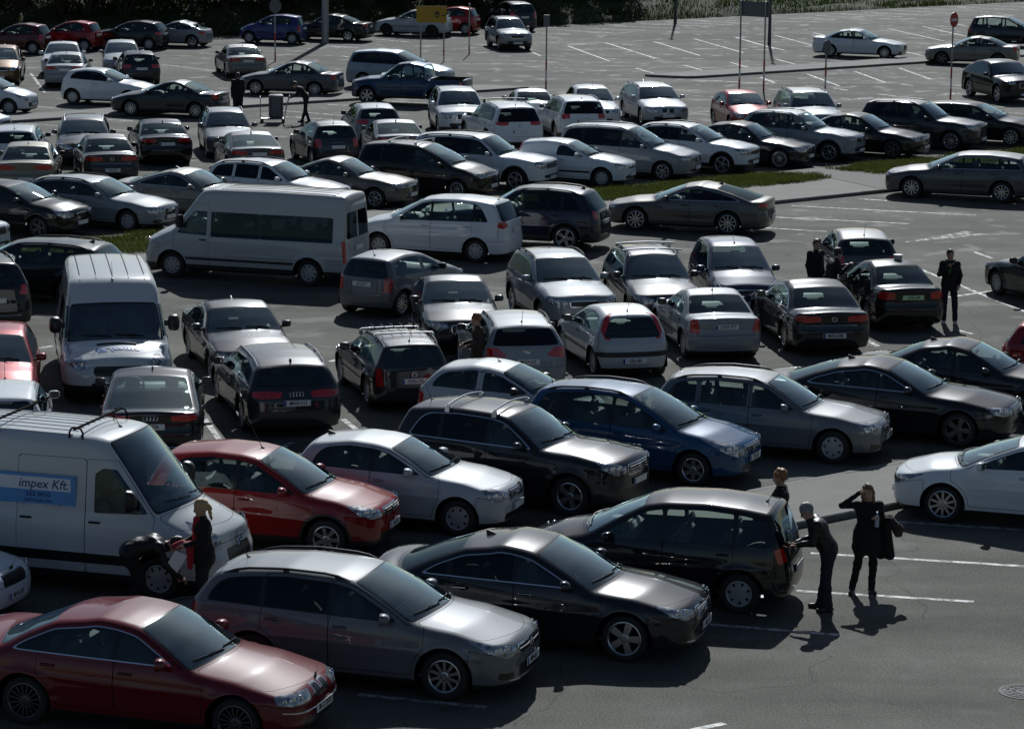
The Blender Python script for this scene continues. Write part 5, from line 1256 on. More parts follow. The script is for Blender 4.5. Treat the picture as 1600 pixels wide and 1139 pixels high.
# ---------------------------------------------------------------- vegetation
def foliage_mat(name, c0, c1, trans=.35):
    m, nt, out = nmat(name); tc = nd(nt, 'ShaderNodeTexCoord'); oi = nd(nt, 'ShaderNodeObjectInfo')
    n = nd(nt, 'ShaderNodeTexNoise', Scale=1.6, Detail=4.0); nt.links.new(tc.outputs['Object'], n.inputs['Vector'])
    mx = nd(nt, 'ShaderNodeMix', _data_type='RGBA'); mx.inputs['A'].default_value = c4(c0); mx.inputs['B'].default_value = c4(c1); nt.links.new(n.outputs['Fac'], mx.inputs['Factor'])
    d = nd(nt, 'ShaderNodeBsdfPrincipled', Roughness=.6); d.inputs['Specular IOR Level'].default_value = .08; t = nd(nt, 'ShaderNodeBsdfTranslucent')
    nt.links.new(mx.outputs['Result'], d.inputs['Base Color']); nt.links.new(mx.outputs['Result'], t.inputs['Color'])
    ms = nd(nt, 'ShaderNodeMixShader'); ms.inputs['Fac'].default_value = trans; nt.links.new(d.outputs['BSDF'], ms.inputs[1]); nt.links.new(t.outputs['BSDF'], ms.inputs[2])
    nt.links.new(ms.outputs['Shader'], out.inputs['Surface']); return m
M_GRASS = foliage_mat('grass', (.040, .070, .012), (.10, .108, .028), .38)
M_BANKG = foliage_mat('bank_grass', (.022, .045, .007), (.050, .072, .012), .3)
M_SOIL = mat('soil_with_moss', (.045, .050, .020), .95, var=.4, vscale=2)
M_LEAF = [foliage_mat('leaf_dark', (.045, .080, .018), (.09, .125, .030), .5), foliage_mat('leaf_mid', (.06, .11, .018), (.12, .17, .035), .5), foliage_mat('leaf_brown', (.065, .065, .028), (.10, .105, .04), .5)]
M_BARK = mat('bark', (.05, .04, .03), .95, bump=.6, bscale=15)
rng = np.random.default_rng(5)
def grass_patch(name, poly_tn, count, hmin, hmax, material, label, z0=.105):
    P = np.array(poly_tn, float)
    lo, hi = P.min(0), P.max(0); pts = []
    while len(pts) < count:
        q = rng.uniform(lo, hi, (count, 2)); ins = poly_sdf(q[:, 0], q[:, 1], P)
        lim = rng.uniform(-.12, .12, len(q)); bare = np.sin(q[:, 0]*1.9+3*np.sin(q[:, 1]*1.3))*np.sin(q[:, 1]*3.1+q[:, 0]*.7); pts += [p for p, s_, l, br_ in zip(q, ins, lim, bare) if s_ > l*2.2+.05 and br_ < .72+l*2]
    q = np.array(pts[:count]); base = np.array([[*tn(t, n, z0)] for t, n in q])
    cl = .5+.5*np.sin(q[:, 0]*2.1+np.sin(q[:, 1]*3.0)*1.4)*np.sin(q[:, 1]*2.7+q[:, 0])
    h = rng.uniform(hmin, hmax, count)*(.65+.7*cl); a = rng.uniform(0, 2*np.pi, count); w = rng.uniform(.006, .013, count)
    lean = rng.normal(0, .45, (count, 2))*h[:, None]
    sx = np.stack([np.cos(a)*w, np.sin(a)*w, np.zeros(count)], 1); tip = base+np.concatenate([lean, h[:, None]], 1); midp = base+np.concatenate([lean*.35, h[:, None]*.55], 1)
    V = np.concatenate([base-sx, base+sx, midp+sx*.7, midp-sx*.7, tip]); n = count; i = np.arange(n)
    T = np.concatenate([np.stack([i, i+n, i+2*n], 1), np.stack([i, i+2*n, i+3*n], 1), np.stack([i+3*n, i+2*n, i+4*n], 1)])
    o = new_obj(name, mesh_np(name, V, T, None, material, False)); tag(o, label, 'grass', kind='stuff')
    bed = sheet('soil', [tn(t, n) for t, n in poly_tn], z0+.006, M_SOIL); tag(bed, kind='structure')
    return o
def wob(pts, amp=.16):
    out = []
    for i in range(len(pts)):
        a, b = Vector(pts[i]), Vector(pts[(i+1) % len(pts)]); m = max(2, int((b-a).length/.5))
        for j in range(m): p = a.lerp(b, j/m); out.append((p.x+random.uniform(-amp, amp), p.y+random.uniform(-amp, amp)))
    return out
grass_patch('grass', wob([(56.5, 67.2), (68.6, 67.2), (70.2, 67.6), (69.2, 69.45), (57, 69.45)]), 26000, .06, .16, M_GRASS, 'short green grass on the island verge beside the paved path')
grass_patch('grass', wob([(71.4, 69.2), (71.9, 67.3), (76, 67.1), (84, 67.2), (84, 69.45), (73, 69.45)]), 26000, .06, .16, M_GRASS, 'tufted grass verge ahead of the grey estate car')
grass_patch('grass', wob([(36, 66.3), (47, 66.3), (46, 69.3), (36, 69.3)]), 20000, .06, .16, M_GRASS, 'green grass verge beside the silver minibus nose')
tag(sheet('paved_path', [tn(69.0, 64.5), tn(73.0, 64.5), tn(72.0, 69.5), tn(70.2, 69.5)], .112, M_PAVB), kind='structure')
# bank behind the lot
BK = [(-70, 140), (-27.0, 155.5), (-15.8, 158.0), (1.3, 168.3), (13.3, 178.4), (33.7, 196.2), (80, 236)]
def bank_base(x): return float(np.interp(x, [p[0] for p in BK], [p[1] for p in BK]))
def bank_z(x, s):
    """height of the bank s metres behind its foot"""
    k = 1.0 if x < 6 else max(.45, 1-(x-6)/30)
    return k*(2.6*(1-math.exp(-max(s, 0)/5.0))+.16*max(s-6, 0))
def build_bank():
    V = []; T = []; xs = np.linspace(-70, 80, 76); ss = [0, .5, 1, 2, 3.5, 5, 7, 10, 14, 20, 30, 45, 70]
    for x in xs:
        for s in ss: V.append((x-s*.35, bank_base(x)+s*.94, bank_z(x, s)+random.uniform(-.12, .12)*(s > 0)+(.02 if s == 0 else 0)))
    m = len(ss)
    for i in range(len(xs)-1):
        for j in range(m-1): T.append((i*m+j, (i+1)*m+j, (i+1)*m+j+1, i*m+j+1))
    tag(new_obj('bank', mesh_np('bank', V, T, None, mat('bank_soil', (.034, .042, .014), .95, var=.5, vscale=.6))), kind='structure')
    n = 60000; x = rng.uniform(-32, 42, n); s = rng.uniform(0, 1, n)**1.4*16
    by = np.interp(x, [p[0] for p in BK], [p[1] for p in BK]); z = np.array([bank_z(a, b_) for a, b_ in zip(x, s)])
    cl = .5+.5*np.sin(x*1.3+np.sin(s*1.7)*2)*np.sin(s*1.1+x*.6)
    h = rng.uniform(.15, .38, n)*(.5+.8*cl); a = rng.uniform(0, 2*np.pi, n); w = rng.uniform(.02, .045, n)
    base = np.stack([x-s*.35, by+s*.94, z-.05], 1); sx = np.stack([np.cos(a)*w, np.sin(a)*w, 0*w], 1); tip = base+np.stack([rng.normal(0, .35, n)*h, rng.normal(0, .35, n)*h, h], 1)
    i = np.arange(n); V = np.concatenate([base-sx, base+sx, tip])
    tag(new_obj('bank_grass', mesh_np('bank_grass', V, np.stack([i, i+n, i+2*n], 1), None, M_BANKG, False)), 'rough green grass covering the bank behind the lot', 'grass', kind='stuff')
build_bank()
def shrub_meshes(seed, n=5200):
    r = np.random.default_rng(seed)
    lobes = [(r.normal(0, .55), r.normal(0, .55), r.uniform(.7, 2.5), r.uniform(.35, .75)) for _ in range(13)]
    pts = []; k = n//len(lobes)
    for lx, ly, lz, lr in lobes:
        d = r.normal(0, 1, (k, 3)); d /= np.linalg.norm(d, axis=1)[:, None]; rad = lr*r.uniform(.35, 1.12, k)**.6
        pts.append(np.array([lx, ly, lz])+d*rad[:, None]*[1, 1, .85])
    c = np.concatenate(pts); c = c[c[:, 2] > .1]; m = len(c)
    a = r.normal(0, 1, (m, 3)); a /= np.linalg.norm(a, axis=1)[:, None]; b_ = np.cross(a, r.normal(0, 1, (m, 3))); b_ /= np.linalg.norm(b_, axis=1)[:, None]
    l = r.uniform(.045, .10, m)[:, None]; w = l*.55
    V = np.concatenate([c-a*l, c+b_*w, c+a*l, c-b_*w]); i = np.arange(m)
    T = np.concatenate([np.stack([i, i+m, i+2*m], 1), np.stack([i, i+2*m, i+3*m], 1)])
    st = MB()
    for lx, ly, lz, lr in lobes[:8]: st.tube([(0, 0, -.3), (lx*.3, ly*.3, lz*.45), (lx*.8, ly*.8, lz), (lx, ly, lz+lr*.7)], [.07, .05, .03, .01], 6)
    return mesh_np('crown', V, T, None, None, False), st.mesh('trunk', M_BARK)
SHR = [shrub_meshes(k) for k in range(5)]
def shrub(x, s, sc, k, label, group=None, name='shrub'):
    p = (x-s*.35, bank_base(x)+s*.94, bank_z(x, s)-.1)
    r = empty(name, p, random.uniform(0, 6.28)); r.scale = (sc, sc, sc*random.uniform(.85, 1.15)); tag(r, label, 'shrub', group)
    me, tr = SHR[k % 5]
    if not me.materials: me.materials.append(M_LEAF[0])
    new_obj('crown', me, r, M_LEAF[random.choice([0, 0, 1, 2])]); new_obj('trunk', tr, r)
for i in range(46):
    x = -33+i*.92+random.uniform(-.3, .3); far = i % 2
    shrub(x, (2.2 if not far else 5.0)+random.uniform(0, 1.5)+(1.5 if x > 2 else 0), random.uniform(.95, 1.35), i, 'dense dark shrub growing on the shaded bank behind the parked cars', 'shrubs on the bank')
for i in range(14):
    x = 9+i*2.4+random.uniform(-.8, .8)
    shrub(x, 13+random.uniform(0, 5), random.uniform(.8, 1.2), i+2, 'leafy shrub higher up the open grass slope', 'shrubs up the slope')
# ---------------------------------------------------------------- people (one continuous skin from tapered limbs)
def cone_sdf(P, a, b, ra, rb):
    a, b = np.array(a, float), np.array(b, float); ab = b-a; L2 = ab@ab+1e-9
    t = np.clip(((P-a)@ab)/L2, 0, 1)
    d = np.linalg.norm(P-a-t[..., None]*ab, axis=-1)
    return d-(ra+(rb-ra)*t)
def ell_sdf(P, c, r, R=None):
    q = P-np.array(c, float)
    if R is not None: q = q @ np.array(R)
    r = np.array(r, float); k0 = np.linalg.norm(q/r, axis=-1); k1 = np.linalg.norm(q/(r*r), axis=-1)
    return k0*(k0-1)/np.maximum(k1, 1e-6)
def usmin(a, b, k): 
    h = np.maximum(k-np.abs(a-b), 0)/k; return np.minimum(a, b)-h*h*k*.25
def nets(fn, lo, hi, h, prim=None):
    xs, ys, zs = (np.arange(lo[i], hi[i]+h, h) for i in range(3))
    X, Y, Zg = np.meshgrid(xs, ys, zs, indexing='ij'); G = np.stack([X, Y, Zg], -1)
    if prim is None: Fv = -fn(G)
    else:
        # each limb only touches the cells around it
        Fv = np.full(X.shape, 1.0)
        for g_, fn_, k_, bb in prim:
            m = k_+3*h; i0 = [max(0, int((bb[0][i]-m-lo[i])/h)) for i in range(3)]; i1 = [int((bb[1][i]+m-lo[i])/h)+2 for i in range(3)]
            sl = tuple(slice(a, b) for a, b in zip(i0, i1)); d = fn_(G[sl]); Fv[sl] = usmin(Fv[sl], d, k_)
        Fv = -Fv
    nx, ny, nz = Fv.shape; acc = np.zeros((nx-1, ny-1, nz-1, 3)); cnt = np.zeros((nx-1, ny-1, nz-1)); E = []
    o = [1, 2], [0, 2], [0, 1]
    for ax in range(3):
        s0 = [slice(None)]*3; s1 = [slice(None)]*3; s0[ax] = slice(0, -1); s1[ax] = slice(1, None)
        a, b = Fv[tuple(s0)], Fv[tuple(s1)]; cr = (a > 0) != (b > 0)
        with np.errstate(divide='ignore', invalid='ignore'): t = np.where(cr, a/(a-b), 0)
        pt = G[tuple(s0)].copy(); pt[..., ax] += t*h; E.append((cr, a > 0))
        for i in (0, 1):
            for j in (0, 1):
                sl = [slice(None)]*3
                for q, v in zip(o[ax], (i, j)): sl[q] = slice(v, v+Fv.shape[q]-1)
                c = cr[tuple(sl)]; acc += np.where(c[..., None], pt[tuple(sl)], 0); cnt += c
    m = cnt > 0; idx = np.full(m.shape, -1); idx[m] = np.arange(m.sum()); V = acc[m]/cnt[m][:, None]; Q = []
    for ax in range(3):
        cr, ina = E[ax]; c = np.argwhere(cr); q0, q1 = o[ax]
        ok = (c[:, q0] > 0) & (c[:, q1] > 0) & (c[:, q0] < Fv.shape[q0]-1) & (c[:, q1] < Fv.shape[q1]-1); c = c[ok]; inn = ina[tuple(c.T)]
        def cell(a, b): k = c.copy(); k[:, q0] += a; k[:, q1] += b; return idx[tuple(k.T)]
        q = np.stack([cell(-1, -1), cell(0, -1), cell(0, 0), cell(-1, 0)], 1); fl = inn if ax != 1 else ~inn
        Q.append(np.where(fl[:, None], q, q[:, ::-1]))
    return V, np.concatenate(Q)
SKIN = mat('skin', (.45, .26, .18), .5)
CLOTH = {}
def cloth(name, col, rough=.85):
    return mat('cloth_'+name, col, rough, var=.25, vscale=14, bump=.25, bscale=45, spec=.3)
POSE0 = dict(pelvis=(0, 0, .95), waist=(0, 0, 1.08), chest=(0.01, 0, 1.30), neck=(0, 0, 1.47), head=(.02, 0, 1.62), face=(1, 0, 0),
             shL=(0, .165, 1.41), elL=(-.03, .215, 1.13), haL=(.05, .215, .90), shR=(0, -.165, 1.41), elR=(-.03, -.215, 1.13), haR=(.05, -.215, .90),
             hiL=(0, .09, .92), knL=(.02, .10, .50), anL=(-.02, .10, .085), hiR=(0, -.09, .92), knR=(.02, -.10, .50), anR=(-.02, -.10, .085), toL=None, toR=None)
def person(label, loc, psi, pose=None, scale=1.0, top='black', topcol=(.012, .012, .013), legcol=(.014, .015, .020), shoe=(.012, .010, .009), hair=(.03, .02, .015), hairstyle='short', build=1.0, h=.014, extra=None, group=None, topr=.8, coat=0.0, sleeves=True, female=False, wide=0.0, shoes_name='shoe'):
    p = dict(POSE0); p.update(pose or {}); prim = []   # (group, fn)
    V3 = lambda n: np.array(p[n], float)
    f = np.array(p['face'], float); f /= np.linalg.norm(f)
    upv = np.array([0, 0, 1.]); hd = V3('head'); nk = V3('neck'); upv = (hd-nk)/np.linalg.norm(hd-nk)
    f = f-upv*(f@upv); f /= np.linalg.norm(f); lf = np.cross(upv, f); Rm = np.stack([f, lf, upv], 1)
    B = build
    # trousers
    for s in 'LR':
        hi, kn, an = V3('hi'+s), V3('kn'+s), V3('an'+s)
        prim.append((1, lambda P, a=hi, b=kn: cone_sdf(P, a, b, .092*B, .066*B), .04)); prim.append((1, lambda P, a=kn, b=an: cone_sdf(P, a, b, .068*B, .056*B), .03))
        to = p['to'+s]; to = np.array(to, float) if to is not None else an+np.array([.15, (.03 if s == 'L' else -.03), -.045])
        d = to-an; d[2] = 0; d /= np.linalg.norm(d)+1e-9
        heel = an+np.array([0, 0, 0])-d*.045; heel[2] = an[2]-.045
        prim.append((2, lambda P, a=heel, b=np.array([to[0], to[1], an[2]-.055]): cone_sdf(P, a, b, .040, .034), .015)); prim.append((2, lambda P, a=an, b=(heel+to)/2: cone_sdf(P, a, b, .042, .036), .02))
    pe, wa, ch = V3('pelvis'), V3('waist'), V3('chest'); lat = V3('shL')-V3('shR'); lat /= np.linalg.norm(lat)
    for sgn in (-1, 1):
        prim.append((1, lambda P, a=pe+lat*sgn*.055, b=pe+lat*sgn*.06-[0, 0, .06]: cone_sdf(P, a, b, .105*B, .10*B), .05))
        prim.append((0, lambda P, a=pe+lat*sgn*.055+[0, 0, .05], b=wa+lat*sgn*.055: cone_sdf(P, a, b, (.112+wide)*B, (.105 if not female else .092)*B), .06))
        prim.append((0, lambda P, a=wa+lat*sgn*.055, b=ch+lat*sgn*.075: cone_sdf(P, a, b, (.105 if not female else .092)*B, .118*B), .06))
    prim.append((0, lambda P, a=ch, b=nk-[0, 0, .03]: cone_sdf(P, a, b, .12*B, .065*B), .07))
    for s in 'LR':
        sh, el, ha = V3('sh'+s), V3('el'+s), V3('ha'+s)
        prim.append((0, lambda P, a=ch, b=sh: cone_sdf(P, a, b, .095*B, .064*B), .07)); prim.append((0, lambda P, a=sh, b=el: cone_sdf(P, a, b, .060*B, .048*B), .05))
        prim.append((0, lambda P, a=el, b=ha: cone_sdf(P, a, b, .050*B, .037*B), .025))
        d = (ha-el)/np.linalg.norm(ha-el); side = np.cross(d, np.array([0, 0, 1.])); side = side/np.linalg.norm(side) if np.linalg.norm(side) > .1 else np.array([0, 1., 0]); bend = np.cross(side, d)
        pm = ha+d*.06
        prim.append((3, lambda P, a=ha, b=pm: cone_sdf(P, a, b, .026, .032), .02))
        for q, ln in zip((-.027, -.009, .009, .027), (.062, .078, .074, .058)):
            k0 = pm+side*q+d*.02; k1 = k0+d*ln*.55-bend*.006; k2 = k1+d*ln*.4-bend*.026
            prim.append((3, lambda P, a=k0, b=k1: cone_sdf(P, a, b, .0095, .009), .006)); prim.append((3, lambda P, a=k1, b=k2: cone_sdf(P, a, b, .009, .0075), .004))
        th0 = ha+d*.025+side*(-.025 if s == 'L' else .025); th1 = th0+d*.03+side*(-.03 if s == 'L' else .03); th2 = th1+d*.03
        prim.append((3, lambda P, a=th0, b=th1: cone_sdf(P, a, b, .012, .010), .008)); prim.append((3, lambda P, a=th1, b=th2: cone_sdf(P, a, b, .010, .008), .005))
    # coat skirt
    if coat:
        for s in 'LR':
            hi, kn = V3('hi'+s), V3('kn'+s); e = hi+(kn-hi)*coat
            prim.append((0, lambda P, a=hi+[0, 0, .08], b=e: cone_sdf(P, a, b, .125*B, .12*B+.02), .08))
            prim.append((0, lambda P, a=pe, b=(V3('hiL')+V3('hiR'))/2*(1-coat)+(V3('knL')+V3('knR'))/2*coat-[.04, 0, 0]: cone_sdf(P, a, b, .13*B, .12*B), .08))
    # neck, head, face
    prim.append((3, lambda P: cone_sdf(P, nk-upv*.04, hd-upv*.05, .056, .052), .03))
    prim.append((3, lambda P: ell_sdf(P, hd+upv*.02-f*.005, (.098, .076, .105), Rm), .03))
    prim.append((3, lambda P: ell_sdf(P, hd-upv*.055+f*.022, (.072, .058, .068), Rm), .04))
    prim.append((3, lambda P: cone_sdf(P, hd+f*.085+upv*.005, hd+f*.105-upv*.028, .010, .015), .012))           # nose
    prim.append((3, lambda P: cone_sdf(P, hd+f*.079-upv*.062-lf*.018, hd+f*.079-upv*.062+lf*.018, .009, .009), .006))  # lips
    for s in (-1, 1):
        prim.append((3, lambda P, s=s: ell_sdf(P, hd+lf*s*.077-f*.008-upv*.01, (.022, .010, .032), Rm), .008))
        prim.append((5, lambda P, s=s: ell_sdf(P, hd+f*.084+lf*s*.032+upv*.012, (.010, .013, .007), Rm), .004))
    hs = hairstyle
    prim.append((4, lambda P: np.maximum(ell_sdf(P, hd+upv*.032-f*.016, (.102, .083, .104), Rm), ((P-hd)@f)*.8-((P-hd)@upv)*.75-.012), .012))
    if hs == 'long':
        prim.append((4, lambda P: cone_sdf(P, hd-f*.06, hd-f*.085-upv*.22, .075, .055), .04))
        for s in (-1, 1): prim.append((4, lambda P, s=s: cone_sdf(P, hd+lf*s*.07-f*.02, hd+lf*s*.075-upv*.20-f*.01, .035, .025), .03))
    if hs == 'pony':
        prim.append((4, lambda P: cone_sdf(P, hd-f*.085+upv*.05, hd-f*.125-upv*.04, .03, .032), .03)); prim.append((4, lambda P: cone_sdf(P, hd-f*.125-upv*.04, hd-f*.12-upv*.22, .032, .016), .03))
    if hs == 'curly':
        rr = np.random.default_rng(3)
        for k in range(26):
            v = rr.normal(0, 1, 3); v[2] = abs(v[2])*.9; v /= np.linalg.norm(v); w = hd+upv*.035-f*.02+lf*v[1]*.092-f*abs(v[0])*.085*(1 if k % 3 else -.7)+upv*v[2]*.095
            prim.append((4, lambda P, w=w: np.linalg.norm(P-w, axis=-1)-.034, .015))
    for g_, fn_, k_ in (extra(p, Rm, hd, f, lf, upv) if extra else []): prim.append((g_, fn_, k_))
    def sdf(P):
        r = None
        for g_, fn_, k_ in prim:
            d = fn_(P); r = d if r is None else usmin(r, d, k_)
        return r
    allp = np.array([v for k, v in p.items() if v is not None and k != 'face'], float); lo, hi = allp.min(0)-.24, allp.max(0)+.24; lo[2] = max(lo[2], -.02)
    # bounds of every primitive, found on a coarse grid
    cg = np.stack(np.meshgrid(*(np.arange(lo[i]-.03, hi[i]+.06, .05) for i in range(3)), indexing='ij'), -1).reshape(-1, 3)
    pb = []
    for g_, fn_, k_ in prim:
        q = cg[fn_(cg) < .05]; pb.append((g_, fn_, k_, (q.min(0)-.02, q.max(0)+.02)))
    V, Q = nets(sdf, lo, hi, h, pb)
    e = .004
    for _ in range(2):
        g = np.stack([(sdf(V+np.eye(3)[i]*e)-sdf(V-np.eye(3)[i]*e))/(2*e) for i in range(3)], 1); n2 = (g*g).sum(1)+1e-6; V = V-np.clip((sdf(V)/n2)[:, None]*g, -h, h)
    D = {}
    for g_, fn_, k_ in prim:
        d = fn_(V); D[g_] = np.minimum(D[g_], d) if g_ in D else d
    D[3] = D[3]+.004; keys = sorted(D); gi = np.array(keys)[np.argmin(np.stack([D[k] for k in keys], 0), 0)]
    # cloth folds and strands
    g = np.stack([(sdf(V+np.eye(3)[i]*e)-sdf(V-np.eye(3)[i]*e))/(2*e) for i in range(3)], 1); nrm = g/(np.linalg.norm(g, axis=1)[:, None]+1e-6)
    w1 = V[:, 2]*26+3*np.sin(V[:, 0]*9+V[:, 1]*7+hd[0]*3); w2 = V[:, 2]*55+V[:, 1]*30+2*np.sin(V[:, 0]*23)
    fold = (.55*np.sin(w1+2*np.sin(V[:, 1]*14))+.45*np.sin(w2))
    hr = np.sin(V[:, 0]*150+4*np.sin(V[:, 2]*40))*np.sin(V[:, 1]*170+3*np.sin(V[:, 2]*37))+.6*np.sin(V[:, 2]*95+V[:, 1]*60)
    amp = np.where(gi == 0, .005*fold, np.where(gi == 1, .006*fold, np.where(gi == 4, .006*hr, 0)))
    V = V+nrm*amp[:, None]; V[:, 2] = np.maximum(V[:, 2], 0)
    fg = np.array([np.bincount(r, minlength=9).argmax() for r in gi[Q]])
    me = mesh_np('person', V*scale, Q, None, None)
    mats = [cloth(top+'_top', topcol, topr), cloth('legs_%g_%g' % (legcol[0], legcol[2]), legcol), mat('shoe_%g_%g' % (shoe[0], shoe[2]), shoe, .5), SKIN, mat('hair_%g_%g' % (hair[0], hair[1]), hair, .5, bump=.6, bscale=70), mat('eye', (.02, .015, .012), .15)]
    if extra: mats += [mat('accent_'+label[:12], extra.col, .8), mat('accent2_'+label[:12], getattr(extra, 'col2', extra.col), .85)]
    for m_ in mats: me.materials.append(m_)
    me.polygons.foreach_set('material_index', np.minimum(fg, len(mats)-1).astype(np.int32))
    o = new_obj('person', me); o.location = (loc[0], loc[1], loc[2] if len(loc) > 2 else 0); o.rotation_euler = (0, 0, R_(psi)); tag(o, label, 'person', group)
    return o
def world_of(o, v): return Matrix.Translation(o.location) @ Matrix.Rotation(o.rotation_euler[2], 4, 'Z') @ Vector(v)
# ---------------------------------------------------------------- paints
W_ = paint('white', (.70, .73, .75)); WW = paint('van_white', (.55, .575, .58), dust=.16); SI = paint('silver', (.25, .27, .285), .12, .5); SL = paint('light_silver', (.44, .46, .475), .12, .5)
SG = paint('steel_grey', (.14, .15, .16), .2, .48); GR = paint('grey', (.075, .078, .082), .3, .45); DG = paint('dark_grey', (.026, .028, .032), .25, .4); BK_ = paint('black', (.008, .008, .009), .0, .3); BM = paint('black_metallic', (.012, .013, .016), .0, .3)
NB = paint('night_blue', (.009, .013, .030), .1, .4); BB = paint('brown_black', (.018, .014, .012), .1, .4); DR = paint('dark_red', (.135, .003, .006), .0, .4); OR = paint('orange_red', (.22, .008, .006), .0, .4); RE = paint('red', (.26, .006, .008), .2, .3)
PR = paint('pink_red', (.24, .02, .025), .3, .35); CR = paint('maroon', (.075, .004, .007), .3, .3); BL = paint('sea_blue', (.011, .068, .16), .05, .42); SB = paint('slate_blue', (.030, .036, .070), .1, .42); BP = paint('pickup_blue', (.014, .042, .10), .25, .42); MB_ = paint('bright_blue', (.016, .028, .15), .1, .4)
BG = paint('beige', (.19, .175, .135), .35, .45); BR = paint('copper_brown', (.15, .075, .03), .35, .42); TP = paint('taupe', (.11, .103, .092), .3, .45); VS = paint('van_silver', (.46, .465, .46), .1, .48, dust=.10)
IB = paint('ice_blue', (.26, .31, .37), .3, .45); GB = paint('grey_beige', (.18, .175, .16), .35, .45); DB = paint('deep_green_black', (.010, .014, .013), .3, .3)
M_RAILS = M_RIM
# ---------------------------------------------------------------- where each car stands: x, y, heading
POS = {
    'A0': (-9.4, 42.55, -18), 'A1': (-4.76, 37.25, -17.5), 'A2': (-2, 39.32, -17.1), 'A3': (0.45, 41.26, -16.5), 'A4': (2.33, 43.79, 164), 'B0': (-6.69, 44.46, -17),
    'B1': (-3.87, 46.71, -15.1), 'B2': (-1.74, 48.3, -17.8), 'B3': (0.16, 50.06, -25.5), 'B4': (2.34, 52.38, -24.3), 'B5': (4.86, 54.27, -17.2), 'B6': (7.36, 56.04, -21),
    'B7': (9.25, 58.29, -21), 'B9': (0.02, 55.7, -21), 'B10': (8.71, 49, 161.9), 'C1': (-8.40, 60.75, -79.5), 'C2': (-6.8, 54.8, 95.7), 'C3': (-5.89, 62.2, -74.2),
    'C4': (-4.71, 57.17, 105.2), 'C5': (-2.49, 59.34, 105.9), 'C6': (-0.07, 61.45, 99.8), 'C7': (2.13, 62.97, 103.9), 'C8': (4.33, 65.28, 99.7), 'C9': (6.74, 66.35, 99),
    'C10': (8.86, 69.35, 101.1), 'D1': (-6.61, 74.72, 162.1), 'D2': (-2.03, 78.86, 159.9), 'D3': (0.37, 81.06, 164.3), 'D4': (5.15, 84.53, 163.4), 'D5': (14.17, 92.46, 160.2),
    'D6': (-2.65, 70.29, 59.4), 'D7': (-1.31, 66.01, -83.3), 'D8': (1.12, 68.56, -75.5), 'D9': (3.33, 69.75, -81.3), 'D10': (5.36, 70.75, -84), 'D11': (8.78, 74.75, 91.1),
    'D12': (13.43, 72.10, 112), 'D13': (-11.86, 71.3, 168), 'E1': (-14, 82.5, -25), 'E2': (-11.87, 84.03, -23.1), 'E3': (-9.5, 86.35, -24), 'E4': (-7.1, 88.15, -24),
    'E5': (-5.1, 89.51, -22.6), 'E6': (-2.72, 91.95, -23.5), 'E7': (-1, 94.35, -23.5), 'E8': (2, 95.13, -21.3), 'E9': (3.79, 97.34, -21.5), 'E10': (6.14, 99.15, -26),
    'E11': (7.95, 101.15, -25.3), 'E12': (10.1, 103.06, -26.1), 'E13': (12.38, 104.45, -28.1), 'E14': (14.88, 107.19, -27.1), 'E15': (17.2, 108.87, -23.8), 'F1': (-15.35, 93, 95),
    'F3': (-14.75, 100.6, -82), 'F4': (-13.33, 95.51, 103.4), 'F5': (-12.18, 100.84, 103.1), 'F6': (-10.1, 103, -79.5), 'F7': (-8.86, 97.7, 104), 'F8': (-6.53, 100.47, 109),
    'F9': (-5.24, 107.05, 101.7), 'F10': (-4.21, 102.03, 100.5), 'F11': (-2.15, 110.6, -82.5), 'F12': (-0.48, 105.78, 106.8), 'F14': (2.09, 108.9, 101.5), 'F15': (3, 114, -83),
    'F16': (5.45, 115.57, -79), 'F17': (8.75, 112.7, -79), 'F18': (11.1, 111, -82), 'G3': (-19.55, 128.9, 94), 'G5': (-16.68, 130.1, 103), 'G6': (-12.53, 134.43, 104.2),
    'G7': (-16.49, 120, -16.3), 'G8': (-13.54, 115.61, 164), 'G11': (-9.46, 124.98, 167.1), 'G12': (-5, 129.02, -17), 'G13': (-4.23, 121.24, 164.2), 'H5': (-12.57, 153.44, 166.1),
    'H6': (-9.81, 155.89, 164.3), 'H7': (-5.51, 159.68, 162.2), 'H9': (-0.36, 151.82, -77.4), 'H11': (17.31, 148.34, -21.9), 'H12': (22.37, 144.36, 164.6), 'H14': (20.87, 126.17, -75),
    'B8': (12.35, 60.4, -21), 'C11': (-10.36, 57.89, -82), 'C12': (-9.38, 53.52, 98), 'D14': (-12.66, 67.75, 115), 'E16': (-15.79, 77.87, -24), 'F2': (-16.6, 98.3, 95),
    'F13': (0.55, 113.9, 99), 'G1': (-22.46, 129.2, -85), 'G2': (-20.55, 134.1, -84.5), 'G4': (-17.95, 134.6, -81.8), 'G9': (-20.52, 116.06, -17), 'G10': (-20.31, 107.11, -17),
    'H1': (-24.7, 145.6, 165), 'H2': (-22.47, 147.61, 165), 'H3': (-19.45, 148.9, 165), 'H4': (-17.45, 150.9, 164), 'H8': (-3.76, 161.73, 163.4), 'H10': (-0.26, 165.32, 112),
    'H13': (26.04, 156.48, -17),
}
B_ = dict
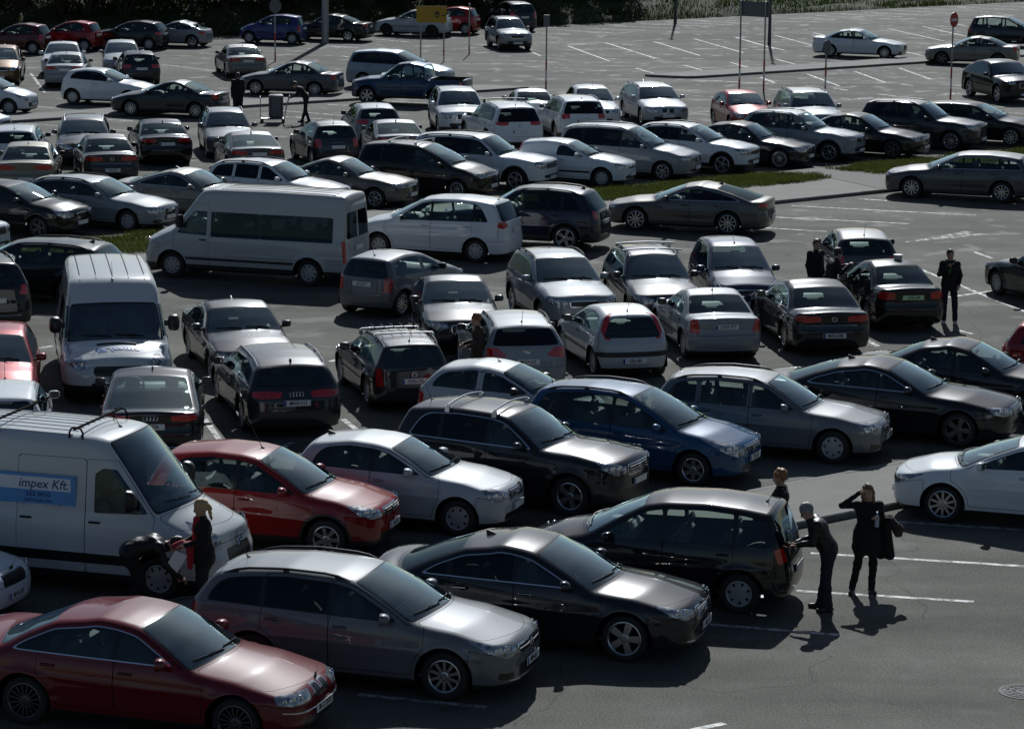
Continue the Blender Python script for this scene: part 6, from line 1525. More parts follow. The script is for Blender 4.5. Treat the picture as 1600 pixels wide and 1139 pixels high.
CARS = [
 # front rows
 ('A0', W_, 3, 'white estate car with black grille and plate MYG-297 behind the red saloon', B_(ftext='MYG-297', emb='oval', efz=.80, gbars=(.60, .74, .30, 4), gbar_mat=M_BLK)),
 ('A1', DR, 3, 'glossy dark red saloon with chrome window line and twin kidney grille', B_(ftext='SM 12 DOO', emb='bmw', efz=.76, chrome=True, rim='multi', rim_mat=M_RIMD, antenna=None, fstrip=(.44, .80, M_CHR), eu=False, handle=DR)),
 ('A2', SG, 3, 'steel grey estate car with chrome grille bar and plate MPA-811', B_(ftext='MPA-811', emb='opel', efz=.67, rim='ten', gbars=(.655, .69, .42, 1), fpz=.46, privacy=1, antenna='whip', rails=M_BLK, fstrip=(.27, .70, M_CHR))),
 ('A3', BM, 3, 'black saloon with wide ribbed chrome grille and chrome window line', B_(emb='opel', efz=.67, chrome=True, gbars=(.59, .73, .38, 6), privacy=1, antenna='fin', rim='five18', fpz=.45, ftext='MGJ-141', handle=M_CHR, fstrip=(.28, .72, M_CHR))),
 ('A4', BK_, 3, 'black compact people carrier with red tail lamps, rear facing the bending man', B_(emb='rhomb', erz=.90, rim='cap', antenna='whip', ant_d=3.75, rpz=.62, privacy=None)),
 ('B1', OR, 3, 'orange red crossover hatchback between the panel van and the silver hatchback', B_(emb='S', efz=.75, ftext='LKR-751', rim='seven', gbars=(.70, .80, .34, 3), gbar_mat=M_BLK, antenna='whip', ant_d=2.25, fpz=.50)),
 ('B2', SL, 3, 'pale silver small hatchback with badge in its barred grille', B_(emb='vw', efz=.69, gbars=(.62, .76, .30, 4), rim='cap', antenna='fin', ant_d=3.3, fpz=.47)),
 ('B3', BM, 3, 'black SUV with silver curved roof bars and alloy wheels', B_(chrome=True, emb='honda', efz=.82, rim='five', gbars=(.75, .89, .36, 3), privacy=1, bars=[2.45, 3.35], bar_arc=.06, bar_in=True, bar_mat=M_RIM, fpz=.60, antenna='whip', ant_d=4.0)),
 ('B4', BL, 3, 'metallic blue estate car with black roof rails', B_(emb='lion', efz=.68, embs=.8, rim='six', rails=M_BLK, gbars=(.63, .73, .32, 3), antenna='whip', ant_d=3.95, fpz=.50, ftext='JTK-527')),
 ('B5', SG, 3, 'grey estate car with silver roof and body coloured window pillars beside the blue estate', B_(emb='opel', efz=.67, rim='cap', rails=M_BLK, gbars=(.60, .74, .34, 3), gbar_mat=M_CHR, antenna='whip', ant_d=4.0, fpz=.48, ftext='LFX-908')),
 ('B6', BK_, 3, 'long black saloon with chrome hockey stick window line and ribbed grille', B_(chrome=True, rim='five18', rim_mat=M_RIMD, gbars=(.59, .75, .36, 5), antenna='fin', ant_d=3.3, fpz=.46, fplate=False)),
 ('B7', BM, 3, 'dark saloon with roof fin standing behind the long black saloon', B_(antenna='fin', ant_d=3.1, rim='five', fplate=False)),
 ('B8', RE, 2, 'bright red car of which only the rounded tail shows', B_(rim='cap')),
 ('B9', SL, 3, 'small rounded silver two-door hatchback with big arched rear side window', B_(rim='cap', antenna='whip', ant_d=2.1, handle=M_BLK, mirror=M_BLK, fplate=False)),
 ('B10', W_, 3, 'white hatchback with ten-spoke two-tone wheels nosing up to the kerb', B_(rim='ten18', privacy=1, antenna=None, gbars=(.61, .69, .46, 2), gbar_mat=M_TRIM, emb='honda', efz=.66)),
 # middle double row
 ('C2', BM, 3, 'black fastback with sloping rear screen and plate XF 734', B_(rtext='XF 734', emb='audi', erz=.88, rpz=.72, antenna='fin', ant_d=2.75, rim='ten18', rstrip=(.34, .6), chrome=True)),
 ('C3', DG, 3, 'dark grey saloon facing the lane beside the white high roof van', B_(emb='audi', efz=.60, antenna='fin', ant_d=3.1, rim='ten18', chrome=True, fplate=False, rpz=.8, mirror=DG)),
 ('C4', DG, 3, 'dark grey estate car with silver roof rails and plate MNH-913', B_(rtext='MNH-913', emb='audi', erz=.86, rpz=.70, rails=M_RIM, antenna='fin', ant_d=4.2, rim='ten18', privacy=None, chrome=True)),
 ('C5', DG, 3, 'dark old estate car with roof grid, open door and plate GVN-741', B_(rtext='GVN-741', emb='vw', erz=.80, rpz=.66, rim='cap', antenna='whip', open_door=62, bars=[1.95, 3.2], bar_in=True, bar_h=.06, bar_arc=.01, bar_mat=M_RIM, mirror=M_BLK, handle=M_BLK, rails=M_BLK)),
 ('C6', SI, 3, 'silver estate hatchback with red tail lamps and plate MUU-632', B_(rtext='MUU-632', emb='opel', erz=.92, rpz=.72, antenna='whip', rails=M_BLK, privacy=1, rim='ten')),
 ('C7', SL, 3, 'pale silver three-door hatchback with plate KBJ-080 on its bumper', B_(rtext='KBJ-080', emb='opel', erz=.80, rpz=.42, rim='cap', antenna='whip', ant_d=3.2, mirror=M_BLK, handle=M_BLK)),
 ('C8', SI, 3, 'silver saloon with orange tinged tail lamps and plate GWP-377', B_(rtext='GWP-377', rpz=.80, rim='cap', antenna='whip', ant_d=2.75, handle=M_BLK, rplate=True, mirror=M_BLK)),
 ('C9', BM, 3, 'black saloon with chrome tail strip and plate MAN-088', B_(rtext='MAN-088', emb='vw', erz=.86, rpz=.50, rim='ten', antenna=None, chrome=True, rstrip=(.72, .52))),
 ('C10', BK_, 3, 'black saloon with green plate JAR-644 and a tub on its roof', B_(rtext='JAR-644', green=True, rpz=.84, rim='cap', antenna=None)),
 ('C11', PR, 3, 'pinkish red hatchback facing the lane beside the white high roof van', B_(rim='cap', fplate=False, antenna=None)),
 ('C12', W_, 2, 'white hatchback behind the panel van roof', B_(rim='cap', antenna='whip', ant_d=2.2)),
 ('D2', W_, 3, 'white people carrier with red wrap-round tail lamps beside the silver minibus', B_(rim='cap', antenna='whip', ant_d=4.0, privacy=2, rpz=.85)),
 ('D3', NB, 3, 'dark blue SUV with tall red tail lamps beside the white people carrier', B_(rim='five18', antenna='fin', ant_d=3.9, rails=M_BLK, privacy=1, rpz=.78)),
 ('D4', TP, 3, 'taupe grey four-door coupe with low arched roof and chrome window line', B_(chrome=True, rim='ten18', antenna='fin', ant_d=3.25, privacy=1, rpz=.5)),
 ('D5', GR, 3, 'grey estate car nosing over the kerb by the grass verge', B_(rim='ten', antenna=None, privacy=None, chrome=True)),
 ('D6', SG, 3, 'small grey two-door hatchback standing askew with orange red tail lamps', B_(rim='ten', rtext='IZG-817', rpz=.80, antenna='whip', ant_d=3.1, eu=False)),
 ('D7', DG, 3, 'dark grey saloon facing the lane between the askew hatchback and a silver crossover', B_(rim='five', antenna=None, mirror=DG, fplate=False)),
 ('D8', SI, 3, 'silver crossover with roof rails facing the lane', B_(rim='five18', rails=M_BLK, antenna='whip', ant_d=3.2, mirror=SI)),
 ('D9', DG, 3, 'dark estate car with two silver load bars across its roof', B_(rim='five', rails=M_BLK, bars=[2.35, 3.2], bar_mat=M_RIM, antenna=None, privacy=None)),
 ('D10', SB, 3, 'slate blue compact people carrier facing the lane', B_(rim='cap', antenna='whip', ant_d=2.1)),
 ('D11', GR, 3, 'grey hatchback with long roof antenna ahead of the green plated saloon', B_(rim='cap', antenna='whip', ant_d=3.6)),
 ('D12', BM, 3, 'dark estate car turned away alone at the lane edge', B_(rim='cap', antenna=None)),
 ('D13', DB, 2, 'black estate car with roof fin beside the white high roof van', B_(rim='ten18', antenna='fin', ant_d=4.1, rails=M_BLK)),
 ('D14', BK_, 2, 'black SUV seen from behind at the end of the second row', B_(rim='five', rails=M_BLK, rstrip=(.45, .6))),
 # row along the planted island
 ('E1', BK_, 2, 'black hatchback with small shield grille next to the silver estate', B_(rim='five', rim_mat=M_RIMD, antenna=None, fpz=.44)),
 ('E2', SI, 2, 'silver estate car with tall single frame grille and multi-hole wheel covers', B_(emb='audi', efz=.60, rim='cap', rails=M_BLK, gbars=(.36, .64, .24, 5), gbar_mat=M_BLK, antenna=None)),
 ('E3', GB, 2, 'beige grey saloon with low rounded roof behind the minibus', B_(chrome=True, antenna='fin', ant_d=2.8)),
 ('E4', W_, 2, 'white estate car with dark side glass behind the minibus roof', B_(rails=M_BLK, antenna=None, privacy=0)),
 ('E5', TP, 2, 'brown grey saloon with alloy wheels in front of the black people carrier', B_(rim='seven', antenna=None, gbars=(.55, .69, .24, 5))),
 ('E6', BB, 2, 'brownish black people carrier with long sloping windscreen and roof bars', B_(rim='ten', bars=[2.4, 3.3], bar_mat=M_RIM, privacy=1, gbars=(.71, .75, .40, 2), antenna=None)),
 ('E7', W_, 2, 'white SUV with crosshair grille and black roof rails', B_(rim='five', rails=M_BLK, gbars=(.73, .89, .38, 2), privacy=1, antenna=None)),
 ('E8', W_, 2, 'small white car-derived van with blank rear sides', B_(rim='cap', antenna=None, emb='oval', efz=.66, gbars=(.63, .69, .26, 2), gbar_mat=M_BLK)),
 ('E9', SI, 2, 'silver people carrier with long side glass and slim barred grille', B_(rim='seven', rails=M_RIM, emb='vw', efz=.70, gbars=(.65, .75, .40, 3), privacy=1, antenna=None)),
 ('E10', W_, 2, 'white crossover with black sills beside the silver people carrier', B_(rim='five18', rails=M_BLK, privacy=1, antenna=None)),
 ('E11', BM, 2, 'black executive saloon with kidney grille between a crossover and an SUV', B_(rim='multi', antenna=None, handle=BM)),
 ('E12', SI, 2, 'silver SUV with chrome twin bar grille', B_(rim='seven', rails=M_RIM, gbars=(.75, .87, .40, 2), emb='vw', efz=.81, antenna=None)),
 ('E13', BK_, 2, 'large black saloon with upright grille next to the dark grey SUV', B_(rim='five', rim_mat=M_RIMD, gbars=(.55, .71, .24, 5), antenna=None)),
 ('E14', DG, 2, 'dark grey SUV with black roof rails and orange side lamps', B_(rim='ten18', rails=M_BLK, privacy=1, antenna=None)),
 ('E15', BK_, 2, 'black estate car with bright multi-spoke wheels at the row end', B_(rim='ten18', antenna=None, privacy=1)),
 ('E16', W_, 2, 'white SUV of which only the nose shows beside the black hatchback', B_(rim='five')),
 # back double row
 ('F1', BG, 2, 'beige saloon with plain boot lid seen from behind', B_(rim='cap', rpz=.5, antenna='whip', ant_d=3.1)),
 ('F2', W_, 2, 'white estate car ahead of the beige saloon', B_(antenna='whip', ant_d=3.9)),
 ('F3', DG, 2, 'dark estate car facing the lane ahead of the round lamp saloon', B_(rim='ten', rails=M_RIM, antenna=None)),
 ('F4', DG, 2, 'dark grey saloon with round tail lamps and plate LVK-037', B_(rtext='LVK-037', rpz=.50, emb='vw', erz=.86, rim='ten', antenna=None, rstrip=(.70, .6))),
 ('F5', BK_, 2, 'black saloon with plate on its boot lid between two dark cars', B_(rpz=.76, rim='ten', antenna='fin', ant_d=3.2, chrome=True)),
 ('F6', SG, 2, 'steel grey estate car with roof rails facing the lane', B_(rim='ten', rails=M_RIM, antenna=None)),
 ('F7', GR, 2, 'grey coupe with low roof ahead of the beige grey saloon', B_(rim='ten18', antenna='fin', ant_d=2.9)),
 ('F8', DG, 2, 'dark small hatchback with red corner lamps by the luggage trolley', B_(rpz=.70, antenna='whip', rstrip=(.84, .3))),
 ('F9', SI, 2, 'silver hatchback with wide red lamps ahead of the dark small hatchback', B_(rpz=.6, antenna='whip')),
 ('F10', SG, 2, 'grey blue coupe with roof fin beside the dark small hatchback', B_(antenna='fin', ant_d=2.9, rear_dark=True)),
 ('F11', W_, 2, 'white SUV with kidney grille facing the lane', B_(rim='ten18', rails=M_RIM)),
 ('F12', W_, 2, 'white large SUV with roof bars and red tail lamps', B_(rpz=.78, rails=M_RIM, bars=[2.6], bar_mat=M_BLK, emb='vw', erz=.98, privacy=1)),
 ('F13', W_, 2, 'white saloon mostly hidden between two white SUVs', B_(antenna=None)),
 ('F14', W_, 2, 'white SUV seen from behind with stepped red tail lamps', B_(rpz=.86, rails=M_RIM, antenna='fin', privacy=1, emb='bmw', erz=1.02)),
 ('F15', W_, 2, 'white hatchback facing the lane beside the silver estate', B_(antenna='whip', ant_d=2.0)),
 ('F16', SL, 2, 'bright silver estate car with kidney grille and rails', B_(rim='ten18', rails=M_RIM, antenna='fin')),
 ('F17', RE, 2, 'red hatchback facing the lane behind the row of SUVs', B_(antenna=None)),
 ('F18', SI, 2, 'silver SUV facing the lane beside the red hatchback', B_(rails=M_RIM, antenna=None, rim='five18')),
 # rows on the left, farther off
 ('G1', BR, 1, 'copper brown crossover at the end of the far row', B_()),
 ('G2', W_, 1, 'white saloon nose to nose with a silver saloon', B_()),
 ('G3', SI, 1, 'silver saloon with red lamps seen from behind in the far row', B_(rpz=.8)),
 ('G4', SI, 1, 'silver hatchback behind the black hatchback in the far row', B_()),
 ('G5', BK_, 1, 'black hatchback with light rear screen in the far row', B_(rpz=.75)),
 ('G6', GB, 1, 'beige silver saloon standing alone in the far lane', B_(rpz=.8)),
 ('G7', W_, 2, 'white three-door hatchback with dark glass by the far island', B_(privacy=0, rim='cap', antenna=None)),
 ('G8', DG, 2, 'dark blue grey saloon with sloping nose parked along the far island', B_(rim='ten', antenna=None)),
 ('G9', W_, 2, 'tiny white city car with smiling black grille', B_(rim='cap', antenna=None)),
 ('G10', IB, 1, 'pale blue car nose at the far lane edge', B_()),
 ('G11', GR, 2, 'grey saloon with side rubbing line beside the blue pickup', B_(rim='ten', antenna='whip', ant_d=2.6)),
 ('G12', IB, 2, 'pale blue people carrier with dark glass behind the pickup', B_(privacy=0, antenna=None)),
 ('H1', CR, 1, 'dark red hatchback at the outer end by the bank', B_()),
 ('H2', RE, 1, 'red hatchback tucked beside the black one by the bank', B_()),
 ('H3', BK_, 1, 'black hatchback with tall red lamps parked by the bank', B_()),
 ('H4', SI, 1, 'silver sports coupe with tail spoiler parked by the bank', B_(rim='five')),
 ('H5', MB_, 1, 'bright blue tiny hatchback parked by the bank', B_()),
 ('H6', BK_, 1, 'black saloon behind the thick lamp post', B_(rim='five')),
 ('H7', SL, 1, 'pale silver hatchback with dark rubbing strip behind the yellow sign', B_(rim='steel', rim_mat=M_TYRE)),
 ('H8', RE, 1, 'bright red small hatchback beyond the yellow sign', B_()),
 ('H9', SI, 1, 'two-tone silver estate facing the lane alone', B_(rails=M_BLK)),
 ('H10', DG, 1, 'dark compact van-like car behind the two-tone silver estate', B_()),
 ('H11', W_, 2, 'white saloon driving alone past the empty bays', B_(antenna=None)),
 ('H12', GB, 2, 'beige grey saloon beside the no entry sign', B_(rim='five', rim_mat=M_RIMD, antenna=None)),
 ('H13', DG, 1, 'dark compact people carrier beyond the beige grey saloon', B_()),
 ('H14', BK_, 2, 'black coupe-backed SUV facing the lane by the no entry sign', B_(rim='five18', antenna=None)),
]
GEN = {}
SCALE = dict(A1=1.045, A2=1.03, A3=1.015)
OVER = {'A1': dict(h=.036), 'A2': dict(h=.036), 'A3': dict(h=.036), 'A4': dict(h=.036)}
SHAPE['F3'] = 'estate_5'
for cid, pt_, lod, label, ex in CARS:
    sh = SHAPE[cid]; sp = dict(SP[sh]); sp.update(OVER.get(cid, {}))
    ex.setdefault('rim', 'cap' if lod == 1 else 'ten')
    r, g = make_car('parked_car', '%s_%d%s' % (sh, lod, '' if cid not in OVER else cid), sp, pt_, POS[cid], label, 'car', lod, ex)
    if cid in SCALE: r.scale = (SCALE[cid],)*3
    GEN[cid] = (r, g)

# ---------------------------------------------------------------- vans, minibus, pickup
def roof_ribs(root, g, d0, d1, n=5, spread=.62, material=None):
    for i in range(n):
        y = -spread+2*spread*i/(n-1); b = MB(); pts = [(g.L/2-(d0+(d1-d0)*k/8), y, g.top_z(d0+(d1-d0)*k/8, y)-.002) for k in range(9)]
        b.tube(pts, .012, 5); new_obj('roof_rib', b.mesh('roof_rib', material or M_SEAM), root)
def side_text(root, s, size, x, y, z, facing, material, right_edge=None, shear=0.0, bold=0.0, sx=1.0):
    """lettering on a flank; facing -1 = right side"""
    me = text_mesh(s, size, material, shear=shear, bold=bold); o = new_obj('lettering', me, root)
    wdt = (max(v.co.x for v in me.vertices)-min(v.co.x for v in me.vertices))*sx
    # right side seen from outside: reading direction is +x (towards the nose)
    xo = x-wdt/2 if right_edge else x
    o.matrix_local = Matrix.Translation((xo, y, z)) @ Matrix.Rotation(R_(90), 4, 'X') @ Matrix.Scale(sx, 4, (1, 0, 0))
    return o
r, g = make_car('panel_van', 'panel_van', {**SP['panel_van'], 'h': .045}, WW, POS['B0'], 'white panel van with blue company sign and roof bars', 'van', 3, B_(emb='lion', efz=.80, embs=1.5, rim='steel', big_mirror=True, mirror=M_BLK, handle=M_BLK, handle_z=1.14, gbars=None, rear_seat=False, antenna='whip', ant_d=2.0, mir_d=1.32, rplate=False, grille_chrome=False))
GEN['B0'] = (r, g)
roof_ribs(r, g, 2.45, 5.2, 8, .70, WW)
for d_ in (2.35, 3.75):
    b = MB(); zz = g.top_z(d_)+.09
    b.tube([(g.L/2-d_, y, zz) for y in (-.86, 0, .86)], .022, 8)
    for s in (1, -1):
        b.tube([(g.L/2-d_+dx*.11, s*.80, g.top_z(d_, .8)-.02+hh*.17) for dx, hh in ((-1, 0), (-1, .55), (-.7, .9), (0, 1.0), (.7, .9), (1, .55), (1, 0))], .016, 6)
    new_obj('roof_bar', b.mesh('roof_bar', M_WELL, True), r)
M_SIGNB = mat('sign_blue', (.10, .30, .62), .4); M_TXTB = mat('sign_text_blue', (.02, .05, .20), .5); M_TXTR = mat('sign_text_red', (.36, .02, .03), .5); M_SIGNW = mat('sign_white', (.70, .74, .80), .4)
xe_ = g.L/2-2.30; ys = -(float(g.Yside(np.array([xe_-.5]), np.array([1.5]))[0])+.012)
b = MB(); b.box((xe_-.85, ys, 1.50), (1.70, .012, .62)); sg_ = new_obj('sign_panel', b.mesh('sign_panel', M_SIGNB), r)
b = MB(); b.box((xe_-.88, ys-.008, 1.665), (1.60, .006, .20)); new_obj('sign_inset', b.mesh('sign_inset', M_SIGNW), sg_)
side_text(sg_, 'impex Kft.', .20, xe_-.12, ys-.013, 1.66, -1, M_TXTB, True, .25, .002)
side_text(sg_, '333 0010', .10, xe_-.42, ys-.008, 1.495, -1, M_TXTB, True, 0, .003, 1.1)
side_text(sg_, 'terimpex.hu', .085, xe_-.40, ys-.008, 1.405, -1, M_TXTB, True, 0, .001, 1.1)
side_text(sg_, 'RTON, FESTÉK', .115, xe_-.14, ys-.008, 1.285, -1, M_TXTR, True, 0, .003, 1.15)

minib = dict(rim='steel', big_mirror=True, mirror=M_BLK, handle=M_BLK, handle_z=1.04, mir_d=1.18, rows=3, antenna=None, gbars=(.66, .82, .40, 2), gbar_mat=M_BLK, grille_chrome=False)
r, g = make_car('minibus', 'minibus', {**SP['minibus'], 'h': .045}, VS, POS['D1'], 'silver high roof minibus with long dark side windows', 'minibus', 3, B_(**minib, rpz=.95, privacy=1))
roof_ribs(r, g, 2.2, 5.3, 6, .62); GEN['D1'] = (r, g)
r, g = make_car('delivery_van', 'high_van', {**SP['high_van'], 'h': .045, 'wins': SP['minibus']['wins'][:2]}, WW, POS['C1'], 'white high roof van with blue lettering on its bonnet', 'van', 3, B_(**{**minib, 'antenna': 'whip', 'ant_d': 1.9}, privacy=1, ws_dark=False, ftext=None))
roof_ribs(r, g, 1.95, 5.0, 5, .60); GEN['C1'] = (r, g); r.scale = (1.10, 1.10, .99)
M_LETB = mat('lettering_blue', (.03, .13, .42), .45)
# letters follow the curve of the bonnet
tm_ = text_mesh('EUrama', .20, M_LETB, shear=.3, bold=.004).copy()
for v in tm_.vertices:
    y_, d_ = v.co.x*1.25, .40-v.co.y*.92
    q_, n_ = g.proj((g.L/2-d_, y_, g.top_z(d_, y_)), .004+.004*(v.co.z > 0), (0, 2)); v.co = q_
new_obj('lettering', tm_, r)
b = MB(); pv = [g.proj((g.L/2-.62, y, g.top_z(.62, y)), .004, (2,))[0] for y in (-.36, -.18, 0, .18, .36)]
b.tube([tuple(q) for q in pv], .028, 6); new_obj('bonnet_vent', b.mesh('bonnet_vent', M_BLK), r)

r, g = make_car('pickup_truck', 'pickup', {**SP['pickup'], 'h': .05}, BP, POS['G13'], 'dark blue double cab pickup truck with open load bed', 'pickup', 2, B_(rim='six', antenna=None, rear_seat=False, chrome=False, rplate=False))
GEN['G13'] = (r, g)
b = MB(); d0, d1, yb = g.bed; x0, x1 = g.L/2-d1, g.L/2-d0; zt = g.zt-.01; zf = .72
vs_ = [(x0, -yb, zt), (x1, -yb, zt), (x1, yb, zt), (x0, yb, zt), (x0, -yb, zf), (x1, -yb, zf), (x1, yb, zf), (x0, yb, zf)]
b.add(vs_, [(4, 5, 6, 7), (0, 1, 5, 4), (1, 2, 6, 5), (2, 3, 7, 6), (3, 0, 4, 7)]); new_obj('load_bed', b.mesh('load_bed', M_BLK, fix=False), r)

# roof grid on the old estate
r, g = GEN['C5']
b = MB(); zz = g.top_z(2.6)+.045
for k in range(5): b.tube([(g.L/2-1.95-k*0.0-1.25*0, 0, zz)]*2, .001, 3) if False else None
for y in (-.40, -.2, 0, .2, .40): b.tube([(g.L/2-2.0, y, zz), (g.L/2-3.15, y, zz)], .008, 5)
b.tube([(g.L/2-2.55, -.5, zz), (g.L/2-2.55, .5, zz)], .008, 5); new_obj('roof_grid', b.mesh('roof_grid', M_BLK), r)

# tub on the maroon saloon's roof
r, g = GEN['C10']
loc = r.matrix_basis @ Vector((g.L/2-2.55, -.18, g.top_z(2.55, .18)))
tub = empty('plastic_tub', loc); tag(tub, 'clear plastic tub standing on the roof of the green plated saloon', 'tub')
b = MB(); b.lathe([(0, 0), (.085, 0), (.095, .02), (.105, .11), (.10, .11), (.088, .02), (0, .012)], 20, 'Z'); new_obj('tub', b.mesh('tub', mat('clear_plastic', (.62, .60, .58), .2), True), tub)
b = MB(); b.lathe([(0, .115), (.11, .115), (.113, .105), (.105, .10)], 20, 'Z'); new_obj('lid', b.mesh('lid', mat('tub_lid', (.66, .64, .62), .3), True), tub)

# ---------------------------------------------------------------- street furniture
M_GALV = mat('galvanised_steel', (.30, .31, .32), .45, .6, var=.15); M_POSTR = mat('post_red', (.40, .02, .02), .5); M_POSTW = mat('post_white', (.66, .66, .64), .5); M_YEL = mat('sign_yellow', (.42, .24, .012), .45); M_SGB = mat('sign_back_grey', (.12, .13, .135), .6, .1); M_NOE = mat('sign_red', (.46, .012, .012), .4)
def post(root, h, r=.035, bands=True, lean=0.0):
    b = MB(); z0 = 1.35 if bands else 0
    b.tube([(0, 0, z0), (0, 0, h)], r, 10); new_obj('post', b.mesh('post', M_GALV, True), root)
    if bands:
        for k in range(3):
            b = MB(); b.tube([(0, 0, k*.45), (0, 0, k*.45+.45)], r+.003, 10); new_obj('painted_band', b.mesh('painted_band', M_POSTR if k % 2 == 0 else M_POSTW, True), root)
def hpx(px, py_base, py_top):
    P = gp(px, py_base); d = (P-Vector((0, 0, CAM_H))).dot(_fwd)
    return (py_base-py_top)*d/CAM_F/math.cos(CAM_PITCH)
# thick lamp column, its head above the picture
lp = empty('lamp_post', gp(508, 68)); tag(lp, 'thick grey steel lamp column standing before the black saloon', 'lamp post')
b = MB(); b.tube([(0, 0, 0), (0, 0, .9), (0, 0, 5), (0, 0, 11)], [.20, .19, .17, .12], 18); new_obj('column', b.mesh('column', M_GALV, True), lp)
b = MB(); b.tube([(0, 0, 10.9), (0, -.5, 11.3), (0, -1.5, 11.5)], .05, 8); new_obj('arm', b.mesh('arm', M_GALV, True), lp)
b = MB(); b.rbox((0, -1.8, 11.5), (.34, .8, .14), .05); new_obj('lamp_head', b.mesh('lamp_head', M_SGB, True), lp)
for px, yb_, lab in ((1055, 37, 'slim dark lamp column at the foot of the bank'), (1202, 70, 'dark lamp column among the empty bays')):
    lp = empty('lamp_post', gp(px, yb_)); tag(lp, lab, 'lamp post')
    b = MB(); b.tube([(0, 0, 0), (0, 0, .8), (0, 0, 9)], [.10, .085, .05], 12); new_obj('column', b.mesh('column', mat('dark_steel', (.06, .065, .075), .5, .5), True), lp)
    b = MB(); b.rbox((0, -.3, 9.0), (.2, .7, .1), .03); new_obj('lamp_head', b.mesh('lamp_head', M_SGB, True), lp)
# yellow direction sign
base = gp(674, 97); ys_ = empty('direction_sign', base, R_(4)); tag(ys_, 'yellow direction sign with dark round symbol and arrow on two posts', 'sign')
Hs = hpx(674, 97, 36)
for sx in (-.52, .60):
    b = MB(); b.tube([(sx, 0, 0), (sx, 0, Hs+.7)], .035, 10); new_obj('post', b.mesh('post', M_GALV, True), ys_)
for k in range(2):
    b = MB(); b.tube([(.60, 0, k*.3), (.60, 0, k*.3+.3)], .039, 10); new_obj('painted_band', b.mesh('painted_band', M_POSTR if k else M_POSTW, True), ys_)
b = MB(); b.rbox((0, -.05, Hs+.36), (1.46, .03, .80), .008); pn = new_obj('panel', b.mesh('panel', M_YEL), ys_)
b = MB(); b.lathe([(.11, -.004), (.11, -.012), (.0, -.012)], 20, 'Y', (.26, -.06, Hs+.36)); b.v = [(x, y, Hs+.36+(z-Hs-.36)*1.4) for x, y, z in b.v]; new_obj('symbol', b.mesh('symbol', M_INK), pn)
b = MB(); b.lathe([(.055, -.014), (.055, -.018), (.0, -.018)], 14, 'Y', (.26, -.06, Hs+.33)); new_obj('symbol_eye', b.mesh('symbol_eye', M_YEL), pn)
b = MB(); b.prism([(.46, -.02), (.60, -.02), (.60, -.07), (.68, 0), (.60, .07), (.60, .02), (.46, .02)], -.068, -.074, lambda u, v, h_: (u, h_, Hs+.32+v)); new_obj('arrow', b.mesh('arrow', M_INK), pn)
# round sign seen from behind, plain marker posts
def round_sign(px, yb_, yt, lab, mface, yaw, bar=False, r_=.32, name='road_sign', cat='sign'):
    o = empty(name, gp(px, yb_)); tag(o, lab, cat); h_ = hpx(px, yb_, yt); post(o, h_+.2)
    Mx = Matrix.Translation((0, 0, h_)) @ Matrix.Rotation(R_(yaw), 4, 'Z')
    b = MB(); b.lathe([(0, -.05), (r_, -.05), (r_, -.035), (0, -.035)], 28, 'Y'); d = new_obj('disc', b.mesh('disc', mface), o); d.matrix_local = Mx
    if bar:
        b = MB(); b.box((0, -.054, 0), (r_*1.45, .006, r_*.34)); q = new_obj('bar', b.mesh('bar', M_POSTW), d)
    return o
round_sign(430, 97, 12, 'round sign seen from behind on a post by the blue hatchback', M_SGB, 30)
round_sign(1289, 152, 76, 'round sign seen from behind on a post near the white saloon', M_SGB, 50)
round_sign(1485, 156, 34, 'round red no entry sign on a red and white banded post', M_NOE, 50, True)
for px, yb_, yt, lab, box_ in ((733, 86, 8, 'slim banded marker post beyond the yellow sign', False), (853, 143, 30, 'banded post with small box on top', True)):
    o = empty('marker_post', gp(px, yb_)); tag(o, lab, 'post'); h_ = hpx(px, yb_, yt); post(o, h_)
    if box_: b = MB(); b.rbox((0, 0, h_-.15), (.26, .16, .5), .02); new_obj('box', b.mesh('box', M_SGB), o)
p0_, p1_ = gp(1155, 140), gp(1193, 143); o = empty('information_sign', (p0_+p1_)/2, math.atan2(p1_.y-p0_.y, p1_.x-p0_.x)); tag(o, 'pale blank sign panel seen from behind on two banded posts', 'sign'); hw_ = (p1_-p0_).length/2
h_ = hpx(1174, 142, 30)
for sx in (-hw_, hw_):
    b = MB(); b.tube([(sx, 0, 1.35), (sx, 0, h_+.7)], .038, 10); new_obj('post', b.mesh('post', M_GALV, True), o)
    for k in range(3):
        b = MB(); b.tube([(sx, 0, k*.45), (sx, 0, k*.45+.45)], .041, 10); new_obj('painted_band', b.mesh('painted_band', M_POSTR if k % 2 == 0 else M_POSTW, True), o)
b = MB(); b.rbox((.04, .06, h_+.34), (hw_*2+.32, .03, .66), .01); new_obj('panel', b.mesh('panel', M_SGB), o)

# ---------------------------------------------------------------- people and what they carry
BLKC = (.010, .010, .011)
def gpx(px, py): p = gp(px, py); return (p.x, p.y)
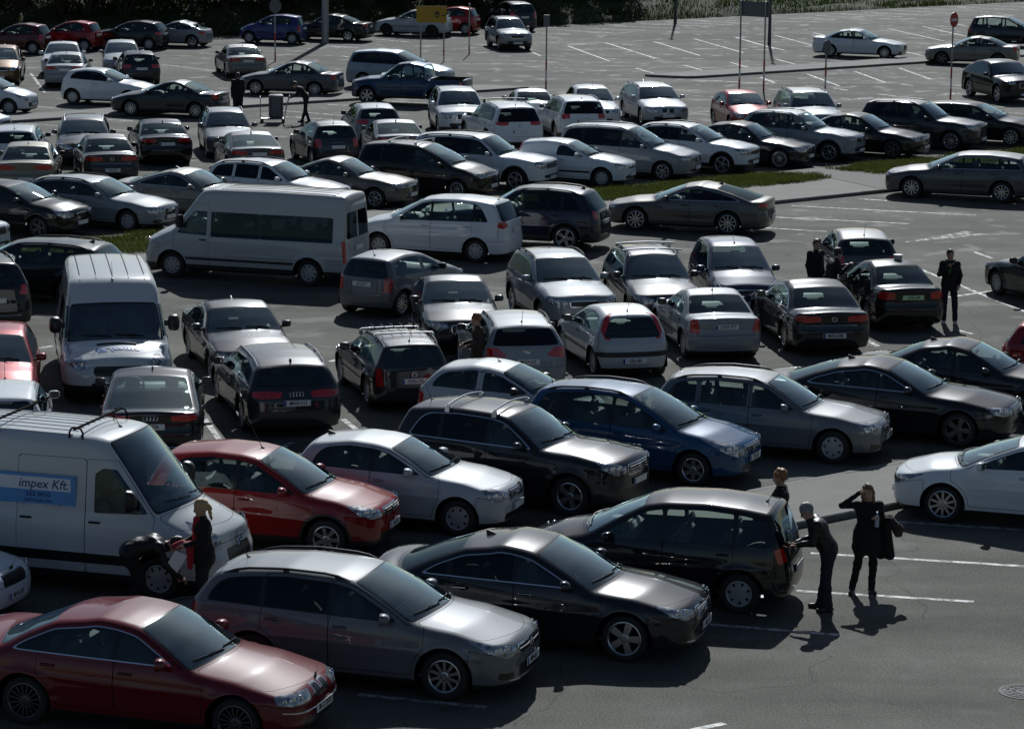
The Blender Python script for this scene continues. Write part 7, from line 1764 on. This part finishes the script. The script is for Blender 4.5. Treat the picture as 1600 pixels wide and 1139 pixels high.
# woman with phone to her ear, coat over her arm
w1 = person('woman in black holding a phone to her ear with a coat over her arm', gpx(1352, 926), -88, dict(head=(.02, -.02, 1.56), neck=(0, 0, 1.42), face=(1, -.25, -.05), chest=(.01, 0, 1.25), shL=(0, .165, 1.36), shR=(0, -.165, 1.36), elR=(.03, -.40, 1.36), haR=(.06, -.155, 1.55), elL=(-.01, .23, 1.12), haL=(.20, .10, 1.20), pelvis=(0, 0, .90), waist=(0, 0, 1.03),
    hiL=(0, .08, .88), hiR=(0, -.08, .88), knL=(.03, .10, .47), knR=(.02, -.13, .47), anL=(.0, .09, .085), anR=(0, -.20, .085), toR=(.14, -.25, .04)), 1.02, topcol=BLKC, legcol=(.009, .009, .010), hair=(.16, .09, .04), hairstyle='long', build=.93, female=True, h=.012, coat=.35, wide=.01)
pc = world_of(w1, (.02, .30, 1.0))
def drape(name, label, cat, base_pts, radii, material, h=.016, flat=(1, 1, 1), rz=0, loc=(0, 0, 0), amp=.0):
    def sdf(P):
        r_ = None; Q = P/np.array(flat)
        for (a, b_), (ra, rb) in zip(base_pts, radii):
            d = cone_sdf(Q, a, b_, ra, rb); r_ = d if r_ is None else usmin(r_, d, .06)
        if amp: r_ = r_+amp*np.sin(P[..., 0]*55)*np.sin(P[..., 1]*60+1)*np.sin(P[..., 2]*50)
        return r_
    A = np.array([p for s_ in base_pts for p in s_])*np.array(flat); m = max(max(r) for r in radii)*1.2+.05
    V, Q = nets(sdf, A.min(0)-m, A.max(0)+m, h); o = new_obj(name, mesh_np(name, V, Q, None, material)); o.location = loc; o.rotation_euler = (0, 0, rz); tag(o, label, cat); return o
M_FUR = mat('fur_brown', (.05, .034, .024), .95, bump=.9, bscale=60, var=.4, vscale=30)
drape('folded_coat', 'black coat hanging from the arm of the woman on the phone', 'coat', [((0, .23, 1.14), (.10, .30, 1.16)), ((.0, .25, 1.12), (-.04, .33, .62)), ((.08, .28, 1.12), (.04, .36, .60)), ((.0, .20, .95), (-.05, .22, .58))], [(.07, .07), (.07, .085), (.06, .07), (.05, .06)], cloth('coat', (.010, .010, .011)), loc=w1.location, rz=R_(-88), flat=(1, 1, 1))
drape('fur_collar', 'brown fur collar of the coat over the woman\'s arm', 'fur', [((-.02, .33, 1.17), (.06, .46, 1.02)), ((.06, .46, 1.02), (.05, .47, .95)), ((.03, .24, 1.20), (.02, .34, 1.15))], [(.06, .075), (.075, .06), (.05, .06)], M_FUR, h=.012, loc=w1.location, rz=R_(-88), amp=.012)
pb_ = world_of(w1, (.235, .105, 1.19)); bo = empty('water_bottle', (pb_.x, pb_.y, 1.10)); tag(bo, 'clear plastic water bottle held by the woman on the phone', 'bottle')
b = MB(); b.lathe([(0, 0), (.030, 0), (.033, .02), (.033, .12), (.030, .13), (.033, .15), (.014, .20), (.012, .22), (0, .22)], 16, 'Z'); new_obj('bottle', b.mesh('bottle', mat('bottle_plastic', (.42, .44, .52), .15), True), bo)
b = MB(); b.lathe([(0, .235), (.015, .235), (.015, .215)], 12, 'Z'); new_obj('cap', b.mesh('cap', mat('cap_white', (.6, .6, .6), .4)), bo)
# older man at the boot
person('grey haired man in a black leather jacket bending towards the open boot handle', gpx(1291, 953), 178, dict(pelvis=(0, 0, .92), waist=(.07, 0, 1.05), chest=(.16, 0, 1.24), neck=(.25, 0, 1.37), head=(.33, 0, 1.49), face=(1, 0, -.45), shL=(.19, .18, 1.32), shR=(.19, -.18, 1.32), elL=(.24, .22, 1.06), haL=(.44, .14, 1.02), elR=(.22, -.22, 1.06), haR=(.46, -.12, .98),
    hiL=(0, .09, .90), hiR=(-.02, -.09, .90), knL=(.03, .10, .49), knR=(.01, -.10, .49), anL=(-.02, .10, .085), anR=(.08, -.12, .085)), 1.02, top='leather', topcol=(.012, .011, .011), topr=.38, legcol=(.018, .022, .034), shoe=(.035, .018, .012), hair=(.22, .215, .21), h=.012, build=1.16)
person('woman with curly ginger hair in a dark jacket behind the black people carrier', gpx(1217, 893), 165, dict(head=(.03, 0, 1.52), neck=(0, 0, 1.38), chest=(.01, 0, 1.22), shL=(0, .165, 1.32), shR=(0, -.165, 1.32)), 1.0, topcol=(.011, .011, .013), hair=(.30, .12, .035), hairstyle='curly', female=True, h=.014)
# pair beside the panel van
person('man in a black padded jacket bending low beside the panel van wheel', gpx(208, 958), 10, dict(pelvis=(-.05, 0, .86), waist=(.08, 0, .96), chest=(.30, 0, 1.00), neck=(.47, 0, .98), head=(.60, 0, .99), face=(.6, 0, -.8), shL=(.36, .20, 1.0), shR=(.36, -.20, 1.0), elL=(.44, .24, .72), haL=(.60, .18, .52), elR=(.46, -.24, .74), haR=(.66, -.16, .55),
    hiL=(-.03, .09, .84), hiR=(-.03, -.09, .84), knL=(.12, .11, .46), knR=(.10, -.11, .46), anL=(-.04, .11, .085), anR=(-.10, -.11, .085)), 1.05, top='puffer', topcol=(.009, .009, .010), topr=.45, legcol=(.010, .010, .012), hair=(.02, .015, .012), build=1.1, h=.014)
def red_front(p, Rm, hd, f, lf, upv):
    return [(6, lambda P: cone_sdf(P, (.085, 0, 1.40), (.10, 0, 1.02), .055, .06), .01), (6, lambda P: cone_sdf(P, (.30, .02, 1.06), (.40, -.02, 1.02), .06, .05), .03), (6, lambda P: cone_sdf(P, (.20, .03, 1.04), (.20, .05, .72), .06, .04), .03)]
red_front.col = (.34, .012, .020)
bw = person('blonde woman in a dark coat with red top standing by the van nose', gpx(318, 958), 200, dict(head=(.03, 0, 1.57), neck=(0, 0, 1.43), face=(1, .1, -.45), chest=(.01, 0, 1.26), shL=(0, .165, 1.37), shR=(0, -.165, 1.37), elL=(.02, .24, 1.12), haL=(.27, .10, 1.06), elR=(.02, -.24, 1.12), haR=(.26, -.10, 1.05)), 1.03, topcol=(.014, .013, .014), legcol=(.02, .022, .03), hair=(.46, .32, .15), hairstyle='pony', female=True, h=.013, extra=red_front, coat=.2)
pp = world_of(bw, (.42, .06, .84)); b = MB(); b.box((0, 0, 0), (.21, .004, .30)); o = new_obj('paper_sheet', b.mesh('paper_sheet', mat('paper', (.74, .75, .78), .7))); o.location = pp; o.rotation_euler = (R_(12), R_(28), R_(25)); tag(o, 'white sheet of paper held low by the blonde woman', 'paper')
# woman at the open car door
person('woman with short ginger hair and brown coat beside the open car door', gpx(748, 612), 195, dict(head=(.07, 0, 1.50), neck=(.03, 0, 1.37), face=(1, 0, -.6), chest=(.02, 0, 1.21), shL=(.02, .165, 1.31), shR=(.02, -.165, 1.31), haL=(.25, .12, .98), haR=(.28, -.12, 1.0), elL=(.0, .23, 1.05), elR=(.0, -.23, 1.05)), 1.0, top='brown', topcol=(.055, .040, .030), hair=(.26, .10, .03), hairstyle='curly', female=True, coat=.4, h=.016)
# two people between the blue and maroon saloons
person('person in a dark hooded jacket standing beside the green plated saloon', (7.30, 70.35), -60, dict(face=(1, -.2, -.25)), 1.0, topcol=(.012, .012, .014), hair=(.05, .04, .035), build=1.05, h=.018)
person('dark curly haired person in a brownish parka leaning over the green plated saloon', (7.52, 69.15), 20, dict(chest=(.10, 0, 1.27), neck=(.16, 0, 1.43), head=(.21, 0, 1.56), shL=(.10, .18, 1.37), shR=(.10, -.18, 1.37), haL=(.42, .12, 1.25), haR=(.45, -.12, 1.30), elL=(.18, .24, 1.12), elR=(.18, -.24, 1.14), waist=(.04, 0, 1.07)), 1.0, top='parka', topcol=(.020, .016, .013), hair=(.03, .02, .018), hairstyle='curly', build=1.08, h=.018)
def green_hood(p, Rm, hd, f, lf, upv):
    return [(6, lambda P: cone_sdf(P, (-.05, .10, 1.46), (-.05, -.10, 1.46), .05, .05), .03), (6, lambda P: cone_sdf(P, (.11, .0, 1.40), (.11, .0, 1.22), .035, .03), .01)]
green_hood.col = (.035, .10, .02)
person('man in a dark jacket with green hood lining and white trainers standing alone', gpx(1481, 506), -100, dict(face=(1, .35, -.1), elR=(.10, -.24, 1.16), haR=(.16, -.03, 1.36), elL=(-.03, .25, 1.13), haL=(.10, .22, .95), anL=(0, .16, .085), anR=(-.04, -.10, .085), knL=(.02, .14, .5)), 1.02, topcol=(.012, .015, .018), legcol=(.014, .018, .030), shoe=(.50, .50, .50), hair=(.04, .028, .02), h=.015, build=1.04, extra=green_hood)
# far lane
person('broad man in black seen from behind beyond the blue grey saloon', gpx(372, 186), 100, dict(), 1.03, topcol=(.009, .009, .010), build=1.28, wide=.03, h=.02)
pm_ = person('man in a dark suit leaning forward pushing a luggage trolley', gpx(478, 192), 185, dict(pelvis=(0, 0, .95), waist=(.07, 0, 1.08), chest=(.20, 0, 1.25), neck=(.32, 0, 1.36), head=(.42, 0, 1.46), face=(1, 0, -.4), shL=(.23, .18, 1.33), shR=(.23, -.18, 1.33), elL=(.34, .22, 1.10), haL=(.54, .20, 1.0), elR=(.34, -.22, 1.10), haR=(.54, -.20, 1.0), anL=(-.12, .10, .085), knL=(.02, .10, .5), anR=(.14, -.10, .085)), 1.0, topcol=(.010, .010, .013), h=.02)
# luggage trolley and suitcase
tc_ = world_of(pm_, (1.25, 0, 0)); tr_ = empty('luggage_trolley', (tc_.x, tc_.y, 0), R_(185)); tag(tr_, 'steel luggage trolley pushed by the man in a dark suit', 'trolley')
b = MB()
for s in (-.26, .26): b.tube([(-.62, s, 1.02), (-.50, s, .62), (-.42, s, .16), (.50, s*.8, .14)], .018, 7)
new_obj('frame', b.mesh('frame', M_GALV, True), tr_)
b = MB(); b.tube([(-.62, -.28, 1.02), (-.62, .28, 1.02)], .024, 8); new_obj('push_bar', b.mesh('push_bar', M_BLK, True), tr_)
b = MB(); b.rbox((.05, 0, .16), (.9, .46, .03), .01); new_obj('platform', b.mesh('platform', M_GALV), tr_)
b = MB(); b.tube([(.50, -.28, .15), (.50, -.28, 1.0), (.50, .28, 1.0), (.50, .28, .15)], .016, 7); b.tube([(.50, -.28, .55), (.50, .28, .55)], .012, 6); new_obj('front_frame', b.mesh('front_frame', M_GALV, True), tr_)
b = MB(); b.rbox((.50, 0, .76), (.02, .50, .36), .008); new_obj('basket_panel', b.mesh('basket_panel', M_BLK), tr_)
for x_, y_ in ((-.38, .22), (-.38, -.22), (.44, .16), (.44, -.16)):
    b = MB(); b.lathe([(0, -.02), (.06, -.02), (.065, 0), (.06, .02), (0, .02)], 14, 'Y', (x_, y_, .065)); new_obj('wheel', b.mesh('wheel', M_TYRE, True), tr_)
sc_ = tr_.matrix_basis @ Vector((-.10, 0, .177)); sc = empty('suitcase', sc_, R_(185)); tag(sc, 'large grey upright suitcase on the luggage trolley', 'suitcase')
b = MB(); b.rbox((0, 0, .46), (.56, .34, .90), .05); new_obj('shell', b.mesh('shell', mat('case_grey', (.12, .125, .13), .55), True), sc)
b = MB(); b.tube([(-.12, 0, .90), (-.12, 0, .97), (.12, 0, .97), (.12, 0, .90)], .012, 6); new_obj('handle', b.mesh('handle', M_BLK, True), sc)
for y_ in (-.2, .2):
    b = MB(); b.rbox((y_, .172, .46), (.03, .008, .78), .003); new_obj('rib', b.mesh('rib', M_BLK), sc)
